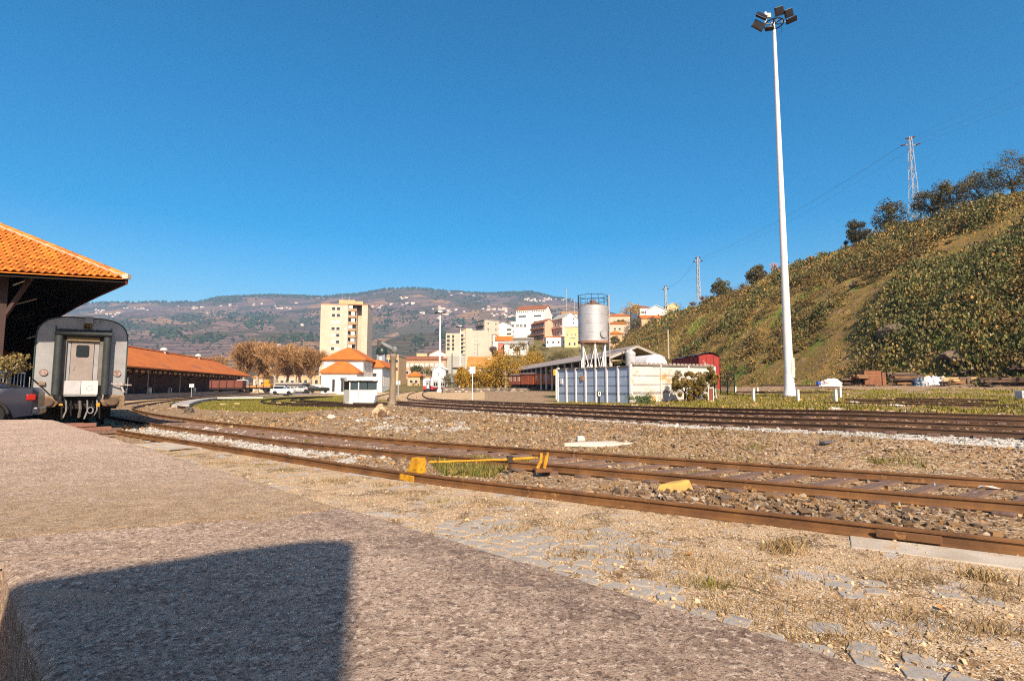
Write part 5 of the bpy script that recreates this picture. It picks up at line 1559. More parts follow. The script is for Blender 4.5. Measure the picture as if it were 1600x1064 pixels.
def make_scrub():
    x, y, tt = hill_at(5200, 0.0, 1.12, 28, 320)
    d = fbm(x * .09, y * .09, 211, 4); k = d > -.22; x, y, tt = x[k][:2300], y[k][:2300], tt[k][:2300]
    cs, rs = [], []
    for i in range(len(x)):
        R = RNG.uniform(.25, .95) * (1 + max(0, y[i] - 90) / 140); cs.append((x[i], y[i], float(hill_z(x[i], y[i])) + R * .35)); rs.append(R)
    pal = [(.15, .145, .03), (.22, .185, .04), (.30, .20, .06), (.26, .16, .08), (.10, .13, .035), (.18, .11, .06)]
    V, F, C = leaf_cloud(cs, rs, 40, .13, pal, 212, up=.5, flat=.7)
    tag(big_mesh('scrub', V, F, m_leaf, C), 'low green and brown scrub between the cactus on the hillside', None, None, 'stuff')
    x, y, tt = hill_at(60000, 0.0, 1.1, 30, 300)
    g = fbm(x * .08, y * .08, 221, 4); k = g > -.25; x, y, tt, g = x[k][:38000], y[k][:38000], tt[k][:38000], g[k][:38000]
    n = len(x); c = gcols(n, [(.22, .18, .03), (.30, .22, .045), (.38, .25, .075), (.26, .16, .07), (.15, .15, .03)])
    yl = np.abs(tt - .985) < .03; c[yl] = gcols(yl.sum(), [(.38, .26, .07), (.32, .22, .06)])
    blades('slope_grass', 'yellow and green grass on the hillside', np.stack([x, y], -1), hill_z(x, y) - .05, RNG.uniform(.2, .6, n) * np.clip(y / 100, .8, 2), c, .5, .16)
make_scrub()
def make_bushes():
    x, y, tt = hill_at(3600, 0.03, 1.0, 36, 260); d = fbm(x * .06, y * .06, 241, 4); k = (d > -.14) & (np.abs(tt - .985) > .022); x, y, d = x[k][:1000], y[k][:1000], d[k][:1000]
    R = RNG.lognormal(math.log(1.15), .5, len(x)).clip(.4, 3.2) * (1 + np.clip(y - 90, 0, 200) / 160) * np.clip(.75 + d, .5, 1.2); cs, rs = [], []
    for i in range(len(x)):
        for q in range(4):
            a, b = x[i] + RNG.normal(0, .5) * R[i], y[i] + RNG.normal(0, .5) * R[i]; cs.append((a, b, float(hill_z(a, b)) + R[i] * RNG.uniform(.2, .7))); rs.append(R[i] * RNG.uniform(.5, .9))
    V, F, C = leaf_cloud(cs, rs, 44, .17, [(.085, .08, .028), (.13, .11, .035), (.055, .058, .025), (.22, .15, .045), (.36, .18, .05), (.20, .11, .05), (.30, .21, .06)], 242, up=.4, flat=.85)
    tag(big_mesh('hill_bushes', V, F, m_leaf, C), 'dense dark olive and rust coloured bushes on the hillside', None, None, 'stuff')
make_bushes()
# rock outcrops on the slope
m_rock = mat('brown_outcrop', (.20, .14, .09), (.09, .07, .055), scale=.8, bump=1, bscale=2, bdist=.2)
for k, (px, py, s, lb) in enumerate(((1400, 520, 1.7, 'dark rock outcrop in the middle of the slope'), (1470, 470, .9, 'pale boulder below the green bush on the slope'), (1500, 560, 1.5, 'shaded outcrop low on the slope behind the timber'), (1340, 445, 1.0, 'tan rock face high on the slope'))):
    p = crest_pt(px, py); bm = bmesh.new(); bmesh.ops.create_icosphere(bm, subdivisions=3, radius=s)
    for v in bm.verts:
        v.co *= 1 + .5 * mnoise.noise(v.co * .9 + Vector((k * 7, 0, 0))) + .2 * mnoise.noise(v.co * 2.7); v.co.z *= .7
    me = bpy.data.meshes.new('rock_outcrop'); bm.to_mesh(me); bm.free(); me.materials.append(m_rock)
    tag(place('rock_outcrop', me, None, p), lb, 'rock')

# bare plane trees behind the warehouse
PLANE = [(.27, .145, .06), (.32, .18, .075), (.20, .115, .06), (.36, .215, .10)]
kinds = []
for k in range(4):
    h = 15.0; m, V, F, C = bare_meshes(h, 160 + k, PLANE, 6500, trunk_r=.42, z0=.24, spread=.62)
    kinds.append((m.mesh('trunk', m_bark_pale, smooth=True), V, F, C))
pl = [(262, 548, 190, 'dim'), (300, 546, 185, 'far'), (335, 548, 180, 'far'), (383, 525, 150, 'tall'), (405, 521, 150, 'tall'), (432, 526, 145, ''), (452, 528, 150, ''), (470, 531, 145, ''), (487, 534, 140, ''), (418, 540, 165, 'back')]
lbs = ['leftmost bare plane tree above the warehouse roof', 'second bare plane tree from the left above the warehouse roof', 'third bare plane tree behind the warehouse roof', 'bare plane tree rising just right of the warehouse roof end', 'tallest bare plane tree behind the parked vehicles',
       'bare plane tree above the white car', 'bare plane tree just right of the white car', 'pale trunked bare plane tree nearer the station', 'bare plane tree right beside the station building', 'bare plane tree standing behind the tallest one']
crown_cache = {}
for k, (px, ytop, Y, _) in enumerate(pl):
    zt = float(at(px, ytop, Y)[2]); x_ = float(at(px, ytop, Y)[0]); tm, V, F, C = kinds[k % 4]; s = zt / 11.5
    t = thing('plane_tree', lbs[k], 'tree', (x_, Y, -.1), k * 1.3, 'bare plane trees by the station'); t.scale = (s, s, s)
    place('trunk', tm, t)
    if k % 4 not in crown_cache:
        o = big_mesh('crown', V, F, m_twig, C); crown_cache[k % 4] = o.data; o.parent = t
    else: place('crown', crown_cache[k % 4], t)
# golden willows and bushes in the middle
GOLD = [(.42, .23, .012), (.50, .29, .025), (.33, .19, .02), (.25, .16, .03)]
def ybase(px, yb, Y): return tuple(at(px, yb, Y))
for k, (px, ytop, yb, Y, w, lb) in enumerate(((748, 571, 606, 130, 40, 'golden willow beside the tan roofed house'), (790, 545, 606, 126, 62, 'large golden willow left of the open shed'), (830, 548, 600, 150, 50, 'golden willow behind the open shed roof'), (722, 574, 608, 140, 22, 'small golden bush beside the mast'), (775, 568, 606, 132, 40, 'golden willow between the tan house and the large one'))):
    p = Vector(ybase(px, yb, Y)); h = (yb - ytop) / ppm(Y)
    leafy('willow_tree', lb, p, h, w / ppm(Y) / 2, h * .12, GOLD, 180 + k, 52, 110, .19, flat=1.0, droop=h * .22, rr=.42, bark=m_bark_pale, group='golden willows')
for k, (px, ytop, yb, Y, w, pal, lb, nm) in enumerate((
        (985, 474, 505, 270, 34, [(.52, .30, .01), (.45, .25, .015), (.36, .22, .02)], 'bright yellow mimosa tree above the orange roofs', 'mimosa_tree'),
        (990, 499, 524, 240, 28, OLIVE, 'dark olive tree below the yellow mimosa', 'olive_tree'), (1025, 492, 516, 235, 26, [(.15, .12, .05), (.11, .09, .035)], 'brownish round tree left of the brick house', 'olive_tree'),
        (1056, 477, 506, 225, 36, OLIVE, 'round olive tree right of the white gabled house', 'olive_tree'), (1078, 482, 505, 215, 22, OLIVE, 'small olive tree next to the round one by the white house', 'olive_tree'),
        (962, 525, 540, 220, 16, OLIVE, 'small green bush beside the water tank ladder', 'shrub'), (968, 500, 512, 260, 20, [(.20, .17, .03)], 'yellow green bush between the orange roofs', 'shrub'),
        (672, 572, 590, 190, 36, [(.08, .09, .03), (.12, .12, .035)], 'green trees on the bank above the far train', 'bank_shrub'), (700, 585, 606, 165, 24, [(.12, .11, .04), (.17, .13, .05)], 'olive bush beside the signal post', 'bank_shrub'),
        (650, 572, 584, 200, 20, [(.07, .08, .03)], 'dark green bush left of the bank trees', 'bank_shrub'), (845, 552, 574, 170, 34, [(.13, .11, .035), (.17, .12, .05), (.10, .10, .03)], 'brownish green bush on the slope below the houses', 'bank_shrub'),
        (880, 546, 566, 165, 40, [(.13, .11, .035), (.17, .12, .05), (.10, .10, .03)], 'wide olive bush on the slope left of the water tank', 'bank_shrub'), (812, 535, 556, 190, 30, [(.16, .12, .05), (.22, .15, .05)], 'brown bush on the slope below the balconies', 'bank_shrub'))):
    p = Vector(ybase(px, yb, Y)); h = (yb - ytop) / ppm(Y)
    leafy(nm, lb, p, h, w / ppm(Y) / 2, h * .15, pal, 220 + k, 26, 70, .2 * Y / 200, flat=.8, rr=.38, cat='tree' if nm.endswith('tree') else 'bush')
for k, (px, ytop, yb, Y, pal, lb) in enumerate(((772, 520, 562, 215, [(.17, .11, .12), (.12, .08, .09)], 'bare purplish tree beside the beige block'), (716, 575, 605, 150, [(.19, .14, .14)], 'bare mauve bush at the foot of the second mast'))):
    p = Vector(ybase(px, yb, Y)); h = (yb - ytop) / ppm(Y); m, V, F, C = bare_meshes(h, 250 + k, pal, 2400, trunk_r=h * .03, z0=.18, spread=.55)
    t = thing('bare_tree', lb, 'tree', p); m.build('trunk', m_bark, t, smooth=True); o = big_mesh('crown', V, F, m_twig, C); o.parent = t
# scrub over the town slope
def make_town_scrub():
    n = 900; Y = RNG.uniform(150, 330, n); px = RNG.uniform(640, 960, n); x = (px - CX) / FPX * Y
    k = fbm(x * .05, Y * .05, 231, 3) > 0; x, Y = x[k][:380], Y[k][:380]
    R = RNG.uniform(.8, 2.2, len(x)); cs = np.stack([x, Y, town_z(x, Y) + R * .3], -1)
    V, F, C = leaf_cloud(cs, R, 40, .35, [(.10, .095, .03), (.15, .12, .04), (.19, .13, .06), (.07, .075, .025)], 232, up=.5, flat=.7)
    tag(big_mesh('slope_scrub', V, F, m_leaf, C), 'scrub on the slope below the town', None, None, 'stuff')
make_town_scrub()
# clipped tree in front of the shed
p = at(11, 610, 17.4); h = float(at(11, 548, 17.4)[2]) - .66
leafy('clipped_tree', 'small round clipped tree with pale trunk by the railing', (p[0], p[1], .66), h, .52, h * .56, [(.30, .22, .08), (.38, .29, .12), (.20, .16, .06)], 300, 22, 70, .045, flat=.75, rr=.42, bark=m_bark_pale, trunk_r=.06)

# ================================================================== CARS
m_tyre = mat('tyre', (.015, .015, .016), rough=.85)
m_rim = mat('alloy_rim', (.55, .56, .58), rough=.35, metal=.7)
SEDAN = [(-2.2, .55, .80, .66, None), (-2.15, .32, .88, .80, None), (-1.5, .22, .95, .88, None), (-.95, .20, .98, .88, (1.00, .80)), (-.25, .20, .98, .89, (1.40, .66)), (.75, .20, .98, .89, (1.43, .66)), (1.35, .22, 1.02, .88, (1.22, .70)), (1.75, .24, 1.06, .86, (1.08, .80)), (2.15, .30, 1.05, .80, None), (2.27, .45, .92, .68, None)]
SUV = [(-2.15, .5, .85, .7, None), (-2.1, .35, 1.0, .84, None), (-1.3, .3, 1.08, .89, None), (-1.0, .3, 1.1, .89, (1.14, .82)), (-.45, .3, 1.1, .9, (1.66, .70)), (1.5, .3, 1.1, .9, (1.70, .72)), (1.95, .32, 1.1, .88, (1.5, .74)), (2.1, .4, 1.08, .84, (1.12, .8)), (2.18, .5, .95, .74, None)]
def make_car(label, loc, rz, prof, paint, name='parked_car', cat='car', scale=1.0, group=None, lights=True):
    """front towards -x; body lofted from cross sections"""
    t = thing(name, label, cat, loc, rz, group); t.scale = (scale,) * 3
    m = MB(); rings = []
    for x, zb, zbelt, hw, top in prof:
        zm = (zb + zbelt) / 2
        if top: zt, wt = top
        else: zt, wt = zbelt + .02, hw * .88
        rings.append([(x, -hw * .86, zb), (x, -hw, zm), (x, -hw * .97, zbelt), (x, -wt, zt - .03), (x, -wt * .75, zt), (x, wt * .75, zt), (x, wt, zt - .03), (x, hw * .97, zbelt), (x, hw, zm), (x, hw * .86, zb)])
    n = 10
    vs_ = [p for r in rings for p in r]; fs = []
    for i in range(len(rings) - 1):
        for k in range(n): fs.append((i * n + k, i * n + (k + 1) % n, (i + 1) * n + (k + 1) % n, (i + 1) * n + k))
    fs += [tuple(range(n - 1, -1, -1)), tuple((len(rings) - 1) * n + k for k in range(n))]
    m.add(vs_, fs); m.build('body', paint, t, smooth=True)
    tops = [i for i, p in enumerate(prof) if p[4] and p[4][0] > p[2] + .1]
    a, b = tops[0] - 1, tops[-1] + 1
    for sy in (-1, 1):
        for i in range(a, b):
            x0, x1 = prof[i][0], prof[i + 1][0]
            def e(j, f):
                x, zb, zbelt, hw, top = prof[j]; zt, wt = top if top else (zbelt + .02, hw * .88)
                z0_, z1_ = zbelt + .02, max(zt - .07, zbelt + .025); y0_, y1_ = hw * .97 + .006, wt + .012
                z = z0_ + (z1_ - z0_) * f; y = y0_ + (y1_ - y0_) * ((z - zbelt) / max(zt - zbelt, .02)); return (x, sy * y, z)
            p = [e(i, 0), e(i + 1, 0), e(i + 1, 1), e(i, 1)]
            if max(p[2][2] - p[1][2], p[3][2] - p[0][2]) > .06:
                mm = MB(); cx2 = sum(q[0] for q in p) / 4
                mm.add([(cx2 + (q[0] - cx2) * .95, q[1], q[2]) for q in p], [(0, 1, 2, 3)]); mm.build('window', m_glass, t)
    for (j0, j1, nm) in ((a, tops[0] + 1 if prof[tops[0]][4][0] < prof[tops[0] + 1][4][0] - .1 else tops[0], 'windscreen'), (b - 1 if prof[b - 1][4] and prof[b - 1][4][0] < 1.35 else b - 1, b, 'rear_window')):
        if j0 == j1: continue
        def f(j):
            x, zb, zbelt, hw, top = prof[j]; zt, wt = top if top else (zbelt + .02, hw * .88); return x, wt, zt
        (x0, w0, z0_), (x1, w1, z1_) = f(j0), f(j1)
        mm = MB(); mm.add([(x0, -w0 * .72, z0_ + .012), (x0, w0 * .72, z0_ + .012), (x1, w1 * .72, z1_ + .012), (x1, -w1 * .72, z1_ + .012)], [(0, 1, 2, 3)]); mm.build(nm, m_glass, t)
    L0, L1 = prof[0][0], prof[-1][0]
    for x in (L0 + .82, L1 - .95):
        for sy in (-1, 1):
            y = sy * (max(p[3] for p in prof) - .08); w = MB()
            w.lathe([(.2, -.1), (.30, -.1), (.325, -.07), (.325, .07), (.30, .1), (.2, .1)], 24); me = w.mesh('tyre', m_tyre, smooth=True)
            wh = place('wheel', me, t, (x, y, .325), (PI / 2, 0, 0))
            r = MB(); r.lathe([(.2, -.06), (.215, -.06), (.215, .06), (.2, .06)], 24)
            for k in range(7):
                aa = 2 * PI * k / 7; r.box((.11 * math.cos(aa), .11 * math.sin(aa), -.05 * -sy * -1), (.2, .04, .03), aa)
            r.lathe([(.05, -.075), (.05, .075)], 10); r.build('rim', m_rim, wh, smooth=True)
            dk = MB(); dk.lathe([(.19, -.02), (.19, .02)], 16); dk.build('brake_disc', m_under, wh)
            ar = MB(); ar.tube([(x + .375 * math.cos(k_), y + sy * .075, .325 + .375 * math.sin(k_)) for k_ in np.linspace(0.1, PI - .1, 12)], .045, 5); ar.build('wheel_arch', m_under, t)
    for sy in (-1, 1):
        w1 = prof[-2][3]; mm = MB(); mm.box((L1 - .17, sy * (w1 - .10), .80), (.20, .26, .17), sy * -.30); mm.build('tail_light', m_red, t, bevel=.02)
        mm = MB(); mm.box((L0 + .10, sy * .55, .64), (.14, .3, .14)); mm.build('headlight', mat('headlamp', (.7, .7, .68), rough=.2), t, bevel=.02)
    mm = MB(); mm.box((L1 - .03, 0, .42), (.16, 1.5, .22)); mm.build('bumper', paint, t, bevel=.05)
    return t
m_navy = mat('navy_car_paint', (.028, .03, .048), (.024, .026, .04), rough=.22, spec=.6)
m_wht = mat('white_paint', (.78, .77, .75), (.70, .69, .67), rough=.4)
pc = at(58, 625, 12.6)
car_dir = rad(35)
make_car('dark navy saloon car parked beside the platform end, tail to the right', (pc[0] - 1.96, pc[1] - .52, .72), car_dir, SEDAN, m_navy, scale=.84)
# ================================================================== LONG WAREHOUSE
m_roof_far = mat('weathered_orange_roof', (.50, .145, .022), (.40, .105, .018), rough=.85, scale=.35, bump=.4, bscale=2, bdist=.1, spots=(.30, .09, .03), spot_scale=.5, spot_cut=.55, spots2=(.24, .10, .05), s2_scale=.16, s2_cut=.58)
m_wh_wall = mat('dark_red_timber_wall', (.075, .032, .026), (.05, .022, .02), rough=.9, scale=.8)
m_stone_grey = mat('grey_stone', (.22, .20, .18), (.14, .125, .115), scale=2, bump=.8, bscale=5, bdist=.05)
def make_warehouse():
    d = Vector((-.249, .9686, 0)); lf = Vector((-.9686, -.249, 0)); E0 = Vector((-48.9, 67.4, 0))
    t = thing('warehouse', 'long low warehouse with orange roof and dark wall behind the coach', 'warehouse', (E0.x, E0.y, 0))
    P = lambda a, b, z: E0 + d * a + lf * b + Vector((0, 0, z))
    ze, zr, hw, a0, a1 = 4.3, 7.87, 7.1, -34, 74
    m = MB()
    V = [P(a0, 0, ze), P(a1, 0, ze), P(a1 - 7, hw, zr), P(a0, hw, zr), P(a0, 2 * hw, ze), P(a1, 2 * hw, ze)]
    V2 = [v - Vector((0, 0, .18)) for v in V]
    fs = [(0, 1, 2, 3), (3, 2, 5, 4), (1, 5, 2)]
    m.add(V + V2, fs + [(6 + a, 6 + b, 6 + c, *(6 + q for q in r)) for a, b, c, *r in fs] + [(0, 6, 7, 1), (1, 7, 11, 5)])
    roof_ = m.build('roof', m_roof_far, t, world=True)
    # courses of tiles run down the slope as real ribs
    m = MB(); k = a0 + 1
    m = MB(); m.tube([P(a0, hw, zr + .06), P(a1 - 7, hw, zr + .06)], .16, 6); m.build('ridge_cap', m_roof_far, roof_, world=False).location = -t.location
    for a in (-34, -10.5, 20.5):
        pass
    for px, ztop in ((255, 545), (310, 556)):
        # ridge ventilators
        best = min(range(-30, 70), key=lambda q: abs(CX + FPX * P(q, hw, 0).x / P(q, hw, 0).y - px)); p = P(best, hw, zr)
        m = MB(); m.lathe([(.35, -.2), (.35, .35), (.6, .4), (.6, .75), (.15, .95)], 10); m.build('ventilator', mat('white_cowl', (.6, .58, .55)), t, loc=p - t.location)
    m = MB(); m.add([P(a0, .35, -.4), P(a1, .35, -.4), P(a1, 13.8, -.4), P(a0, 13.8, -.4), P(a0, .35, .64), P(a1, .35, .64), P(a1, 13.8, .64), P(a0, 13.8, .64)], [(3, 2, 1, 0), (4, 5, 6, 7), (0, 1, 5, 4), (1, 2, 6, 5), (2, 3, 7, 6), (3, 0, 4, 7)])
    m.build('loading_bank', m_stone_grey, t, world=True)
    m = MB(); m.add([P(a0, 2.6, .64), P(a1 - 1.5, 2.6, .64), P(a1 - 1.5, 12, .64), P(a0, 12, .64), P(a0, 2.6, 4.9), P(a1 - 1.5, 2.6, 4.9), P(a1 - 1.5, 12, 4.9), P(a0, 12, 4.9)], [(0, 1, 5, 4), (1, 2, 6, 5), (2, 3, 7, 6), (3, 0, 4, 7)])
    m.build('wall', m_wh_wall, t, world=True)
    m_gap = mat('pale_gap_panel', (.62, .52, .42), (.55, .3, .15), scale=.4, contrast=(.5, .6))  # pale panels painted for the daylight showing through gaps under the eave
    vm = MB(); vm.box((0, 0, 0), (1.25, .06, .34)); vme = vm.mesh('vent_gap', m_gap)
    dm = MB(); dm.box((0, 0, 0), (2.6, .10, 2.7)); dme = dm.mesh('door', mat('brown_door', (.06, .03, .024), (.045, .022, .02)))
    a = -30.0; k = 0
    while a < a1 - 3:
        p = P(a, 2.55, 3.85) - t.location; place('vent_gap', vme, t, p, (0, 0, math.atan2(d.y, d.x)))
        if k % 4 == 1: place('door', dme, t, P(a, 2.56, 2.0) - t.location, (0, 0, math.atan2(d.y, d.x)))
        if k % 3 == 0:
            MB().tube([P(a + 1.1, .6, .64), P(a + 1.1, .6, 4.15)], .09, 6).build('post', m_post, t, world=True)
            MB().tube([P(a + 1.1, 2.6, 3.0), P(a + 1.1, .4, 4.15)], .07, 5).build('bracket', m_wood_dk, t, world=True)
        a += 2.25; k += 1
    bm_ = MB(); bm_.lathe([(.28, 0), (.28, .75), (.2, .85), (.1, .9)], 10); bme = bm_.mesh('bollard', mat('pale_bollard', (.5, .48, .44)))
    for a in (3, 11, 19, 31, -4): place('stone_bollard', bme, t, P(a, .9, .64) - t.location)
    for a in (9, 22): MB().tube([P(a, .45, .64), P(a, .45, 3.6)], .08, 6).build('pale_post', m_stone_grey, t, world=True)
make_warehouse()

# ================================================================== GENERAL BUILDING
WIN_CACHE = {}
def win_mesh(w, h, frame, glass, key):
    k = (round(w, 2), round(h, 2), key)
    if k not in WIN_CACHE:
        m = MB(); f = min(.12, w * .12)
        m.bx(-w / 2, w / 2, -.06, .1, -h / 2, -h / 2 + f, 0); m.bx(-w / 2, w / 2, -.06, .1, h / 2 - f, h / 2, 0)
        m.bx(-w / 2, -w / 2 + f, -.06, .1, -h / 2 + f, h / 2 - f, 0); m.bx(w / 2 - f, w / 2, -.06, .1, -h / 2 + f, h / 2 - f, 0)
        m.bx(-w / 2 + f, w / 2 - f, -.02, .1, -h / 2 + f, h / 2 - f, 1)
        WIN_CACHE[k] = m.mesh('window', [frame, glass])
    return WIN_CACHE[k]
m_frame = mat('pale_window_frame', (.62, .58, .52), rough=.6)
m_pane = mat('far_window_pane', (.045, .05, .06), rough=.15, spec=.5)
m_shut = mat('white_shutter', (.66, .62, .55), (.58, .54, .48), rough=.6)
def building(name, label, cat, x0, x1, yt, yb, Y, wall, depth=12, rz=0.0, roof='flat', rcol=None, rise=2.5, wins=None, side=None, sink=6, over=.4, balc=None, chim=False):
    """front spans x0..x1 at distance Y; wins/side = (columns as fractions, rows as fractions, w, h, shutter?)"""
    s = ppm(Y); W = (x1 - x0) / s / max(math.cos(rz), .3); xc = float(at((x0 + x1) / 2, yt, Y)[0]); zt = float(at((x0 + x1) / 2, yt, Y)[2]); zb = float(at((x0 + x1) / 2, yb, Y)[2])
    t = thing(name, label, cat, (xc, Y, zb), rz); H = zt - zb
    m = MB(); m.bx(-W / 2, W / 2, 0, depth, -sink, H)
    if roof == 'gable_side':       # ridge runs along the front
        m.add([(-W / 2, 0, H), (-W / 2, depth, H), (-W / 2, depth / 2, H + rise), (W / 2, 0, H), (W / 2, depth, H), (W / 2, depth / 2, H + rise)], [(0, 1, 2), (5, 4, 3)])
    if roof == 'gable':            # ridge runs away from the front
        m.add([(-W / 2, 0, H), (W / 2, 0, H), (0, 0, H + rise), (-W / 2, depth, H), (W / 2, depth, H), (0, depth, H + rise)], [(0, 1, 2), (5, 4, 3)])
    m.build('wall', wall, t)
    r = MB(); o = over; th = .25
    rc_ = rcol or m_roof_far
    if roof == 'flat':
        r.bx(-W / 2 - .15, W / 2 + .15, -.15, depth + .15, H + .003, H + .35)
    elif roof == 'gable_side':
        for sgn in (0, 1):
            ya, yb_ = (-o, depth / 2) if sgn == 0 else (depth + o, depth / 2); za = H - o * rise / (depth / 2)
            r.add([(-W / 2 - o, ya, za), (W / 2 + o, ya, za), (W / 2 + o, yb_, H + rise), (-W / 2 - o, yb_, H + rise)] + [(-W / 2 - o, ya, za + th), (W / 2 + o, ya, za + th), (W / 2 + o, yb_, H + rise + th), (-W / 2 - o, yb_, H + rise + th)], [(3, 2, 1, 0), (4, 5, 6, 7), (0, 1, 5, 4), (1, 2, 6, 5), (2, 3, 7, 6), (3, 0, 4, 7)])
    elif roof == 'gable':
        for sgn in (-1, 1):
            xa = sgn * (W / 2 + o); za = H - o * rise / (W / 2)
            r.add([(xa, -o, za), (xa, depth + o, za), (0, depth + o, H + rise), (0, -o, H + rise), (xa, -o, za + th), (xa, depth + o, za + th), (0, depth + o, H + rise + th), (0, -o, H + rise + th)], [(3, 2, 1, 0), (4, 5, 6, 7), (0, 1, 5, 4), (1, 2, 6, 5), (2, 3, 7, 6), (3, 0, 4, 7)])
    elif roof == 'hip':
        a = min(W, depth) / 2; w_, d0, d1 = W / 2 + o, -o, depth + o
        if W > depth: rp = [(-W / 2 + a, depth / 2, H + rise), (W / 2 - a, depth / 2, H + rise)]
        else: rp = [(0, a, H + rise), (0, depth - a, H + rise)]
        b_ = [(-w_, d0, H), (w_, d0, H), (w_, d1, H), (-w_, d1, H)]; bt = [(x, y, H + th) for x, y, z in b_]
        if W > depth: fs = [(4, 5, 9, 8), (5, 6, 9), (6, 7, 8, 9), (7, 4, 8)]
        else: fs = [(4, 5, 8), (5, 6, 9, 8), (6, 7, 9), (7, 4, 8, 9)]
        r.add(b_ + bt + rp, [(3, 2, 1, 0), (0, 1, 5, 4), (1, 2, 6, 5), (2, 3, 7, 6), (3, 0, 4, 7)] + fs)
    ro = r.build('roof', rc_, t)
    if chim:
        MB().box((W * .22, depth * .4, H + rise * .8), (.9, .7, 1.6)).build('chimney', m_shut, ro)
    if wins:
        for cols, rows, w, h, shut in (wins if isinstance(wins, list) else [wins]):
            me = win_mesh(w, h, m_frame, m_shut if shut else m_pane, shut)
            for c in cols:
                for q in rows: place('window', me, t, (-W / 2 + c * W, -.002, H * (1 - q)))
    if side:
        cols, rows, w, h, shut, sx = side; me = win_mesh(w, h, m_frame, m_shut if shut else m_pane, shut)
        for c in cols:
            for q in rows: place('window', me, t, (sx * (W / 2 + .002), c * depth, H * (1 - q)), (0, 0, sx * PI / 2))
    if balc:
        x0_, x1_, rows, bm_, dp = balc
        b = MB(); b.bx(-W / 2 + x0_ * W, -W / 2 + x1_ * W, -dp, 0, -.55, .55); bme = b.mesh('balcony', bm_)
        rcs = MB(); rcs.bx(-W / 2 + x0_ * W + .2, -W / 2 + x1_ * W - .2, -.05, .02, -.75, .75); rme = rcs.mesh('balcony_opening', m_pane)
        for q in rows:
            place('balcony', bme, t, (0, 0, H * (1 - q) - .4)); place('balcony_opening', rme, t, (0, 0, H * (1 - q) + .95))
    return t
def wall_mat(name, c, c2=None): return mat(name, c, c2 or tuple(v * .86 for v in c), rough=.85, scale=.3, spots=tuple(v * .72 for v in c), spot_scale=.5, spot_cut=.62)
W_CREAM = wall_mat('cream_render', (.52, .425, .33)); W_WHITE = wall_mat('white_render', (.76, .73, .68)); W_BEIGE = wall_mat('beige_render', (.47, .42, .34)); W_YEL = wall_mat('yellow_render', (.60, .48, .26))
W_PINK = wall_mat('pink_render', (.60, .36, .26)); W_BROWN = wall_mat('brown_render', (.30, .14, .09)); W_ORB = wall_mat('orange_brick', (.46, .30, .20)); W_TAN = wall_mat('tan_render', (.55, .36, .20)); W_GREY = wall_mat('grey_render', (.36, .34, .30))
R_TAN = mat('tan_tile_roof', (.40, .20, .05), (.32, .15, .04), scale=.5); R_BRN = mat('brown_tile_roof', (.26, .10, .05), (.20, .075, .04), scale=.5)
fr = lambda n, a=.08, b=.92: [a + (b - a) * k / (n - 1) for k in range(n)]

# ---- tower block
def make_tower():
    Y = 230.0; s = ppm(Y); x0, x1 = 499, 571; xc = float(at(535, 600, Y)[0]); zt = float(at(535, 474.5, Y)[2])
    t = thing('tower_block', 'tall cream apartment tower rising behind the station', 'apartment tower', (xc, Y, -.5), rad(6)); X = lambda px: (px - 535) / s
    m = MB(); m.bx(X(499), X(541), 0, 14, -1, zt); m.bx(X(541), X(553), 1.6, 14, -1, zt - .3); m.bx(X(553), X(562), 5.0, 14, -1, zt - .2); m.bx(X(562.02), X(571), 0.01, 13.99, -1, zt - .02); m.build('wall', W_CREAM, t)
    MB().bx(X(498.7), X(571.3), -.12, 14.2, zt + .01, zt + .35).build('roof', wall_mat('terracotta_parapet', (.42, .22, .13)), t)
    m = MB(); m.bx(X(524), X(549), 3, 12, zt + .36, zt + 2.6); m.bx(X(549.1), X(561), 3.5, 12, zt + .36, zt + 2.2); m.build('penthouse', W_TAN, t)
    m = MB(); m.tube([(X(529), 4, zt + 2.6), (X(529), 4, zt + 5)], .08, 5); m.tube([(X(539), 4, zt + 2.6), (X(539), 4, zt + 4.2)], .15, 5); m.build('aerial', m_steel, t)
    n = 13; fh = zt / n
    wm, ws = win_mesh(1.6, 1.5, m_frame, m_pane, False), win_mesh(1.6, 1.5, m_frame, m_shut, True); w3 = win_mesh(.8, 1.4, m_frame, m_shut, True)
    bal = MB(); bal.bx(X(541.2), X(552.8), .0, 1.6, -.06, .06); bal.bx(X(541.2), X(552.8), 0, .12, .06, 1.05); bme = bal.mesh('balcony', mat('balcony_brown', (.40, .26, .15)))
    opn = MB(); opn.bx(X(541.6), X(552.4), 1.50, 1.62, 0, 2.2); ome = opn.mesh('balcony_opening', m_pane); scr = MB(); scr.bx(X(541.6), X(547.5), .3, .36, 0, 1.5); sme = scr.mesh('balcony_screen', m_shut)
    rnd = random.Random(4)
    for k in range(n):
        z = zt - fh * (k + .62)
        for px in (518.5, 526): place('window', wm if rnd.random() < .3 else ws, t, (X(px), -.002, z))
        place('window', w3, t, (X(537.5), -.002, z))
        place('balcony', bme, t, (0, 0, z - .9)); place('balcony_opening', ome, t, (0, 0, z - .75))
        if rnd.random() < .7: place('balcony_screen', sme, t, (rnd.choice((0, X(549) - X(545.2))), 0, z + .2))
        m = MB(); m.bx(X(498.2), X(499), 1.5, 4.5, z - 1, z + .2); m.build('side_balcony', m_shut, t)
make_tower()

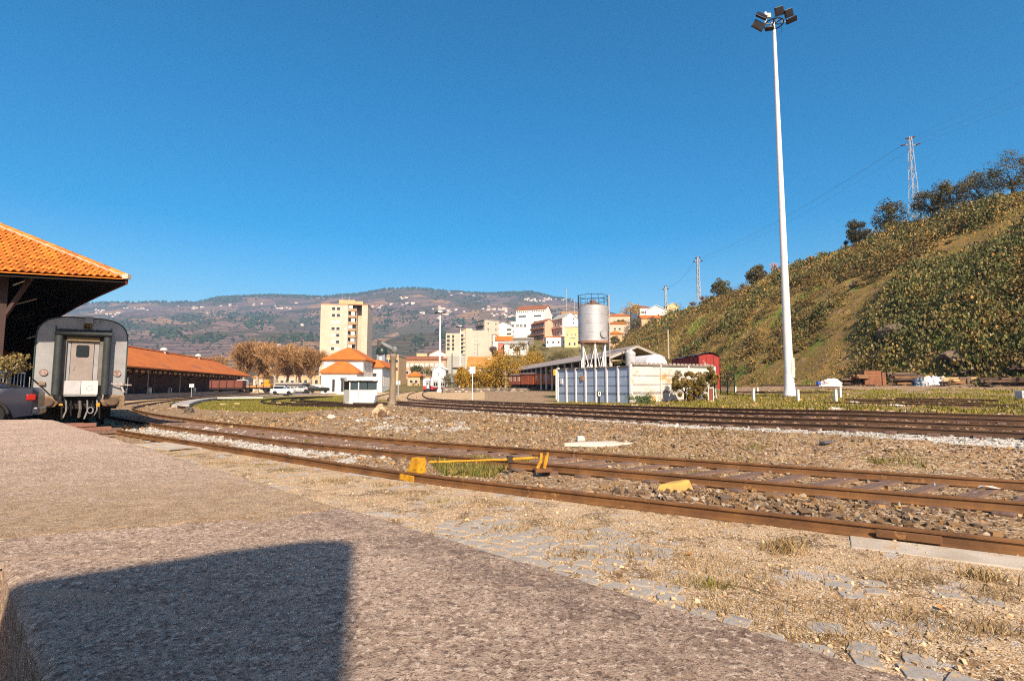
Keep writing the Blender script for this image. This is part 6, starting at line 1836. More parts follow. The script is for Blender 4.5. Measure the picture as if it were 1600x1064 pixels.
# ---- station: main block, annex, wing
building('station_building', 'white two storey station with orange hip roof in front of the tower', 'station', 508, 567, 562.5, 614, 137, W_WHITE, 24, rad(5), 'hip', m_roof_far, 3.7, [([.12, .5], [.25], 1.1, 1.6, True)], ([.15, .35, .55, .75], [.25], 1.0, 2.2, False, 1), over=.7)
building('station_annex', 'low white station annex with orange hip roof and roof window', 'station', 503, 557, 583, 614, 131, W_WHITE, 6.0, rad(5), 'hip', m_roof_far, 3.0, [([.35, .6, .8], [.62], .8, 3.2, False)], None, over=.6)
building('station_wing', 'white station wing with orange roof behind the water crane', 'station', 578, 597, 574, 613, 152, W_WHITE, 26, rad(4), 'hip', m_roof_far, 2.4, [([.4], [.3], 1.3, 1.2, False)], ([.12, .28, .44, .6, .76], [.55], 1.2, 3.0, False, 1), over=.7)
def dome_tower():
    Y = 172; p = at(596, 575, Y); s = ppm(Y); t = thing('domed_turret', 'blue grey turret with dark green dome behind the water crane', 'turret', (p[0], Y, 0)); z0, z1, z2 = float(at(596, 580, Y)[2]), float(at(596, 553, Y)[2]), float(at(596, 540, Y)[2])
    MB().box((0, 0, z1 / 2), (2.6, 2.6, z1)).build('wall', wall_mat('blue_grey_render', (.24, .27, .33)), t, bevel=.1)
    m = MB(); m.lathe([(1.9, z1 - .1), (1.95, z1 + .3), (1.8, z1 + 1.2), (1.4, z2 - .6), (.7, z2 - .15), (.1, z2)], 16); m.build('dome', mat('dark_green_dome', (.02, .035, .025), rough=.35), t, smooth=True)
    MB().box((0, -1.31, (z0 + z1) / 2 + .8), (.7, .06, 1.9)).build('window', m_shut, t)
dome_tower()
building('cream_block', 'cream flat roofed block behind the domed turret', 'building', 601, 623, 556, 590, 188, W_TAN, 14, 0, 'flat', W_CREAM, 1, [(fr(4, .15, .85), [.25, .6], 1.2, 1.4, False)])
# low buildings behind the plane trees
building('low_house', 'low cream house behind the plane tree trunks on the left', 'house', 396, 424, 590, 610, 175, W_CREAM, 10, 0, 'gable_side', R_TAN, 1.2, [(fr(3, .2, .8), [.5], 1.2, 1.4, False)])
building('low_house', 'cream house with dark door behind the plane trees in the middle', 'house', 428, 462, 588, 610, 180, W_CREAM, 10, 0, 'flat', W_TAN, 1, [(fr(4, .15, .85), [.45], 1.3, 1.6, False)])
building('low_house', 'tan house behind the plane trees nearest the station', 'house', 464, 500, 588, 610, 178, W_TAN, 10, 0, 'flat', W_CREAM, 1, [(fr(4, .15, .85), [.4], 1.2, 1.6, False)])
building('long_store', 'long dark grey low store behind the white car', 'store', 430, 472, 600, 612, 128, mat('dark_store_wall', (.07, .065, .08)), 5, 0, 'flat', W_GREY, 1, [(fr(7), [.45], 1.1, .6, False)])
# ---- the town on the slope
building('terrace_row', 'long orange brown terrace with balconies right of the water crane', 'houses', 622, 697, 562, 590, 235, W_ORB, 9, rad(-6), 'gable_side', R_BRN, 1.6, [(fr(9), [.3], 1.5, 1.8, True), (fr(9), [.72], 1.4, 1.5, False)])
building('white_house', 'white gabled house above the terrace', 'house', 671, 698, 553, 568, 265, W_WHITE, 10, 0, 'gable', R_TAN, 2.0, [(fr(3, .2, .8), [.45], 1.4, 1.5, False)])
building('cream_house', 'small cream house left above the terrace', 'house', 651, 667, 553, 566, 268, W_YEL, 8, 0, 'flat', W_CREAM, 1, [(fr(3, .2, .8), [.4], 1.1, 1.0, True)])
building('orange_roof_house', 'small house with orange roof behind the far train', 'house', 637, 656, 588, 606, 180, W_TAN, 7, 0, 'hip', m_roof_far, 1.8, [([.3, .7], [.45], 1.2, 1.2, False)])
building('white_shed', 'small white gabled shed beside the second mast', 'shed', 676, 696, 577, 592, 170, W_WHITE, 8, 0, 'gable', W_WHITE, 1.2, [([.5], [.5], 1.0, 1.0, False)])
def beige_block():
    Y = 238; s = ppm(Y); zt = float(at(740, 518, Y)[2]); zb = float(at(740, 585, Y)[2]); xc = float(at(730, 560, Y)[0]); X = lambda px: (px - 730) / s
    t = thing('apartment_block', 'broad beige apartment block with dark balcony columns and blank wall', 'apartment block', (xc, Y, zb)); H = zt - zb
    m = MB(); m.bx(X(696), X(718), .6, 16, -6, H - .7); m.bx(X(718), X(727), .6, 16, -6, H + .3); m.bx(X(727), X(763), 0, 15.9, -6, H + .5); m.bx(X(763), X(768), 1, 15, -6, H - .2); m.build('wall', W_BEIGE, t)
    MB().bx(X(727), X(737), 2, 10, H + .51, H + 1.6).build('roof_box', W_CREAM, t)
    m = MB(); m.lathe([(.9, 0), (.9, .3), (.6, .9), (.1, 1.2)], 10, (X(724), 5, H + .35)); m.build('roof_tank', mat('orange_tank', (.5, .3, .06)), t, smooth=True)
    w = win_mesh(1.5, 1.5, W_YEL, m_pane, 'b'); wl = win_mesh(1.2, 1.6, W_YEL, m_pane, 'b2'); bs = MB(); bs.bx(-1, 1, -.5, 0, -.1, .5); bme = bs.mesh('balcony', W_YEL)
    for k in range(5):
        z = H - 2.2 - k * 1.82
        if k < 4: place('window', w, t, (X(700), .6, z)); place('window', wl, t, (X(707.5), .6, z))
        place('window', w, t, (X(721.5), .6, z + .4)); place('balcony', bme, t, (X(724), .6, z - .7), scale=(.7, 1, .6))
        place('vent_gap', win_mesh(.4, .35, m_frame, m_pane, 'v'), t, (X(741.5), 0, z)); place('vent_gap', win_mesh(.4, .35, m_frame, m_pane, 'v'), t, (X(746), 0, z))
    m = MB(); m.bx(X(694), X(727), -2.5, .4, -6, H * .42); m.build('lower_wing', W_GREY, t)
beige_block()
def angled(name, label, x0, xm, x1, yt, yb, Y, wl, wr, depth_l, rows, cols, rcol=None, roof='flat', rise=2., rz=35, rwins=None):
    """a block seen on its corner: left facade x0..xm, right facade xm..x1"""
    s = ppm(Y); xc = float(at(xm, yt, Y)[0]); zt = float(at(xm, yt, Y)[2]); zb = float(at(xm, yb, Y)[2]); H = zt - zb; a = rad(rz)
    los = math.atan2(xc, Y)
    WR = (x1 - xm) / s / max(math.cos(a - 0), .25) ; WL = (xm - x0) / s / max(math.sin(a + los), .12); WL = min(WL, 40)
    t = thing(name, label, 'apartment block', (xc, Y, zb), a); m = MB(); m.bx(0, WR, 0, WL, -8, H)
    if roof == 'gable': m.add([(0, 0, H), (WR, 0, H), (WR / 2, 0, H + rise), (0, WL, H), (WR, WL, H), (WR / 2, WL, H + rise)], [(0, 1, 2), (5, 4, 3)])
    m.build('wall', wr, t)
    m = MB(); m.bx(-.06, -.003, .01, WL - .01, -8, H); m.build('facade', wl, t)
    r = MB()
    if roof == 'flat': r.bx(-.3, WR + .2, -.2, WL + .2, H + .003, H + .3)
    else:
        for x_ in (-.5, WR + .5):
            za = H - .5 * rise / (WR / 2); r.add([(x_, -.3, za), (x_, WL + .3, za), (WR / 2, WL + .3, H + rise), (WR / 2, -.3, H + rise), (x_, -.3, za + .25), (x_, WL + .3, za + .25), (WR / 2, WL + .3, H + rise + .25), (WR / 2, -.3, H + rise + .25)], [(3, 2, 1, 0), (4, 5, 6, 7), (0, 1, 5, 4), (1, 2, 6, 5), (2, 3, 7, 6), (3, 0, 4, 7)])
    r.build('roof', rcol or W_GREY, t)
    cw = WL / cols; w = win_mesh(min(cw * .6, 2.4), H / rows * .45, m_frame, m_pane, 'a'); bb = MB(); bb.bx(-1.0, 0, -WL / 2 + .2, WL / 2 - .2, 0, .9); bme = bb.mesh('balcony', wl)
    for k in range(rows):
        z = H * (1 - (k + .55) / rows)
        for c in range(cols): place('window', w, t, (-.065, (c + .5) * cw, z), (0, 0, -PI / 2))
        place('balcony', bme, t, (-.07, WL / 2, z - H / rows * .5))
    if rwins:
        me = win_mesh(rwins[2], rwins[3], m_frame, m_pane, 'r')
        for c in rwins[0]:
            for q in rwins[1]: place('window', me, t, (c * WR, -.002, H * (1 - q)))
    return t
angled('apartment_block', 'beige corner block with dark balconies above the broad beige one', 744, 757, 779, 500, 540, 275, mat('dark_balcony_front', (.22, .19, .17)), W_BEIGE, 10, 5, 3, rwins=([.25, .8], [.12, .35], .9, 1.4))
building('white_block', 'white block with balconies just left of the tall white flats', 'apartment block', 774, 799, 508, 545, 285, W_WHITE, 12, rad(-12), 'gable', W_GREY, 1.8, [([.85], [.2, .38], 2.6, 1.2, False), ([.12], [.15, .35, .55], 2.2, 1.0, False)])
building('white_flats', 'tall white flats with brown roof on the town slope', 'apartment block', 806, 851, 484, 530, 300, W_WHITE, 15, rad(-18), 'gable_side', R_BRN, 3.2, [(fr(6, .06, .42), [.06], .9, .8, False), (fr(6, .58, .95), [.06], .9, .8, False), ([.22, .75], [.22, .42, .62, .82], 4.6, 1.1, False), ([.45, .53], [.25, .45, .65], .5, .5, False)], None, over=.3)
building('white_annex', 'lower white block in front of the tall white flats', 'apartment block', 798, 832, 504, 540, 288, W_WHITE, 10, 0, 'flat', W_WHITE, 1, [([.08, .14, .28, .34, .46, .52, .62, .68], [.14], .7, 1.6, False), ([.08, .13], [.40, .58, .75], .9, 1.2, False)])
angled('balcony_block', 'block with brown balconies and pink end wall', 829, 851, 866, 503, 542, 268, W_BROWN, W_PINK, 14, 4, 4, R_BRN, 'gable', 1.6, 28)
angled('gabled_block', 'pale gabled block with tall windows behind the yellow house', 861, 879, 905, 497, 540, 262, W_PINK, W_WHITE, 14, 3, 4, W_GREY, 'gable', 3.0, 26, ([.7], [.0, .16, .32], .9, .9))
building('yellow_house', 'yellow flat roofed house just left of the water tank', 'house', 882, 908, 511.5, 541, 240, W_YEL, 9, rad(-8), 'flat', W_GREY, 1, [([.17, .45, .65], [.38], .6, .6, False), ([.5], [.55], 2.6, .5, False), ([.3, .6], [.88], 1.0, 1.4, False)])
building('red_roof_house', 'house with orange roof below the white annex', 'house', 774, 800, 532, 548, 250, W_WHITE, 8, 0, 'gable_side', m_roof_far, 2.2, [([.3, .7], [.5], 1.1, 1.1, False)])
building('pink_house', 'red rendered house beside the bare purplish tree', 'house', 778, 790, 536, 556, 225, wall_mat('red_render', (.45, .14, .10)), 7, 0, 'flat', W_GREY, 1, [([.5], [.4], 1.0, 1.2, False)])
building('low_terrace', 'low white houses with awning below the gabled block', 'houses', 853, 884, 527, 546, 245, W_WHITE, 8, 0, 'flat', m_roof_far, 1, [(fr(4), [.4], 1.0, 1.2, False)])
building('retaining_house', 'dark grey low building under the brown balconies', 'building', 800, 834, 529, 540, 255, mat('dark_grey_wall', (.16, .145, .13)), 8, 0, 'flat', W_GREY, 1, [(fr(5), [.5], 1.2, .8, False)])
building('tan_house', 'house with tan tiled roof among the golden willows', 'house', 731, 776, 574, 606, 160, W_WHITE, 9, 0, 'gable_side', R_TAN, 3.2, [([.2, .45, .72], [.45], 1.0, 1.4, False)], chim=True)
building('grey_roof_house', 'white house with grey roof behind the large golden willow', 'house', 788, 822, 537, 550, 222, W_WHITE, 7, rad(-10), 'gable_side', W_GREY, 1.2, [([.3, .6], [.5], 1.0, 1.0, False)])
building('orange_house', 'cream house with long orange roof right of the water tank', 'house', 950, 984, 494, 520, 262, W_CREAM, 10, rad(-5), 'hip', m_roof_far, 1.8, [([.3, .7], [.35], 1.6, 1.2, False), ([.2, .5, .8], [.75], 1.2, 1.2, False)])
building('orange_house', 'lower cream house with orange tiles under the long orange roof', 'house', 953, 978, 506, 522, 248, W_CREAM, 7, 0, 'gable_side', m_roof_far, 1.0, [([.3, .6], [.5], 1.2, 1.1, False)])
building('orange_house', 'small orange roofed house beside the dark olive tree', 'house', 953, 972, 522, 536, 225, W_TAN, 7, 0, 'hip', m_roof_far, 1.8, [([.5], [.5], .9, .9, False)])
building('white_gabled_house', 'white gabled house on top of the slope', 'house', 1010, 1041, 485, 505, 262, W_WHITE, 12, rad(-14), 'gable', W_WHITE, 2.4, [([.6], [.35], .9, .9, False)])
building('pale_house', 'pale house with dark balconies left of the white gabled one', 'house', 999, 1016, 481, 502, 276, W_WHITE, 10, rad(15), 'gable_side', R_BRN, 1.6, [([.3, .65], [.35, .7], 2.0, 1.1, False)])
building('cream_gabled_house', 'cream gabled house behind the round olive tree', 'house', 1042, 1060, 478, 500, 285, W_YEL, 9, 0, 'gable', W_CREAM, 1.6, [([.5], [.4], .9, .9, False)])
building('brick_house', 'house with orange tiles and brick wall behind the brownish tree', 'house', 1002, 1044, 497, 520, 245, W_TAN, 8, 0, 'gable_side', m_roof_far, 1.6, [([.2, .75, .9], [.45], 1.3, 1.2, False)])

building('white_house', 'white flat roofed house behind the brown balcony block', 'house', 836, 862, 492, 512, 318, W_WHITE, 9, 0, 'flat', W_WHITE, 1, [(fr(4, .15, .85), [.3, .7], 1.1, 1.1, False)])
building('white_house', 'white house above the gabled block left of the tank', 'house', 878, 902, 490, 510, 322, W_WHITE, 9, 0, 'gable_side', R_TAN, 1.6, [(fr(3, .2, .8), [.4], 1.1, 1.1, False)])
building('cream_house', 'cream house seen between the yellow house and the tank', 'house', 902, 930, 505, 545, 275, W_CREAM, 9, 0, 'gable_side', m_roof_far, 1.8, [(fr(4, .15, .85), [.25, .55], 1.1, 1.2, False)])
building('white_house', 'low white house between the beige block and the white annex', 'house', 764, 782, 527, 545, 270, W_WHITE, 8, 0, 'gable', R_TAN, 1.6, [([.3, .7], [.45], 1.0, 1.1, False)])
# ---- villages on the mountain
m_hw = mat('village_white', (.80, .74, .67), (.56, .48, .40), scale=.02, contrast=(.45, .55)); m_hr = mat('village_roof', (.48, .26, .16), (.60, .46, .36), scale=.02, contrast=(.45, .55))
def village_mesh(k):
    rnd = random.Random(k); W, D, H = rnd.uniform(9, 18), rnd.uniform(8, 12), rnd.uniform(3.5, 6); m = MB(); m.bx(-W / 2, W / 2, -D / 2, D / 2, -8, H, 0); o = .5; rs = D * .2
    m.add([(-W / 2 - o, -D / 2 - o, H - .2), (W / 2 + o, -D / 2 - o, H - .2), (W / 2 + o, D / 2 + o, H - .2), (-W / 2 - o, D / 2 + o, H - .2), (-W / 2 - o, 0, H + rs), (W / 2 + o, 0, H + rs)], [(0, 1, 5, 4), (2, 3, 4, 5), (0, 4, 3), (1, 2, 5)], 1)
    return m.mesh('village_house', [m_hw, m_hr])
VM = [village_mesh(k) for k in range(7)]
clusters = [('small white house in the village at far left below the crest', (150, 240, 481, 494, 24)), ('pale house on the slope between the left village and the dark wood', (278, 335, 480, 492, 9)), ('white house in the hamlet left of the tower block on the mountain', (338, 500, 472, 484, 16)),
            ('white house on the mountainside just right of the tower', (575, 645, 464, 482, 18)), ('white house in the long village above the light mast', (640, 700, 474, 500, 26)), ('white house in the upper village right of the mast', (700, 790, 478, 492, 30)),
            ('white house high near the right end of the crest', (795, 892, 462, 476, 40)), ('scattered white house above the white flats', (735, 905, 484, 500, 14)), ('lone white house low on the mountain', (400, 800, 505, 540, 9)), ('white house near the crest above the middle slope', (700, 740, 454, 462, 5))]
rnd = random.Random(12)
for lb, (x0, x1, y0, y1, n) in clusters:
    cen = [(rnd.uniform(x0, x1), rnd.uniform(y0, y1)) for _ in range(4)]
    for k in range(int(n * .85)):
        cc = rnd.choice(cen); px = min(max(rnd.gauss(cc[0], (x1 - x0) * .09), x0), x1); py = cc[1] + rnd.gauss(0, 1.3)
        p = on_mountain(px, py)
        if p is None: continue
        o = place('village_house', rnd.choice(VM), None, p + np.array((0, 0, -.5)), (0, 0, rnd.uniform(-.9, .9)), rnd.uniform(.55, 1.0)); tag(o, lb, 'house', lb.replace('house', 'houses', 1))
# ---- woods on the mountain
def make_woods():
    P = []
    for px in np.arange(-60, 900, .8):      # along the crest
        dens = .35 + .5 * (330 < px < 600) + .5 * (740 < px < 870) + .5 * (150 < px < 160)
        if RNG.uniform() > dens: continue
        a = (px - CX) / FPX
        for q in range(RNG.integers(1, 4)):
            Y = YM1 - RNG.uniform(0, 120) ** 1.0 if q else YM1 - 8
            P.append((a * Y, Y, float(mount_z(np.array(a), np.array(Y))), RNG.uniform(4, 8)))
    patches = [(405, 497, 28, 12, 150), (395, 505, 16, 8, 70), (360, 492, 26, 6, 60), (300, 500, 30, 10, 90), (262, 520, 26, 12, 110), (345, 467, 36, 6, 220), (480, 500, 22, 12, 70), (470, 530, 40, 8, 60), (430, 462, 60, 5, 160), (560, 459, 50, 5, 140), (800, 459, 60, 7, 260),
               (600, 510, 16, 12, 40), (690, 522, 6, 14, 30), (720, 505, 50, 8, 60), (655, 535, 8, 8, 40), (740, 468, 30, 8, 90), (870, 490, 40, 8, 60), (820, 500, 40, 8, 60), (610, 485, 40, 10, 60), (690, 460, 20, 8, 50), (200, 510, 40, 14, 80), (640, 500, 40, 8, 40), (530, 512, 30, 10, 40), (330, 530, 60, 8, 60)]
    for px, py, wx, wy, n in patches:
        for k in range(n):
            p = on_mountain(px + RNG.normal(0, wx * .5), py + RNG.normal(0, wy * .5))
            if p is not None: P.append((*p, RNG.uniform(2.5, 6)))
    for k in range(900):
        p = on_mountain(RNG.uniform(130, 960), RNG.uniform(470, 555))
        if p is not None: P.append((*p, RNG.uniform(1.5, 3.5)))
    P = np.array(P); n = len(P)
    bm = bmesh.new(); bmesh.ops.create_icosphere(bm, subdivisions=1, radius=1); bv = np.array([v.co[:] for v in bm.verts]); bf = np.array([[v.index for v in f.verts] for f in bm.faces]); bm.free()
    nv = len(bv)
    V = bv[None] * (1 + RNG.normal(0, .18, (n, nv, 1))); V = V * np.stack([P[:, 3], P[:, 3], P[:, 3] * RNG.uniform(.8, 1.3, n)], -1)[:, None]; V = V + P[:, None, :3] + np.array([0, 0, 1.0]) * (P[:, 3] * .5)[:, None, None]
    F = (bf[None] + (np.arange(n) * nv)[:, None, None]).reshape(-1, 3)
    C = np.array([(.030, .042, .022)]) * RNG.uniform(.6, 1.6, (n, 1)); C = np.repeat(C, nv, 0)
    tag(big_mesh('far_woods', V.reshape(-1, 3), F, m_twig, C), 'dark woods along the mountain crest and on its slopes', None, None, 'stuff')
make_woods()
# ================================================================== KIOSK, WATER CRANE, SIGNS
m_white = mat('white_panel', (.78, .75, .71), (.72, .69, .65), rough=.55, scale=2)
def make_kiosk():
    g = gnd(563, 630, .1); t = thing('kiosk', 'small white glazed kiosk beside the water crane', 'kiosk', tuple(g), rad(31)); W, D = 2.95, 2.3
    for x0, x1, y0, y1 in ((-W / 2, W / 2, -D / 2, -D / 2 + .06), (-W / 2, W / 2, D / 2 - .06, D / 2), (-W / 2, -W / 2 + .06, -D / 2 + .06, D / 2 - .06), (W / 2 - .06, W / 2, -D / 2 + .06, D / 2 - .06)):
        MB().bx(x0, x1, y0, y1, .05, 1.38).build('lower_panel', m_white, t)
    for x in (-W / 2 + .05, -W * .18, W / 2 - .05):
        for y in (-D / 2 + .05, D / 2 - .05): MB().box((x, y, 1.2), (.1, .1, 2.3)).build('post', m_white, t)
    m_kg = mat('kiosk_glass', (.05, .075, .09), (.04, .06, .07), rough=.1, spec=.7)
    for x0, x1 in ((-W / 2 + .12, -W * .18 - .06), (-W * .18 + .06, W * .12), (W * .12 + .06, W / 2 - .12)):
        for y in (-D / 2 + .03, D / 2 - .03): MB().bx(x0, x1, y - .01, y + .01, 1.40, 2.32).build('pane', m_kg, t)
    MB().bx(W * .15, W / 2 - .14, -D / 2 + .08, -D / 2 + .1, 1.4, 2.0).build('notice', mat('cream_notice', (.6, .52, .42)), t)
    for x in (-W / 2 + .03, W / 2 - .03): MB().bx(x - .01, x + .01, -D / 2 + .12, D / 2 - .12, 1.40, 2.32).build('pane', m_kg, t)
    MB().bx(-W / 2 - .35, W / 2 + .2, -D / 2 - .3, D / 2 + .3, 2.36, 2.72).build('roof', m_white, t, bevel=.04)
    MB().bx(-W / 2 - .55, -W / 2 - .35, -.4, .1, 2.35, 2.6).build('roof_box', mat('dark_box', (.08, .085, .09)), t)
    MB().bx(-W / 2 - .1, W / 2 + .1, -D / 2 - .1, D / 2 + .1, -.2, .05).build('base', m_white_c, t)
make_kiosk()
def make_crane():
    g = Vector(gnd(613, 632, .1)); t = thing('water_crane', 'old railway water crane with grey column and raised spout arm', 'water crane', g); s = ppm(g.y); zt = float(at(613, 553, g.y)[2]) - g.z
    m_col = mat('crane_column', (.24, .185, .125), (.17, .13, .09), rough=.7, stretch=(2, 2, .4), scale=2); m_arm = mat('crane_arm', (.17, .18, .185), (.11, .115, .12), rough=.5)
    MB().lathe([(.46, -.2), (.46, .1), (.36, .22), (.30, .5), (.27, zt * .6), (.25, zt - .5), (.33, zt - .35), (.33, zt - .15), (.26, zt)], 16).build('column', m_col, t, smooth=True)
    zb = float(at(613, 547, g.y)[2]) - g.z; x1 = (591 - 613) / s; z1 = float(at(591, 534, g.y)[2]) - g.z
    m = MB(); m.lathe([(.02, -.36), (.2, -.32), (.34, -.1), (.34, .1), (.2, .32), (.02, .36)], 14, (.12, 0, zb)); m.build('ball_joint', m_arm, t, smooth=True)
    m = MB(); m.tube([(.1, 0, zb), (x1 * .5, 0, (zb + z1) / 2), (x1, 0, z1)], [.24, .2, .15], 10); m.build('arm', m_arm, t, smooth=True)
    m = MB(); m.tube([(x1 + .05, 0, z1 + .12), (x1 - .02, 0, z1 - .5)], [.2, .24], 10); m.build('spout', mat('spout_dark', (.07, .07, .075)), t, smooth=True)
make_crane()
def post_sign(label, px, ybase, ytop, w, h, board, post_r=.05, pole=None, name='track_sign', Y=None):
    g = Vector(gnd(px, ybase, GDROP)) if Y is None else Vector(at(px, ybase, Y)); s = ppm(g.y); zt = float(at(px, ytop, g.y)[2]) - g.z
    t = thing(name, label, 'sign', g); MB().tube([(0, .03, -.3), (0, .03, zt)], post_r, 8).build('post', pole or m_white, t, smooth=True)
    MB().box((0, 0, zt - h / 2), (w, .05, h)).build('board', board, t, bevel=.01); return t
post_sign('white square sign board on a thin white post beside the main tracks', 738, 625, 573, .62, .78, m_white)
post_sign('small white sign on a grey post near the left curve', 298.5, 622, 600, .75, .5, m_white, .06, m_steel)
post_sign('yellow box sign on a white post at the corner of the blue wall', 869.5, 624, 577, .60, .62, mat('amber_box', (.62, .34, .02)), .09)
post_sign('white sign board on a grey post beyond the water crane', 622, 620, 595, .6, .6, m_white, .12, mat('grey_post', (.3, .31, .32)))
# low station platform along the curve
m = MB(); P = smooth_path([gnd(px, py, .0) for px, py in ((268, 634), (282, 629), (312, 624), (360, 620.5), (440, 617), (520, 614.5))] + [np.array((-40., 175., 0.))], 2.0, 2)
m.profile([(0, -.4), (1.3, -.4), (1.3, .12), (0, .12)], [(p[0], p[1], 0) for p in thin(P, 34)]); 
pl_ = m.build('station_platform', mat('platform_edge', (.40, .37, .34), (.28, .26, .24), scale=.6), world=True); tag(pl_, 'low curved concrete platform edge beyond the grass', None, None, 'structure')
m = MB(); gA = gnd(375, 624, .1); m.box((gA[0], gA[1], .12), (5.5, 3.4, .16), .5); m.build('ramp', m_white_c, pl_, world=True)

# ================================================================== VEHICLES IN THE YARD
def veh(label, px, py, Y, rz, prof, paint, scale=1.0):
    p = at(px, py, Y); make_car(label, (p[0], Y, p[2]), rz, prof, paint, scale=scale)
veh('white estate car parked under the plane trees', 442, 616.5, 104, PI + .1, SUV, m_wht)
veh('dark green van parked at the corner of the station annex', 498, 613.5, 112, PI + .3, SUV, mat('dark_green_paint', (.02, .028, .026), rough=.3))
veh('silver car parked between the white estate and the station', 470, 613, 122, .1, SEDAN, mat('silver_paint', (.45, .46, .47), rough=.35))
def make_truck():
    p = at(378, 613, 100); t = thing('small_truck', 'small white truck standing at the end of the long warehouse', 'truck', (p[0], 100, p[2]), .2)
    MB().bx(-.9, .9, -.9, .9, .5, 2.3).build('cab', m_wht, t, bevel=.2); MB().bx(-.75, .75, -.93, -.88, 1.4, 2.1).build('windscreen', m_glass, t); MB().bx(-.92, .92, .95, 4.2, .75, 1.3).build('load_bed', m_under, t)
    w = MB(); w.lathe([(.2, -.12), (.42, -.12), (.42, .12), (.2, .12)], 16); me = w.mesh('wheel', m_tyre)
    for x in (-.8, .8):
        for y in (-.1, 3.2): place('wheel', me, t, (x, y, .42), (0, PI / 2, 0))
make_truck()
def make_flat(px, py, Y, label, col, L=6, H=1.2):
    p = at(px, py, Y); t = thing('flat_wagon', label, 'wagon', (p[0], Y, p[2]), rad(10)); MB().bx(-L / 2, L / 2, -1.1, 1.1, .75, .75 + H).build('body', col, t, bevel=.03); MB().bx(-L / 2, L / 2, -1, 1, .5, .74).build('underframe', m_under, t)
    w = MB(); w.lathe([(.05, -.06), (.42, -.06), (.42, .06), (.05, .06)], 16); me = w.mesh('wheel', m_under)
    for x in (-L * .3, L * .3):
        for y in (-.75, .75): place('wheel', me, t, (x, y, .42), (PI / 2, 0, 0))
    for k in range(4): MB().bx(-L / 2 + .3 + k * L / 4.4, -L / 2 + .42 + k * L / 4.4, -1.16, -1.1, .75, .75 + H + .25).build('stanchion', m_under, t)
make_flat(356, 613, 92, 'dark red open wagon in front of the warehouse end', mat('oxide_red', (.16, .05, .035)), 5.2, 1.3)
make_flat(402, 612, 98, 'low rusty flat wagon right of the small truck', mat('rust_orange', (.40, .20, .08)), 5, .4)
p = at(417, 609, 112); t = thing('site_machine', 'small yellow machine standing behind the flat wagon', 'machine', (p[0], 112, p[2])); MB().bx(-.9, .9, -.7, .7, .4, 1.3).build('body', m_yel, t, bevel=.1); MB().bx(-.5, .5, -.5, .5, 1.32, 2.1).build('cab', m_yel, t, bevel=.08); MB().bx(-1, 1, -.8, .8, 0, .39).build('tracks', m_under, t)
def make_far_coach():
    Y = 150; p = at(668.5, 613.5, Y); t = thing('railcar', 'distant white and red railcar standing at the station', 'railway coach', (p[0], Y, p[2]), rad(-5)); P = coach_profile(1.4, .9, 3.2, 4.0)
    MB().sweepy(P, 0, 18).build('body', m_wht, t, smooth=True)
    m = MB()
    for x0, x1 in ((-1.42, -.55), (.55, 1.42)): MB().bx(x0, x1, -.04, .0, .92, 1.9).build('red_band', mat('railcar_red', (.45, .03, .03)), t)
    MB().bx(1.41, 1.45, .02, 17.9, .92, 1.5).build('red_band', mat('railcar_red', (.45, .03, .03)), t)
    MB().bx(-.48, .48, -.1, .0, .95, 3.3).build('gangway', m_rubber, t, bevel=.08); MB().bx(-.3, .3, -.13, -.1, 1.2, 3.0).build('door', m_wht, t); MB().bx(-.2, .2, -.15, -.13, 2.2, 2.8).build('window', m_glass, t)
    for k in range(7): MB().bx(1.40, 1.425, 1 + k * 2.4, 2.6 + k * 2.4, 1.9, 2.8).build('side_window', m_glass, t)
    MB().bx(-1.2, 1.2, -.1, 17.5, .3, .89).build('underframe', m_under, t)
    for sx in (-1, 1):
        m = MB(); m.tube([(sx * .9, -.5, .75), (sx * .9, .0, .75)], .2, 10); m.build('buffer', m_under, t)
make_far_coach()

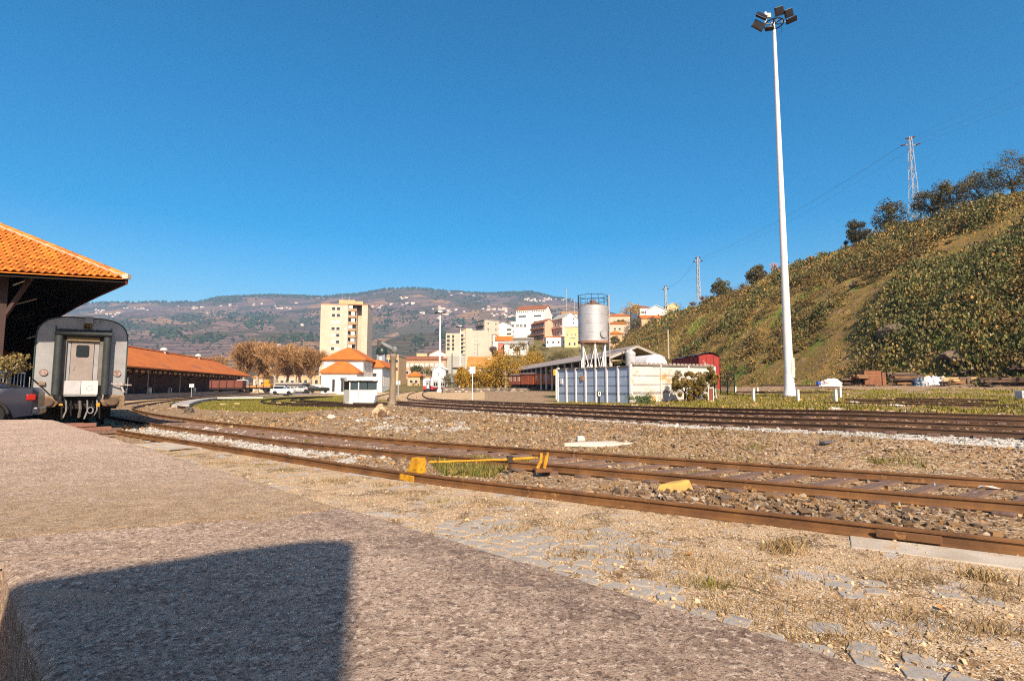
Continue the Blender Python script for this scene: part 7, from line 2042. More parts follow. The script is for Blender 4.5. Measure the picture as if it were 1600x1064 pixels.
# ================================================================== LIGHT MASTS
m_mast = mat('white_mast', (.72, .70, .69), (.64, .615, .59), rough=.45, scale=.5, spots=(.52, .46, .40), spot_scale=1.2, spot_cut=.63)
m_lampb = mat('floodlight_black', (.02, .02, .022), rough=.4)
def big_mast():
    Y = 42.6; b = Vector(at(1234, 615, Y)); b.z = gz(b.x, Y); top = Vector(at(1209.5, 46, Y)); h = top.z - b.z; lean = (top.x - b.x)
    t = thing('light_mast', 'tall white floodlight mast on the grassy embankment', 'light mast', b)
    L = lambda z: lean * z / h + 0.0
    n = 14; pts = [(L(1.9 + (h - 1.9) * k / n), 0, 1.9 + (h - 1.9) * k / n) for k in range(n + 1)]; rs = [.335 - .205 * k / n for k in range(n + 1)]
    pole = MB().tube(pts, rs, 20).build('pole', m_mast, t, smooth=True)
    MB().lathe([(.49, .12), (.47, .25), (.40, .75), (.36, 1.5), (.335, 1.9)], 20, cap=False).build('flared_base', m_mast, t, smooth=True)
    for k in range(16):
        a = 2 * PI * k / 16; MB().tube([(.46 * math.cos(a), .46 * math.sin(a), -.1), (.46 * math.cos(a), .46 * math.sin(a), .2)], .025, 6).build('anchor_bolt', m_lampb, t)
    MB().lathe([(.53, .04), (.53, .12)], 20).build('base_plate', m_steel, t)
    for z in (h * .345, h * .62): MB().lathe([(.335 - .205 * z / h + .012, -.1), (.335 - .205 * z / h + .02, 0), (.335 - .205 * z / h + .008, .1)], 20, (L(z), 0, z), cap=False).build('joint_sleeve', m_mast, t, smooth=True)
    MB().bx(.02, .32, -.37, -.3, 1.5, 3.1).build('hatch', mat('hatch_grey', (.55, .52, .5)), t, bevel=.04)
    MB().tube([(.3, -.36, 1.7), (.37, -.36, 1.35), (.2, -.38, 1.2)], .02, 5).build('cable', m_lampb, t)
    # head frame and floodlights
    s = ppm(Y); hx = lambda px: (px - 1209.5) / s + lean; hz = lambda py: float(at(1209, py, Y)[2]) - b.z
    m = MB(); zr = hz(38); m.tube([(lean + .75 * math.cos(a), .75 * math.sin(a), zr) for a in np.linspace(0, 2 * PI, 20)], .05, 6, cap=False)
    for a in np.linspace(0, 2 * PI, 6, endpoint=False): m.tube([(lean, 0, zr), (lean + .75 * math.cos(a), .75 * math.sin(a), zr)], .04, 5)
    m.build('head_frame', m_lampb, t)
    MB().tube([(lean, 0, zr - .8), (lean, 0, hz(30))], .11, 10).build('neck', m_steel, t)
    MB().tube([(hx(1199), .3, hz(33)), (hx(1199), .3, hz(16))], .1, 8).build('head_post', m_mast, t, smooth=True); MB().bx(hx(1200), hx(1208), .25, .4, hz(24), hz(17.5)).build('plate', mat('cream_plate', (.6, .5, .42)), t)
    for px, py, w, hgt, rx, ry in ((1185, 32, .95, .5, -20, 25), (1182, 43, 1.0, .62, 15, 30), (1200, 47.5, .7, .35, 60, -8), (1214, 24.5, .75, .68, 20, -18), (1229.5, 27.5, .72, .62, 20, -22), (1233.5, 38, .95, .42, 40, -25)):
        Rm = Matrix.Rotation(rad(ry), 3, 'Y') @ Matrix.Rotation(rad(rx), 3, 'X'); c = (hx(px), -.5 + .3 * (py > 40), hz(py))
        o = MB().box((0, 0, 0), (w, .2, hgt), M=Rm, taper=.95).build('floodlight', m_lampb, t, bevel=.03, loc=c)
        MB().box((0, 0, 0), (w * .86, .012, hgt * .8), M=Rm).build('floodlight_glass', mat('floodlight_glass', (.025, .018, .018), rough=.15), o, loc=Rm @ Vector((0, -.108, 0)))
        MB().tube([c, (lean + (c[0] - lean) * .5, -.2, zr)], .035, 5).build('bracket', m_steel, t)
    MB().tube([(hx(1219), -.3, hz(41)), (hx(1219), -.3, hz(55))], .018, 4).build('hanging_cord', m_lampb, t)
big_mast()
def far_mast(label, px, ybase, ytop, Y, r=.22, heads=4):
    b = Vector(at(px, ybase, Y)); h = float(at(px, ytop, Y)[2]) - b.z; t = thing('light_mast', label, 'light mast', b); MB().tube([(0, 0, -.5), (0, 0, h)], [r * 1.5, r * .7], 8).build('pole', m_mast, t, smooth=True)
    MB().lathe([(r * 3, -.3), (r * 3, .5), (r * 1.6, .9)], 8).build('base', m_mast, t)
    for k in range(heads):
        a = -1 + 2 * k / (heads - 1); MB().box((a * 1.0, -.3, h - .1 + .1 * abs(a)), (.55, .4, .4), a * .4).build('floodlight', m_lampb, t)
    MB().bx(-.5, .5, -.1, .1, h, h + .5).build('head_box', m_white, t)
far_mast('white floodlight mast in front of the mountain beside the far train', 686.5, 613, 489, 132)
far_mast('slimmer white floodlight mast in front of the beige block', 718.5, 606, 511, 165, .16)
def signal_post():
    Y = 140; b = Vector(at(706, 608, Y)); h = float(at(706, 552, Y)[2]) - b.z; t = thing('signal_post', 'slim dark signal post with black arm between the two masts', 'signal', b); mm = mat('blue_grey_steel', (.16, .18, .21))
    MB().tube([(0, 0, -.5), (0, 0, h)], .16, 8).build('post', mm, t); MB().box((.9, 0, h * .58), (1.5, .3, .5)).build('signal_head', m_lampb, t, bevel=.06); MB().box((.2, -.2, h * .25), (.8, .5, 1.2)).build('cabinet', mm, t); MB().bx(-.1, 4.4, -.05, .05, h - .15, h - .05).build('cross_arm', m_steel, t)
signal_post()
def thin_pole(label, px, ytop, ybot, Y, r, col, name='utility_pole', arms=True):
    b = Vector(at(px, ybot, Y)); h = float(at(px, ytop, Y)[2]) - b.z; t = thing(name, label, 'pole', b); MB().tube([(0, 0, -1), (0, 0, h)], [r, r * .8], 7).build('pole', col, t)
    if arms: MB().tube([(-.9, 0, h), (-.5, 0, h - .6), (.5, 0, h - .6), (.9, 0, h)], r * .6, 5).build('arm', col, t)
m_conc = mat('concrete_pole', (.40, .34, .26), (.32, .27, .2))
thin_pole('tan concrete pole standing on the slope behind the open shed', 1044.5, 515, 552, 95, .16, m_conc, arms=False)
thin_pole('thin grey lamp pole left of the water tank', 885.5, 452, 492, 240, .16, m_steel); thin_pole('second thin pole beside the water tank railing', 897.5, 468, 495, 240, .14, m_steel, arms=False)
thin_pole('thin forked pole above the white gabled house', 1040, 460, 480, 265, .14, m_steel); thin_pole('grey pole in front of the beige block wall', 746, 537, 557, 225, .14, m_steel)
# pylons and wires
def pylon(label, px, ybase, ytop, Y, w0, w1):
    b = Vector(at(px, ybase, Y)); h = float(at(px, ytop, Y)[2]) - b.z; t = thing('lattice_pylon', label, 'pylon', b); mm = mat('galvanised_steel', (.46, .48, .50), rough=.5); r = .07 * Y / 100
    m = MB(); c = [(-1, -1), (1, -1), (1, 1), (-1, 1)]; W = lambda z: w0 + (w1 - w0) * z / h
    for x, y in c: m.tube([(x * w0, y * w0, -1), (x * w1, y * w1, h)], r, 4)
    n = 9
    for k in range(n):
        z0, z1 = h * k / n, h * (k + 1) / n
        for i in range(4):
            a, b_ = c[i], c[(i + 1) % 4]
            if k % 2: a, b_ = b_, a
            m.tube([(a[0] * W(z0), a[1] * W(z0), z0), (b_[0] * W(z1), b_[1] * W(z1), z1)], r * .6, 4)
    m.build('lattice', mm, t)
    arms = []
    for z, wd in ((h * .90, 1.45), (h * .985, .55)):
        MB().tube([(-wd, 0, z), (wd, 0, z)], r * 1.1, 4).build('cross_arm', mm, t)
        for sx in (-1, 1):
            q = MB(); q.tube([(sx * wd - .35 * sx, -.1, z - .05), (sx * wd, -.1, z + .12 * sx), (sx * wd + .35 * sx, -.1, z + .2 * sx)], .14 * Y / 100, 6); q.build('insulator', mat('brown_insulator', (.10, .03, .03)), t)
            arms.append(b + Vector((sx * wd, 0, z)))
    return arms
a1_ = pylon('tall lattice pylon standing on the hill crest', 1430, 341, 214, 100, .72, .2)
a2_ = pylon('distant lattice pylon on the lower crest', 1092, 466, 402, 205, .55, .25)
a3_ = pylon('farthest small pylon above the white gabled house', 1041, 496, 447, 335, .6, .3)
m_wire = mat('dark_wire', (.16, .17, .2))
def wire(p, q, sag, r):
    pts = [p.lerp(q, k / 14) + Vector((0, 0, -sag * 4 * (k / 14) * (1 - k / 14))) for k in range(15)]
    return MB().tube(pts, r, 4)
ends = [Vector(at(1600, 150, 80)), Vector(at(1600, 158, 80)), Vector(at(1600, 124, 80))]
for k, (i, lb) in enumerate(((0, 'lowest'), (1, 'middle'), (3, 'uppermost'))):
    far = a1_[i] + (ends[k] - a1_[i]) * 3.0
    tag(wire(a1_[i], far, .3, .013).build('power_line', m_wire, world=True), lb + ' power line running from the tall pylon to the right edge', 'power line', 'power lines')
    tag(wire(a1_[i], a2_[i], 2.0, .016).build('power_line', m_wire, world=True), lb + ' power line between the tall pylon and the distant one', 'power line', 'power lines')
    if k != 1: tag(wire(a2_[i], a3_[i], 3.0, .03).build('power_line', m_wire, world=True), lb + ' power line running on to the farthest pylon', 'power line', 'power lines')

# ================================================================== STONE WALL, TERRACE, RED CARRIAGES
wl = [(692, 617.5), (760, 617.5), (832, 618), (850, 617)]
Yw = 112.0; ztop = float(at(760, 606.5, Yw)[2])
x_a, x_b = float(at(692, 610, Yw)[0]), float(at(833, 610, Yw)[0])
m = MB(); m.prism([(x_a, Yw + .3), (x_b, Yw + .3), (x_b + 14, Yw - 6), (40, Yw + 8), (30, 170), (x_a - 8, 170)], -.5, ztop - .05)
tag(m.build('terrace', mat('terrace_dirt', (.30, .22, .13), (.22, .16, .10), scale=.5), world=True), 'raised dirt terrace behind the rubble stone wall', None, None, 'structure')
wall_t = thing('stone_wall', 'low rubble stone wall below the golden willows', 'wall', (x_a, Yw, 0))
m = MB(); m.bx(x_a, x_b, Yw + .12, Yw + .5, -.5, ztop); m.build('core', mat('mortar_core', (.22, .18, .14), (.15, .12, .1)), wall_t, world=True)
st = [lambda: 0] * 0; st_me = []
for k in range(5):
    rnd = random.Random(k); q = MB(); n = 6; pts = [((.5 + rnd.uniform(-.1, .06)) * math.cos(2 * PI * i / n), (.5 + rnd.uniform(-.1, .06)) * math.sin(2 * PI * i / n)) for i in range(n)]
    q.sweepy(pts, -.15, .15); st_me.append(q.mesh('wall_stone', mat('wall_stone_%d' % k, [(.34, .30, .25), (.10, .08, .07), (.26, .21, .16), (.42, .36, .29), (.16, .13, .11)][k], rough=.9), bevel=.06))
rnd = random.Random(2); cnt = 0
for r_i in range(4):
    x = x_a + rnd.uniform(0, .3)
    while x < x_b and cnt < 150:
        w = rnd.uniform(.45, .9); place('wall_stone', rnd.choice(st_me), wall_t, (x + w / 2 - x_a, .1, ztop - .25 - r_i * .42), (0, 0, 0), (w * 1.02, .6, .46)); x += w; cnt += 1
m = MB(); m.add([(x_b, Yw, ztop), (x_b + 1.2, Yw, ztop), (x_b + 4.6, Yw - 5, -.2), (x_b + 3.2, Yw - 5, -.2), (x_b, Yw + .3, ztop), (x_b + 1.2, Yw + .3, ztop)], [(0, 1, 2, 3), (0, 4, 5, 1)])
tag(m.build('concrete_ramp_edge', m_white_c, world=True), 'sloping pale concrete edge at the end of the stone wall', 'ramp edge')
def carriage(label, px0, px1, Y0, Y1, ytop_r, zb, paint, wins, name='old_carriage', doors=0):
    a = Vector(at(px0, 600, Y0)); b = Vector(at(px1, 600, Y1)); a.z = b.z = 0; d = b - a; L = d.length; rz = math.atan2(d.y, d.x); t = thing(name, label, 'railway wagon', (a.x, a.y, zb), rz)
    H = float(at(px1, ytop_r, Y1)[2]) - zb
    MB().bx(.1, L - .1, 0, 2.5, .7, H - .35).build('body', paint, t, bevel=.03)
    MB().sweepx([(-.15, H - .36), (.4, H - .12), (1.25, H), (2.1, H - .12), (2.65, H - .36), (2.65, H - .42), (-.15, H - .42)], 0, L).build('roof', mat('carriage_roof', (.16, .10, .08), (.10, .07, .06)), t)
    MB().bx(.3, L - .3, .3, 2.2, .35, .69).build('underframe', m_under, t)
    w = MB(); w.lathe([(.05, -.06), (.42, -.06), (.42, .06), (.05, .06)], 16); me = w.mesh('wheel', m_under)
    for x in (L * .15, L * .85):
        for y in (.35, 2.15): place('wheel', me, t, (x, y, .1), (PI / 2, 0, 0))
    for k in range(int(L / 1.0)): MB().bx(.5 + k * 1.0, .56 + k * 1.0, -.035, .0, .75, H - .45).build('batten', paint, t)
    if wins:
        me = win_mesh(.62, .95, mat('weathered_frame', (.48, .34, .24)), mat('dusty_pane', (.42, .33, .26), (.2, .14, .1), scale=3), 'cw')
        for k in range(wins): place('window', me, t, (L * (.12 + .8 * k / max(wins - 1, 1)), -.01, H * .62))
    for k in range(doors): MB().bx(L * .4, L * .62, -.08, .0, .8, H - .6).build('door', paint, t)
m_rust_r = mat('rust_red_wood', (.30, .075, .03), (.20, .05, .025), rough=.85, scale=1.2, spots=(.42, .16, .06), spot_scale=2, spot_cut=.6); m_oxide = mat('faded_oxide_red', (.24, .065, .04), (.15, .045, .03), rough=.85, scale=1, spots=(.36, .18, .11), spot_scale=2.5, spot_cut=.62); m_orange_r = mat('rusty_orange_red', (.42, .105, .02), (.30, .07, .02), rough=.85, scale=1.2, spots=(.18, .06, .03), spot_scale=2.5, spot_cut=.6)
zc_ = ztop + .05
carriage('leftmost old carriage with dark windows on the terrace', 796, 812, 116, 113.5, 583.5, zc_, m_oxide, 3)
carriage('dull red covered wagon between two old carriages', 812.8, 834, 113.3, 109.8, 581.5, zc_, m_rust_r, 0, 'covered_wagon', 1)
carriage('orange red old carriage with pale windows next to the yellow box sign', 834.8, 874, 109.6, 103, 579.5, zc_, m_orange_r, 6)

# ================================================================== OPEN SHED with long grey roof
def open_shed():
    A = Vector(at(993, 539.5, 70)); d = Vector((math.sin(rad(-10.4)), math.cos(rad(-10.4)), 0)); lf = Vector((-d.y, d.x, 0)); t = thing('open_shed', 'long open sided shed with grey roof behind the water tank', 'shed', (A.x, A.y, 1.0)); L, hw, dr = 102, 3.45, 1.35
    P = lambda a, b, z: A + d * a + lf * b + Vector((0, 0, z))
    for nm, sg in (('roof_slope', 1), ('roof_slope', -1)):
        V = [P(-.6, 0, 0), P(L, 0, 0), P(L, sg * (hw + .4), -dr - .15), P(-.6, sg * (hw + .4), -dr - .15)]; V2 = [v - Vector((0, 0, .13)) for v in V]; m = MB(); m.add(V + V2, [(0, 1, 2, 3), (7, 6, 5, 4), (0, 4, 5, 1), (1, 5, 6, 2), (2, 6, 7, 3), (3, 7, 4, 0)]); m.build(nm, mat('grey_fibre_roof', (.30, .25, .22), (.24, .20, .18), scale=.4), t, world=True)
        m = MB(); m.tube([P(-.55, 0, -.28), P(-.55, sg * (hw + .3), -dr - .42)], .13, 4); m.build('barge_board', mat('pale_truss', (.55, .49, .43)), t, world=True)
    m = MB(); m.tube([P(-.3, -hw, -dr - .75), P(-.3, hw, -dr - .75)], .12, 4); m.build('tie_beam', mat('tan_beam', (.48, .36, .2)), t, world=True)
    z0 = float(A.z)
    for k in range(24):
        a = k * 4.3
        for sg in (-1, 1):
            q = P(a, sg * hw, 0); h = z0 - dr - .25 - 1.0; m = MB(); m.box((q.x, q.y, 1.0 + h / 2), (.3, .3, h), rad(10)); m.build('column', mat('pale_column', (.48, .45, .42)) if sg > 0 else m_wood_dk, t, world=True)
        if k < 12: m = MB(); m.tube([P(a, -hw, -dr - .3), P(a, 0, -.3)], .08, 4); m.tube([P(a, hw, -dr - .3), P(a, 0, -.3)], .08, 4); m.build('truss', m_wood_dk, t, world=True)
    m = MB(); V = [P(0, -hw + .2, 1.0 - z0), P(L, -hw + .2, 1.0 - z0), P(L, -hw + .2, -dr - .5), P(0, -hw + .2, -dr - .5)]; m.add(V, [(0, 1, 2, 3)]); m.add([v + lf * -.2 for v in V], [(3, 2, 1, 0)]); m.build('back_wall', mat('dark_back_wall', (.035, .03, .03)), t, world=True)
    m = MB(); m.add([P(52, hw + .1, -dr - 1.6), P(L, hw + .1, -dr - 1.6), P(L, hw + .1, -dr - .5), P(60, hw + .1, -dr - .5), P(52, hw + .2, -dr - 1.6), P(L, hw + .2, -dr - 1.6), P(L, hw + .2, -dr - .5), P(60, hw + .2, -dr - .5)], [(0, 1, 2, 3), (7, 6, 5, 4), (0, 4, 5, 1), (1, 5, 6, 2), (2, 6, 7, 3), (3, 7, 4, 0)]); m.build('side_panel', mat('pale_sheet', (.52, .52, .53)), t, world=True)
    # stacked junk under the roof edge
    for k in range(4):
        q = P(8 + 6 * k, 2.4, 0); m = MB(); m.box((q.x, q.y, 4.2 + .1 * k), (3.5, 1.2, 1.0), rad(80)); m.build('stored_timber', m_sleeper, t, world=True)
open_shed()

# ================================================================== BLUE WALL with tanks behind it
m_blue = mat('pale_blue_panel', (.35, .42, .55), (.31, .38, .50), rough=.8, scale=.8, spots=(.30, .33, .38), spot_scale=1.2, spot_cut=.62, coords='World'); m_wwall = mat('stained_white_wall', (.56, .535, .51), (.48, .45, .42), rough=.85, scale=.7, spots=(.52, .27, .08), spot_scale=.8, spot_cut=.55, coords='World', spots2=(.36, .33, .30), s2_scale=2.2, s2_cut=.56)
KC = Vector((8.85, 40.0, 0)); KL = Vector((4.13, 48.0, 0)); KR = Vector((16.8, 44.6, 0))
t = thing('panel_wall', 'pale blue concrete panel wall turning into stained white wall at the corner', 'wall', (KC.x, KC.y, .4))
def panels(a, b, n, hgt, mats, crown):
    d = b - a; rz = math.atan2(d.y, d.x); w = d.length / n
    for k in range(n):
        p = a.lerp(b, (k + .5) / n); z0 = gz(p.x, p.y) + .05
        zt = 3.1 + (.1 if b is KR else 0)
        for r_i in range(4):
            zz0 = -.1 + z0 + (zt - z0) * r_i / 4; zz1 = z0 + (zt - z0) * (r_i + 1) / 4 - (.004 if not crown else .003)
            MB().box((p.x, p.y, (zz0 + zz1) / 2), (w - .12, .06, zz1 - zz0 if r_i else zz1 - zz0 + .2), rz).build('panel', mats, t, world=True)
        q = a.lerp(b, k / n); m = MB(); m.box((q.x, q.y, (zt + z0) / 2), (.16, .2, zt - z0 + .25), rz); m.build('post', m_white if not crown else m_wwall, t, world=True)
        m = MB(); m.box((p.x, p.y, zt + .055), (w - .13, .22, .10), rz); m.build('coping', mat('dark_coping', (.16, .14, .13)) , t, world=True)
        if crown:
            nn = 7
            for i in range(nn):
                c = a.lerp(b, (k + (i + .5) / nn) / n); m = MB(); m.box((c.x, c.y, zt + .19), (w / nn * .82, .10, .17), rz, taper=.6); m.build('crown_block', mat('mossy_coping', (.34, .28, .23), (.2, .16, .13), scale=3), t, world=True)
    q = b; z0 = gz(q.x, q.y); m = MB(); m.box((q.x, q.y, 1.7), (.18, .22, 3.2), rz); m.build('post', m_white, t, world=True)
panels(KC, KL, 7, 2.6, m_blue, False); panels(KC, KR, 3, 2.6, m_wwall, True)
m = MB(); p = KC.lerp(KL, .93); m.box((p.x - .06, p.y, 2.1), (.3, .12, .45), math.atan2(KL.y - KC.y, KL.x - KC.x)); m.build('white_plate', m_white, t, world=True)
m = MB(); p = KC.lerp(KL, .62); m.box((p.x - .07, p.y - .03, 2.35), (.35, .06, .4), math.atan2(KL.y - KC.y, KL.x - KC.x)); m.build('warning_plate', mat('faded_orange_plate', (.5, .28, .14)), t, world=True)
def water_tank():
    Y = 52.0; c = at(927, 540, Y); s = ppm(Y); zb, zt = float(at(927, 535, Y)[2]), float(at(927, 479.5, Y)[2]); R = 23.2 / s; z0 = gz(c[0], Y)
    t = thing('water_tank', 'silver cylindrical water tank on a braced white stand', 'water tank', (c[0], Y, z0)); m_sil = mat('silver_tank', (.48, .48, .495), (.40, .39, .40), rough=.42, metal=.35, scale=.9, spots=(.40, .30, .22), spot_scale=.9, spot_cut=.59, spec=.5); b, e = zb - z0, zt - z0
    tk = MB().lathe([(R * .97, b), (R, b + .06), (R, e - .02), (R * 1.01, e), (R * .96, e + .05)], 40).build('tank', m_sil, t, smooth=True)
    MB().lathe([(R * .98, e + .04), (R * .4, e + .32), (.3, e + .4), (.3, e + .62), (.05, e + .66)], 32).build('lid', mat('rusty_lid', (.20, .10, .06), (.13, .07, .05)), t, smooth=True)
    for k in range(3): MB().lathe([(R + .006, 0), (R + .016, .02), (R + .006, .04)], 40, (0, 0, b + (e - b) * (k + 1) / 4), cap=False).build('seam', m_sil, tk, smooth=True)
    MB().lathe([(R * 1.03, b - .12), (R * 1.03, b + .08)], 32).build('base_ring', mat('rust_ring', (.22, .10, .05), (.3, .18, .12)), t, smooth=True)
    mp = Matrix.Rotation(rad(38), 3, 'Z') @ Matrix.Rotation(rad(90), 3, 'X'); a = rad(-58); m = MB(); m.tube([(R * math.cos(a), R * math.sin(a), b + .72), ((R + .12) * math.cos(a), (R + .12) * math.sin(a), b + .72)], .38, 20); m.build('manhole', mat('grey_manhole', (.36, .36, .38), rough=.4), t, smooth=True)
    # railing
    zr = float(at(927, 463, Y)[2]) - z0
    for z in (zr, (zr + e) / 2 + .1): MB().tube([(R * math.cos(q), R * math.sin(q), z) for q in np.linspace(0, 2 * PI, 33)], .024, 5, cap=False).build('guard_rail', m_under, t)
    for k in range(14): q = 2 * PI * k / 14; MB().tube([(R * math.cos(q), R * math.sin(q), e), (R * math.cos(q), R * math.sin(q), zr)], .02, 5).build('baluster', m_under, t)
    MB().tube([(-R * 1.0, -.2, e - .2), (-R * 1.0, -.2, zr + .1)], .05, 5).build('ladder_post', m_under, t)
    # stand
    legs = []
    for k in range(6):
        q = rad(30 + 60 * k); x, y = R * .84 * math.cos(q), R * .84 * math.sin(q); legs.append((x, y)); MB().box((x, y, b / 2 - .05), (.14, .14, b - .1)).build('leg', m_white, t)
    for k in range(6):
        a_, b_ = legs[k], legs[(k + 1) % 6]
        for z0_, z1_ in ((.6, b - .35), (b - .35, .6)): MB().tube([(*a_, z0_), (*b_, z1_)], .032, 5).build('brace', m_white, t)
    # ladder and down pipe at the right side
    for dx in (0, .32): MB().tube([(R + .12, -.3 + dx, 0.5), (R + .12, -.3 + dx, zr + .1)], .035, 5).build('ladder_rail', mat('pinkish_steel', (.45, .38, .36)), t)
    for k in range(24): MB().tube([(R + .12, -.3, .8 + k * .36), (R + .12, .02, .8 + k * .36)], .015, 4).build('rung', m_steel, t)
water_tank()
def lying_tank():
    c = Vector(at(1026, 574, 46.2)); r = 20.5 / ppm(46.2); dirv = Vector((-.30, .954, 0)); t = thing('storage_tank', 'white horizontal storage tank with rounded end behind the stained wall', 'tank', c)
    n = 32; m = MB(); R_ = Vector((dirv.y, -dirv.x, 0)); st_ = [(-.42, 0.02), (-.40, .35), (-.3, .68), (-.15, .9), (0, 1.0), (3.2, 1.0), (3.5, .8)]
    vs_ = [dirv * a + (R_ * math.cos(2 * PI * k / n) + Vector((0, 0, 1)) * math.sin(2 * PI * k / n)) * r * q for a, q in st_ for k in range(n)]
    m.add(vs_, [(i * n + k, i * n + (k + 1) % n, (i + 1) * n + (k + 1) % n, (i + 1) * n + k) for i in range(len(st_) - 1) for k in range(n)] + [tuple(range(n))]); m.build('shell', mat('tank_white', (.66, .65, .66), (.58, .57, .58), rough=.45), t, smooth=True)
    for a in (.6, 2.6): MB().box(dirv * a + Vector((0, 0, -r * .9)), (2.0, .3, r * 1.4), math.atan2(R_.y, R_.x)).build('saddle', m_stone_grey, t)
lying_tank()
def small_silo():
    Y = 47; c = Vector(at(985.5, 575, Y)); s = ppm(Y); z = lambda py: float(at(985, py, Y)[2]) - c.z; t = thing('vent_drum', 'small silver drum with cowl behind the blue wall corner', 'drum', c); m_s = mat('drum_silver', (.58, .57, .58), (.48, .47, .47), rough=.4, metal=.3)
    MB().lathe([(.42, z(600)), (.42, z(556)), (.45, z(553)), (.44, z(551)), (.2, z(548)), (.14, z(547)), (.14, z(545)), (.02, z(544))], 20).build('drum', m_s, t, smooth=True)
small_silo()
m = MB(); Yp = 48.5
for xa, ya, xb, yb in ((960, 565, 980, 563), (972, 549, 972, 565), (960, 565, 961, 574), (980, 563, 981, 574)): m.tube([at(xa, ya, Yp), at(xb, yb, Yp)], .05, 6)
tag(m.build('pipework', m_under, world=True), 'dark valve pipes rising behind the blue wall', 'pipes')
p = at(960, 574, 47.5); t = thing('low_store', 'low flat grey store roof just behind the blue wall', 'store', (p[0], p[1] + 1.5, .6)); MB().bx(-3.0, 1.2, -1, 3, 0, 2.35).build('wall', W_GREY, t); MB().bx(-3.2, 1.4, -1.2, 3.2, 2.36, 2.5).build('roof', mat('grey_brown_roof', (.24, .19, .16)), t)

# ================================================================== CRIMSON BOX WAGON
def box_wagon():
    Y = 50.0; c = Vector(at(1093, 612, Y)); c.z = gz(c.x, Y); zt = float(at(1093, 553, Y)[2]) - c.z; t = thing('box_wagon', 'crimson box wagon with tattered black roof beside the juniper bushes', 'railway wagon', c); m_cr = mat('crimson_paint', (.30, .028, .022), (.23, .022, .02), rough=.65, scale=1, spots=(.16, .03, .025), spot_scale=2, spot_cut=.64)
    W, L = 1.95, 8.5
    prof = [(0, .65), (W, .65), (W, zt - .18), (W * .75, zt), (W * .25, zt + .02), (0, zt - .16)]
    MB().sweepy(prof, 0, L).build('body', m_cr, t)
    for x in (.02, W * .36, W * .7, W - .06): MB().bx(x, x + .045, -.025, 0, .65, zt - .2).build('batten', mat('crimson_dark', (.17, .02, .018)), t)
    for k in range(8): MB().bx(-.025, 0, .3 + k * 1.1, .345 + k * 1.1, .65, zt - .25).build('batten', mat('crimson_dark', (.17, .02, .018)), t)
    # tattered roof felt
    rnd = random.Random(3); m = MB(); nx, ny = 7, 22; V = []
    for j in range(ny):
        for i in range(nx):
            u = i / (nx - 1); V.append((-.12 + u * (W + .24), -.2 + j / (ny - 1) * (L + .4), zt - .14 + .24 * math.sin(u * PI) + rnd.uniform(-.04, .09)))
    m.add(V, [(j * nx + i, j * nx + i + 1, (j + 1) * nx + i + 1, (j + 1) * nx + i) for j in range(ny - 1) for i in range(nx - 1)]); m.build('roof_felt', mat('black_felt', (.03, .028, .03), (.09, .085, .085), rough=.6, scale=2), t)
    MB().bx(.2, W - .2, .3, L - .3, .3, .64).build('underframe', m_under, t)
    w = MB(); w.lathe([(.05, -.06), (.45, -.06), (.45, .06), (.05, .06)], 16); me = w.mesh('wheel', m_under)
    for y in (1.6, 6.9):
        for x in (.25, W - .25): place('wheel', me, t, (x, y, .3), (0, PI / 2, 0))
    # white lettering strokes on the end: a curl, "ola" and underline as painted
    mk = mat('white_marking', (.75, .70, .68)); zz = lambda py: float(at(1093, py, Y)[2]) - c.z; xx = lambda px: (px - 1093) / ppm(Y)
    def stroke(pts, r=.022): MB().tube([(xx(a), -.03, zz(b)) for a, b in pts], r, 4).build('marking', mk, t)
    stroke([(1101.5, 563), (1100.5, 565), (1102, 567), (1103, 565.5)]); stroke([(1100.5, 569), (1100.5, 571.5), (1102.5, 571.5), (1102.5, 569), (1100.5, 569)]); stroke([(1103.6, 566.5), (1103.6, 571.5)]); stroke([(1106.6, 568.8), (1104.8, 569.4), (1104.8, 571.5), (1106.6, 571.3), (1106.6, 568.8), (1106.8, 571.8)]); stroke([(1100, 574.2), (1107, 574.4)])
    stroke([(1115, 581), (1117, 584), (1119, 583), (1120, 587)], .04)
box_wagon()

# ================================================================== BUSHES, POSTS, FENCE along the embankment
JUN = [(.16, .13, .03), (.24, .16, .03), (.10, .09, .025), (.32, .18, .04)]
def juniper(label, px, ybase, ytop, w, Y, seed):
    p = Vector(at(px, ybase, Y)); p.z = gz(p.x, Y) - .05; h = float(at(px, ytop, Y)[2]) - p.z
    return leafy('juniper_bush', label, p, h, w / ppm(Y) / 2, h * .12, JUN, seed, 26, 210, .07, flat=1.0, rr=.33, cat='bush', group='juniper bushes')
juniper('left juniper bush in front of the stained white wall', 1070, 618, 578, 34, 40, 401); juniper('right juniper bush in front of the crimson box wagon', 1107, 616, 575, 34, 42, 402); juniper('small low juniper bush between the two larger ones', 1089, 621, 598, 14, 40.5, 403)
p = Vector(at(998, 625, 38.5)); p.z = gz(p.x, p.y) - .05
leafy('low_bush', 'low blue green bush at the foot of the white wall', p, .75, 1.0, .05, [(.05, .10, .04), (.10, .14, .04), (.16, .17, .05)], 410, 22, 80, .06, flat=.6, rr=.4, cat='bush')
m_pst = mat('white_marker_post', (.72, .68, .62), (.60, .52, .42), scale=3)
def short_post(label, px, yb, yt, Y=None, w=.17):
    g = Vector(gnd(px, yb, GDROP)) if Y is None else Vector(at(px, yb, Y)); h = float(at(px, yt, g.y)[2]) - g.z
    t = thing('marker_post', label, 'post', g, .3, 'white marker posts'); MB().box((0, 0, h / 2 - .15), (w, w, h + .3), taper=.92).build('shaft', m_pst, t, bevel=.02); MB().box((0, 0, h - .03), (w * .8, w * .8, .1)).build('worn_top', mat('rusty_top', (.30, .17, .07)), t)
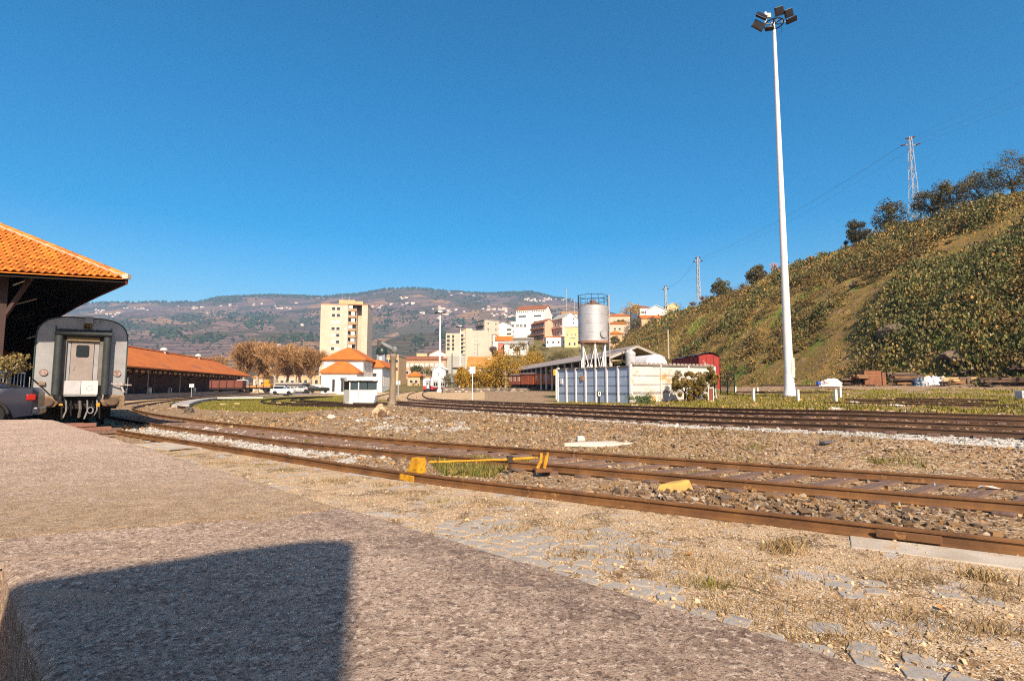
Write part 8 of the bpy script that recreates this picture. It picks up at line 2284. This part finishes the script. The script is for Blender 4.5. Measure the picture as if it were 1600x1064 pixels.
for px, yb, yt, lb in ((1016.5, 622, 608, 'thin white marker post before the low blue green bush'), (1061, 625, 607, 'white marker post left of the juniper bushes'), (1177.5, 627, 606.5, 'white marker post left of the tall mast, nearer one'), (1183.5, 615, 606, 'small white post just behind the one left of the mast'),
                       (1247, 628, 608.5, 'white marker post right at the foot of the tall mast'), (1306, 629, 608, 'white marker post at the end of the loose rails'), (1313, 622, 604.5, 'white post just behind the one by the loose rails'), (1149, 613, 604, 'white base post of the wire fence')): short_post(lb, px, yb, yt)
# wire fence with green posts
t = thing('mesh_fence', 'green wire mesh fence with slanting stay right of the box wagon', 'fence', (20.8, 50, 1.0)); m_gp = mat('green_post', (.05, .10, .08))
fa, fb = Vector(at(1126, 610, 51)), Vector(at(1148, 610, 48.5)); zt_ = float(at(1148, 581, 48.5)[2]); z0 = gz(fb.x, fb.y)
for f in (0, .5, 1.0): q = fa.lerp(fb, f); MB().tube([(q.x, q.y, z0 - .3), (q.x, q.y, zt_)], .05, 6).build('post', m_gp, t, world=True)
MB().tube([(fb.x, fb.y, zt_ - .4), (fa.x * .7 + fb.x * .3, fa.y * .7 + fb.y * .3, z0)], .035, 5).build('stay', m_gp, t, world=True)
m = MB()
for k in range(22): q = fa.lerp(fb, k / 21); m.tube([(q.x, q.y, z0), (q.x, q.y, zt_ - .05)], .008, 3)
for k in range(16): z = z0 + (zt_ - .1 - z0) * k / 15; m.tube([(fa.x, fa.y, z), (fb.x, fb.y, z)], .008, 3)
m.build('wire_mesh', m_gp, t, world=True)['kind'] = 'stuff'
g = Vector(gnd(1111, 627, GDROP)); s = ppm(g.y); t = thing('notice_board', 'small brown red board in a white frame below the juniper bush', 'board', g, -.1); h = float(at(1111, 605, g.y)[2]) - g.z; w = 8.5 / s
MB().box((0, 0, h / 2), (w, .04, h)).build('panel', mat('brown_red_panel', (.22, .065, .04)), t)
for x_, z_, a_, b_ in ((0, h - .03, w, .06), (0, .03, w, .06), (-w / 2 + .025, h / 2, .05, h - .12), (w / 2 - .025, h / 2, .05, h - .12)): MB().box((x_, -.03, z_), (a_, .04, b_)).build('frame', m_pst, t)
MB().box((w / 2 + .12, .05, h * .45), (.07, .07, h * 1.1)).build('post', m_gp, t)
# little ground signal and yellow disc
g = Vector(gnd(936, 632, GDROP)); s = ppm(g.y); t = thing('ground_signal', 'small black ground signal with white target in front of the blue wall', 'signal', g); h = float(at(936, 610, g.y)[2]) - g.z
MB().box((0, 0, h * .3), (.12, .12, h * .6)).build('post', m_under, t); MB().box((0, 0, h * .76), (.34, .16, h * .42)).build('case', m_lampb, t, bevel=.02); MB().box((.02, -.085, h * .76), (.2, .01, h * .3)).build('target', m_white, t); MB().box((.02, -.092, h * .78), (.1, .01, h * .16)).build('spot', m_lampb, t)
g = Vector(gnd(922, 627, GDROP)); t = thing('point_lever', 'yellow round counterweight of a point lever in front of the blue wall', 'point lever', g); m = MB(); m.tube([(0, -.1, .2), (0, .1, .2)], .22, 16); m.build('weight', m_yel, t, smooth=True); MB().tube([(0, 0, .2), (.7, 0, .3)], .04, 6).build('arm', m_white_c, t); MB().box((.75, 0, .15), (.35, .3, .3)).build('stand', mat('pinkish_concrete', (.42, .3, .25)), t, bevel=.03)
# ================================================================== SCRAP TIMBER at the foot of the hill
def gpt(px, py, Y): p = Vector(at(px, py, Y)); return p
TB = [mat('scrap_timber_%d' % k, c, tuple(v * .6 for v in c), rough=.9, scale=2, stretch=(1, 6, 6)) for k, c in enumerate([(.15, .09, .06), (.075, .045, .034), (.28, .15, .075), (.22, .15, .105), (.11, .075, .06)])]
def pile(label, x0, x1, yt, yb, Y, n, seed, cols, rzr=.24, th=.2, name='timber_pile'):
    rnd = random.Random(seed); p0, p1 = gpt(x0, yb, Y), gpt(x1, yb, Y); t = thing(name, label, 'timber pile', ((p0.x + p1.x) / 2, Y, p0.z)); L = p1.x - p0.x; H = float(at(x0, yt, Y)[2]) - p0.z; rows = max(1, int(H / th))
    for k in range(n):
        r_ = k % rows; ln = min(L * rnd.uniform(.45, .95), 3.6); MB().box((rnd.uniform(-1, 1) * (L - ln) / 2, rnd.uniform(-.6, .6), th * (r_ + .5) - .1), (ln, .26, th * .86), rnd.gauss(0, rzr)).build('sleeper', rnd.choice(cols), t, bevel=.015)
    if name == 'timber_pile': MB().prism([(-L / 2, -1), (L / 2, -1), (L / 2, 1.6), (-L / 2, 1.6)], -1.2, -.02).build('bed', mat('dark_litter', (.10, .07, .05), (.16, .11, .07), scale=2), t)
pile('dark pile of old sleepers left of the orange crate', 1302, 1362, 589, 602, 54, 14, 1, TB[:2]); pile('tan top boards leaning on the dark sleepers', 1327, 1362, 583, 590, 53.5, 4, 2, [TB[2]], name='board_pile')
pile('pile of brown sleepers between the crate and the blue bags', 1385, 1440, 580, 602, 54, 20, 3, TB); pile('pile of light sawn timber beside the white bags', 1470, 1534, 586, 601, 50, 14, 4, [TB[2], TB[3], mat('fresh_timber', (.50, .34, .17), (.42, .27, .12))]); pile('upper pile of dark sleepers behind the sawn timber', 1497, 1575, 573, 588, 50.5, 18, 5, TB, .25)
pile('jumble of dark beams at the right edge', 1535, 1612, 585, 603, 45.5, 16, 6, TB[:2] + TB[4:], .5); pile('two dark beams on the grass at far right', 1572, 1630, 567, 576, 46.8, 4, 7, TB[1:2], name='beam_pair')
c = gpt(1362, 602, 53.5); t = thing('wooden_crate', 'orange brown wooden crate standing among the sleepers', 'crate', c, -.25); s = ppm(53.5); w, h = 22 / s, 22 / s; m_cr2 = mat('orange_wood', (.26, .11, .055), (.18, .075, .04), stretch=(5, 1, 1), scale=1.2)
for k in range(5): MB().box((0, -.45, h * (k + .5) / 5), (w, .05, h / 5 - .015), 0).build('slat', m_cr2, t)
for x_ in (-w / 2 - .02, w / 2 + .02): MB().box((x_, 0, h / 2), (.05, .95, h)).build('side', mat('dark_slit', (.08, .04, .03)) if x_ > 0 else m_cr2, t)
MB().box((0, 0, h + .03), (w + .15, 1.0, .06)).build('lid', m_cr2, t); MB().box((w / 2 + .35, .1, h * .45), (.3, .6, h * .9)).build('leaning_board', m_cr2, t)
def heap(name, label, cat, px, py, Y, sx, sy, sz, m_, seed):
    bm = bmesh.new(); bmesh.ops.create_icosphere(bm, subdivisions=4, radius=1)
    for v in bm.verts:
        k = 1 + .4 * mnoise.noise(v.co * 1.7 + Vector((seed, 0, 0))) + .25 * abs(mnoise.noise(v.co * 4.5 + Vector((seed, 0, 0)))); v.co *= k; v.co = Vector((v.co.x * sx, v.co.y * sy, max(v.co.z * sz, -.1)))
    me = bpy.data.meshes.new(name); bm.to_mesh(me); bm.free(); me.materials.append(m_); p = gpt(px, py, Y); return tag(place(name, me, None, p), label, cat)
m_sack = mat('white_sack', (.74, .70, .70), (.62, .52, .46), rough=.6, scale=3)
heap('rubble_sack', 'heap of torn white sacks with blue corner left of the dark sleepers', 'sacks', 1296, 602, 52, 1.2, .6, .55, m_sack, 3); tag(MB().box((0, 0, .2), (.32, .3, .36)).build('blue_drum', mat('blue_plastic', (.03, .10, .42), rough=.4), loc=gpt(1279, 602, 51.8), bevel=.06), 'small blue plastic tub beside the torn white sacks', 'tub')
for k, (px, lb, mm) in enumerate(((1436, 'blue black bin bag, leftmost of the bags by the sawn timber', mat('dark_bag', (.03, .05, .08), (.35, .4, .48), rough=.35, scale=3, contrast=(.5, .6))), (1449, 'white bag next to the blue black bin bag', m_sack), (1462, 'pale blue white rubble bag, middle of the bags', mat('bluewhite_bag', (.62, .66, .74), (.5, .55, .65), rough=.5)), (1474, 'white rubble bag against the sawn timber', m_sack))): heap('rubble_bag', lb, 'bag', px, 602, 51.5, .52, .4, .75, mm, 10 + k)
heap('gravel_mound', 'long low mound of brown gravel in front of the timber piles', 'gravel mound', 1440, 610, 47, 8.0, 1.2, .3, mat('mound_gravel', (.30, .21, .13), (.20, .13, .08), scale=6, bump=1, bscale=9, bdist=.1, spots=(.5, .42, .33), spot_scale=9, spot_cut=.62), 20)
# rails lying loose in the grass and a disused track
t = thing('loose_rails', 'rusty loose rails lying in the grass right of the mast', 'rails', tuple(gnd(1450, 626, .1)))
for (xa, ya, xb, yb) in ((1288, 627.5, 1590, 632), (1320, 622.5, 1530, 625), (1330, 624.5, 1540, 628.5), (1400, 621, 1560, 624)):
    MB().profile([(a * 1.1, b * 1.3) for a, b in RAIL], [Vector(gnd(xa, ya, 0.02)), Vector(gnd(xb, yb, .02))]).build('rail', m_rail_far, t, world=True)
t = thing('disused_track', 'thin dark disused rail crossing the grass behind the mast', 'rail', tuple(at(1400, 613, 44)))
MB().profile(RAIL, [Vector(at(1150, 611, 46)), Vector(at(1390, 612.5, 44.5)), Vector(at(1640, 615, 42))]).build('rail', m_oldrail, t, world=True); MB().profile(RAIL, [Vector(at(1190, 601, 58)), Vector(at(1305, 601.5, 56))]).build('rail', m_oldrail, t, world=True)
p = gpt(1602, 632, 33); t = thing('equipment_box', 'grey equipment box on the grass at the right edge', 'box', p); MB().box((0, 0, .42), (.75, .5, .86)).build('case', mat('grey_case', (.52, .50, .54)), t, bevel=.03); MB().box((0, -.26, .42), (.55, .02, .6)).build('door', mat('grey_case_door', (.46, .45, .48)), t)
for k, (px, py, lb) in enumerate(((1304, 640, 'white plastic scrap on the bank below the marker post'), (1334, 630, 'pale stone in the grass right of the loose rail end'), (1400, 635, 'pale flat stones in the grass below the loose rails'))): heap('litter', lb, 'litter', px, py, float(gnd(px, py, GDROP)[1]), .35, .2, .1, m_sack, 30 + k)

# ================================================================== HAZE
m_h = bpy.data.materials.new('haze_air'); m_h.use_nodes = True
for n in list(m_h.node_tree.nodes):
    if n.type != 'OUTPUT_MATERIAL': m_h.node_tree.nodes.remove(n)
vp = m_h.node_tree.nodes.new('ShaderNodeVolumePrincipled'); vp.inputs['Color'].default_value = (.34, .62, 1.0, 1); vp.inputs['Density'].default_value = HAZE; vp.inputs['Anisotropy'].default_value = 0.0
m_h.node_tree.links.new(vp.outputs[0], [n for n in m_h.node_tree.nodes if n.type == 'OUTPUT_MATERIAL'][0].inputs['Volume'])
o = MB().bx(-7300, 7300, -7300, 7300, -12, 640).build('haze', m_h); tag(o, 'thin pale haze in the air over the valley', None, None, 'stuff')
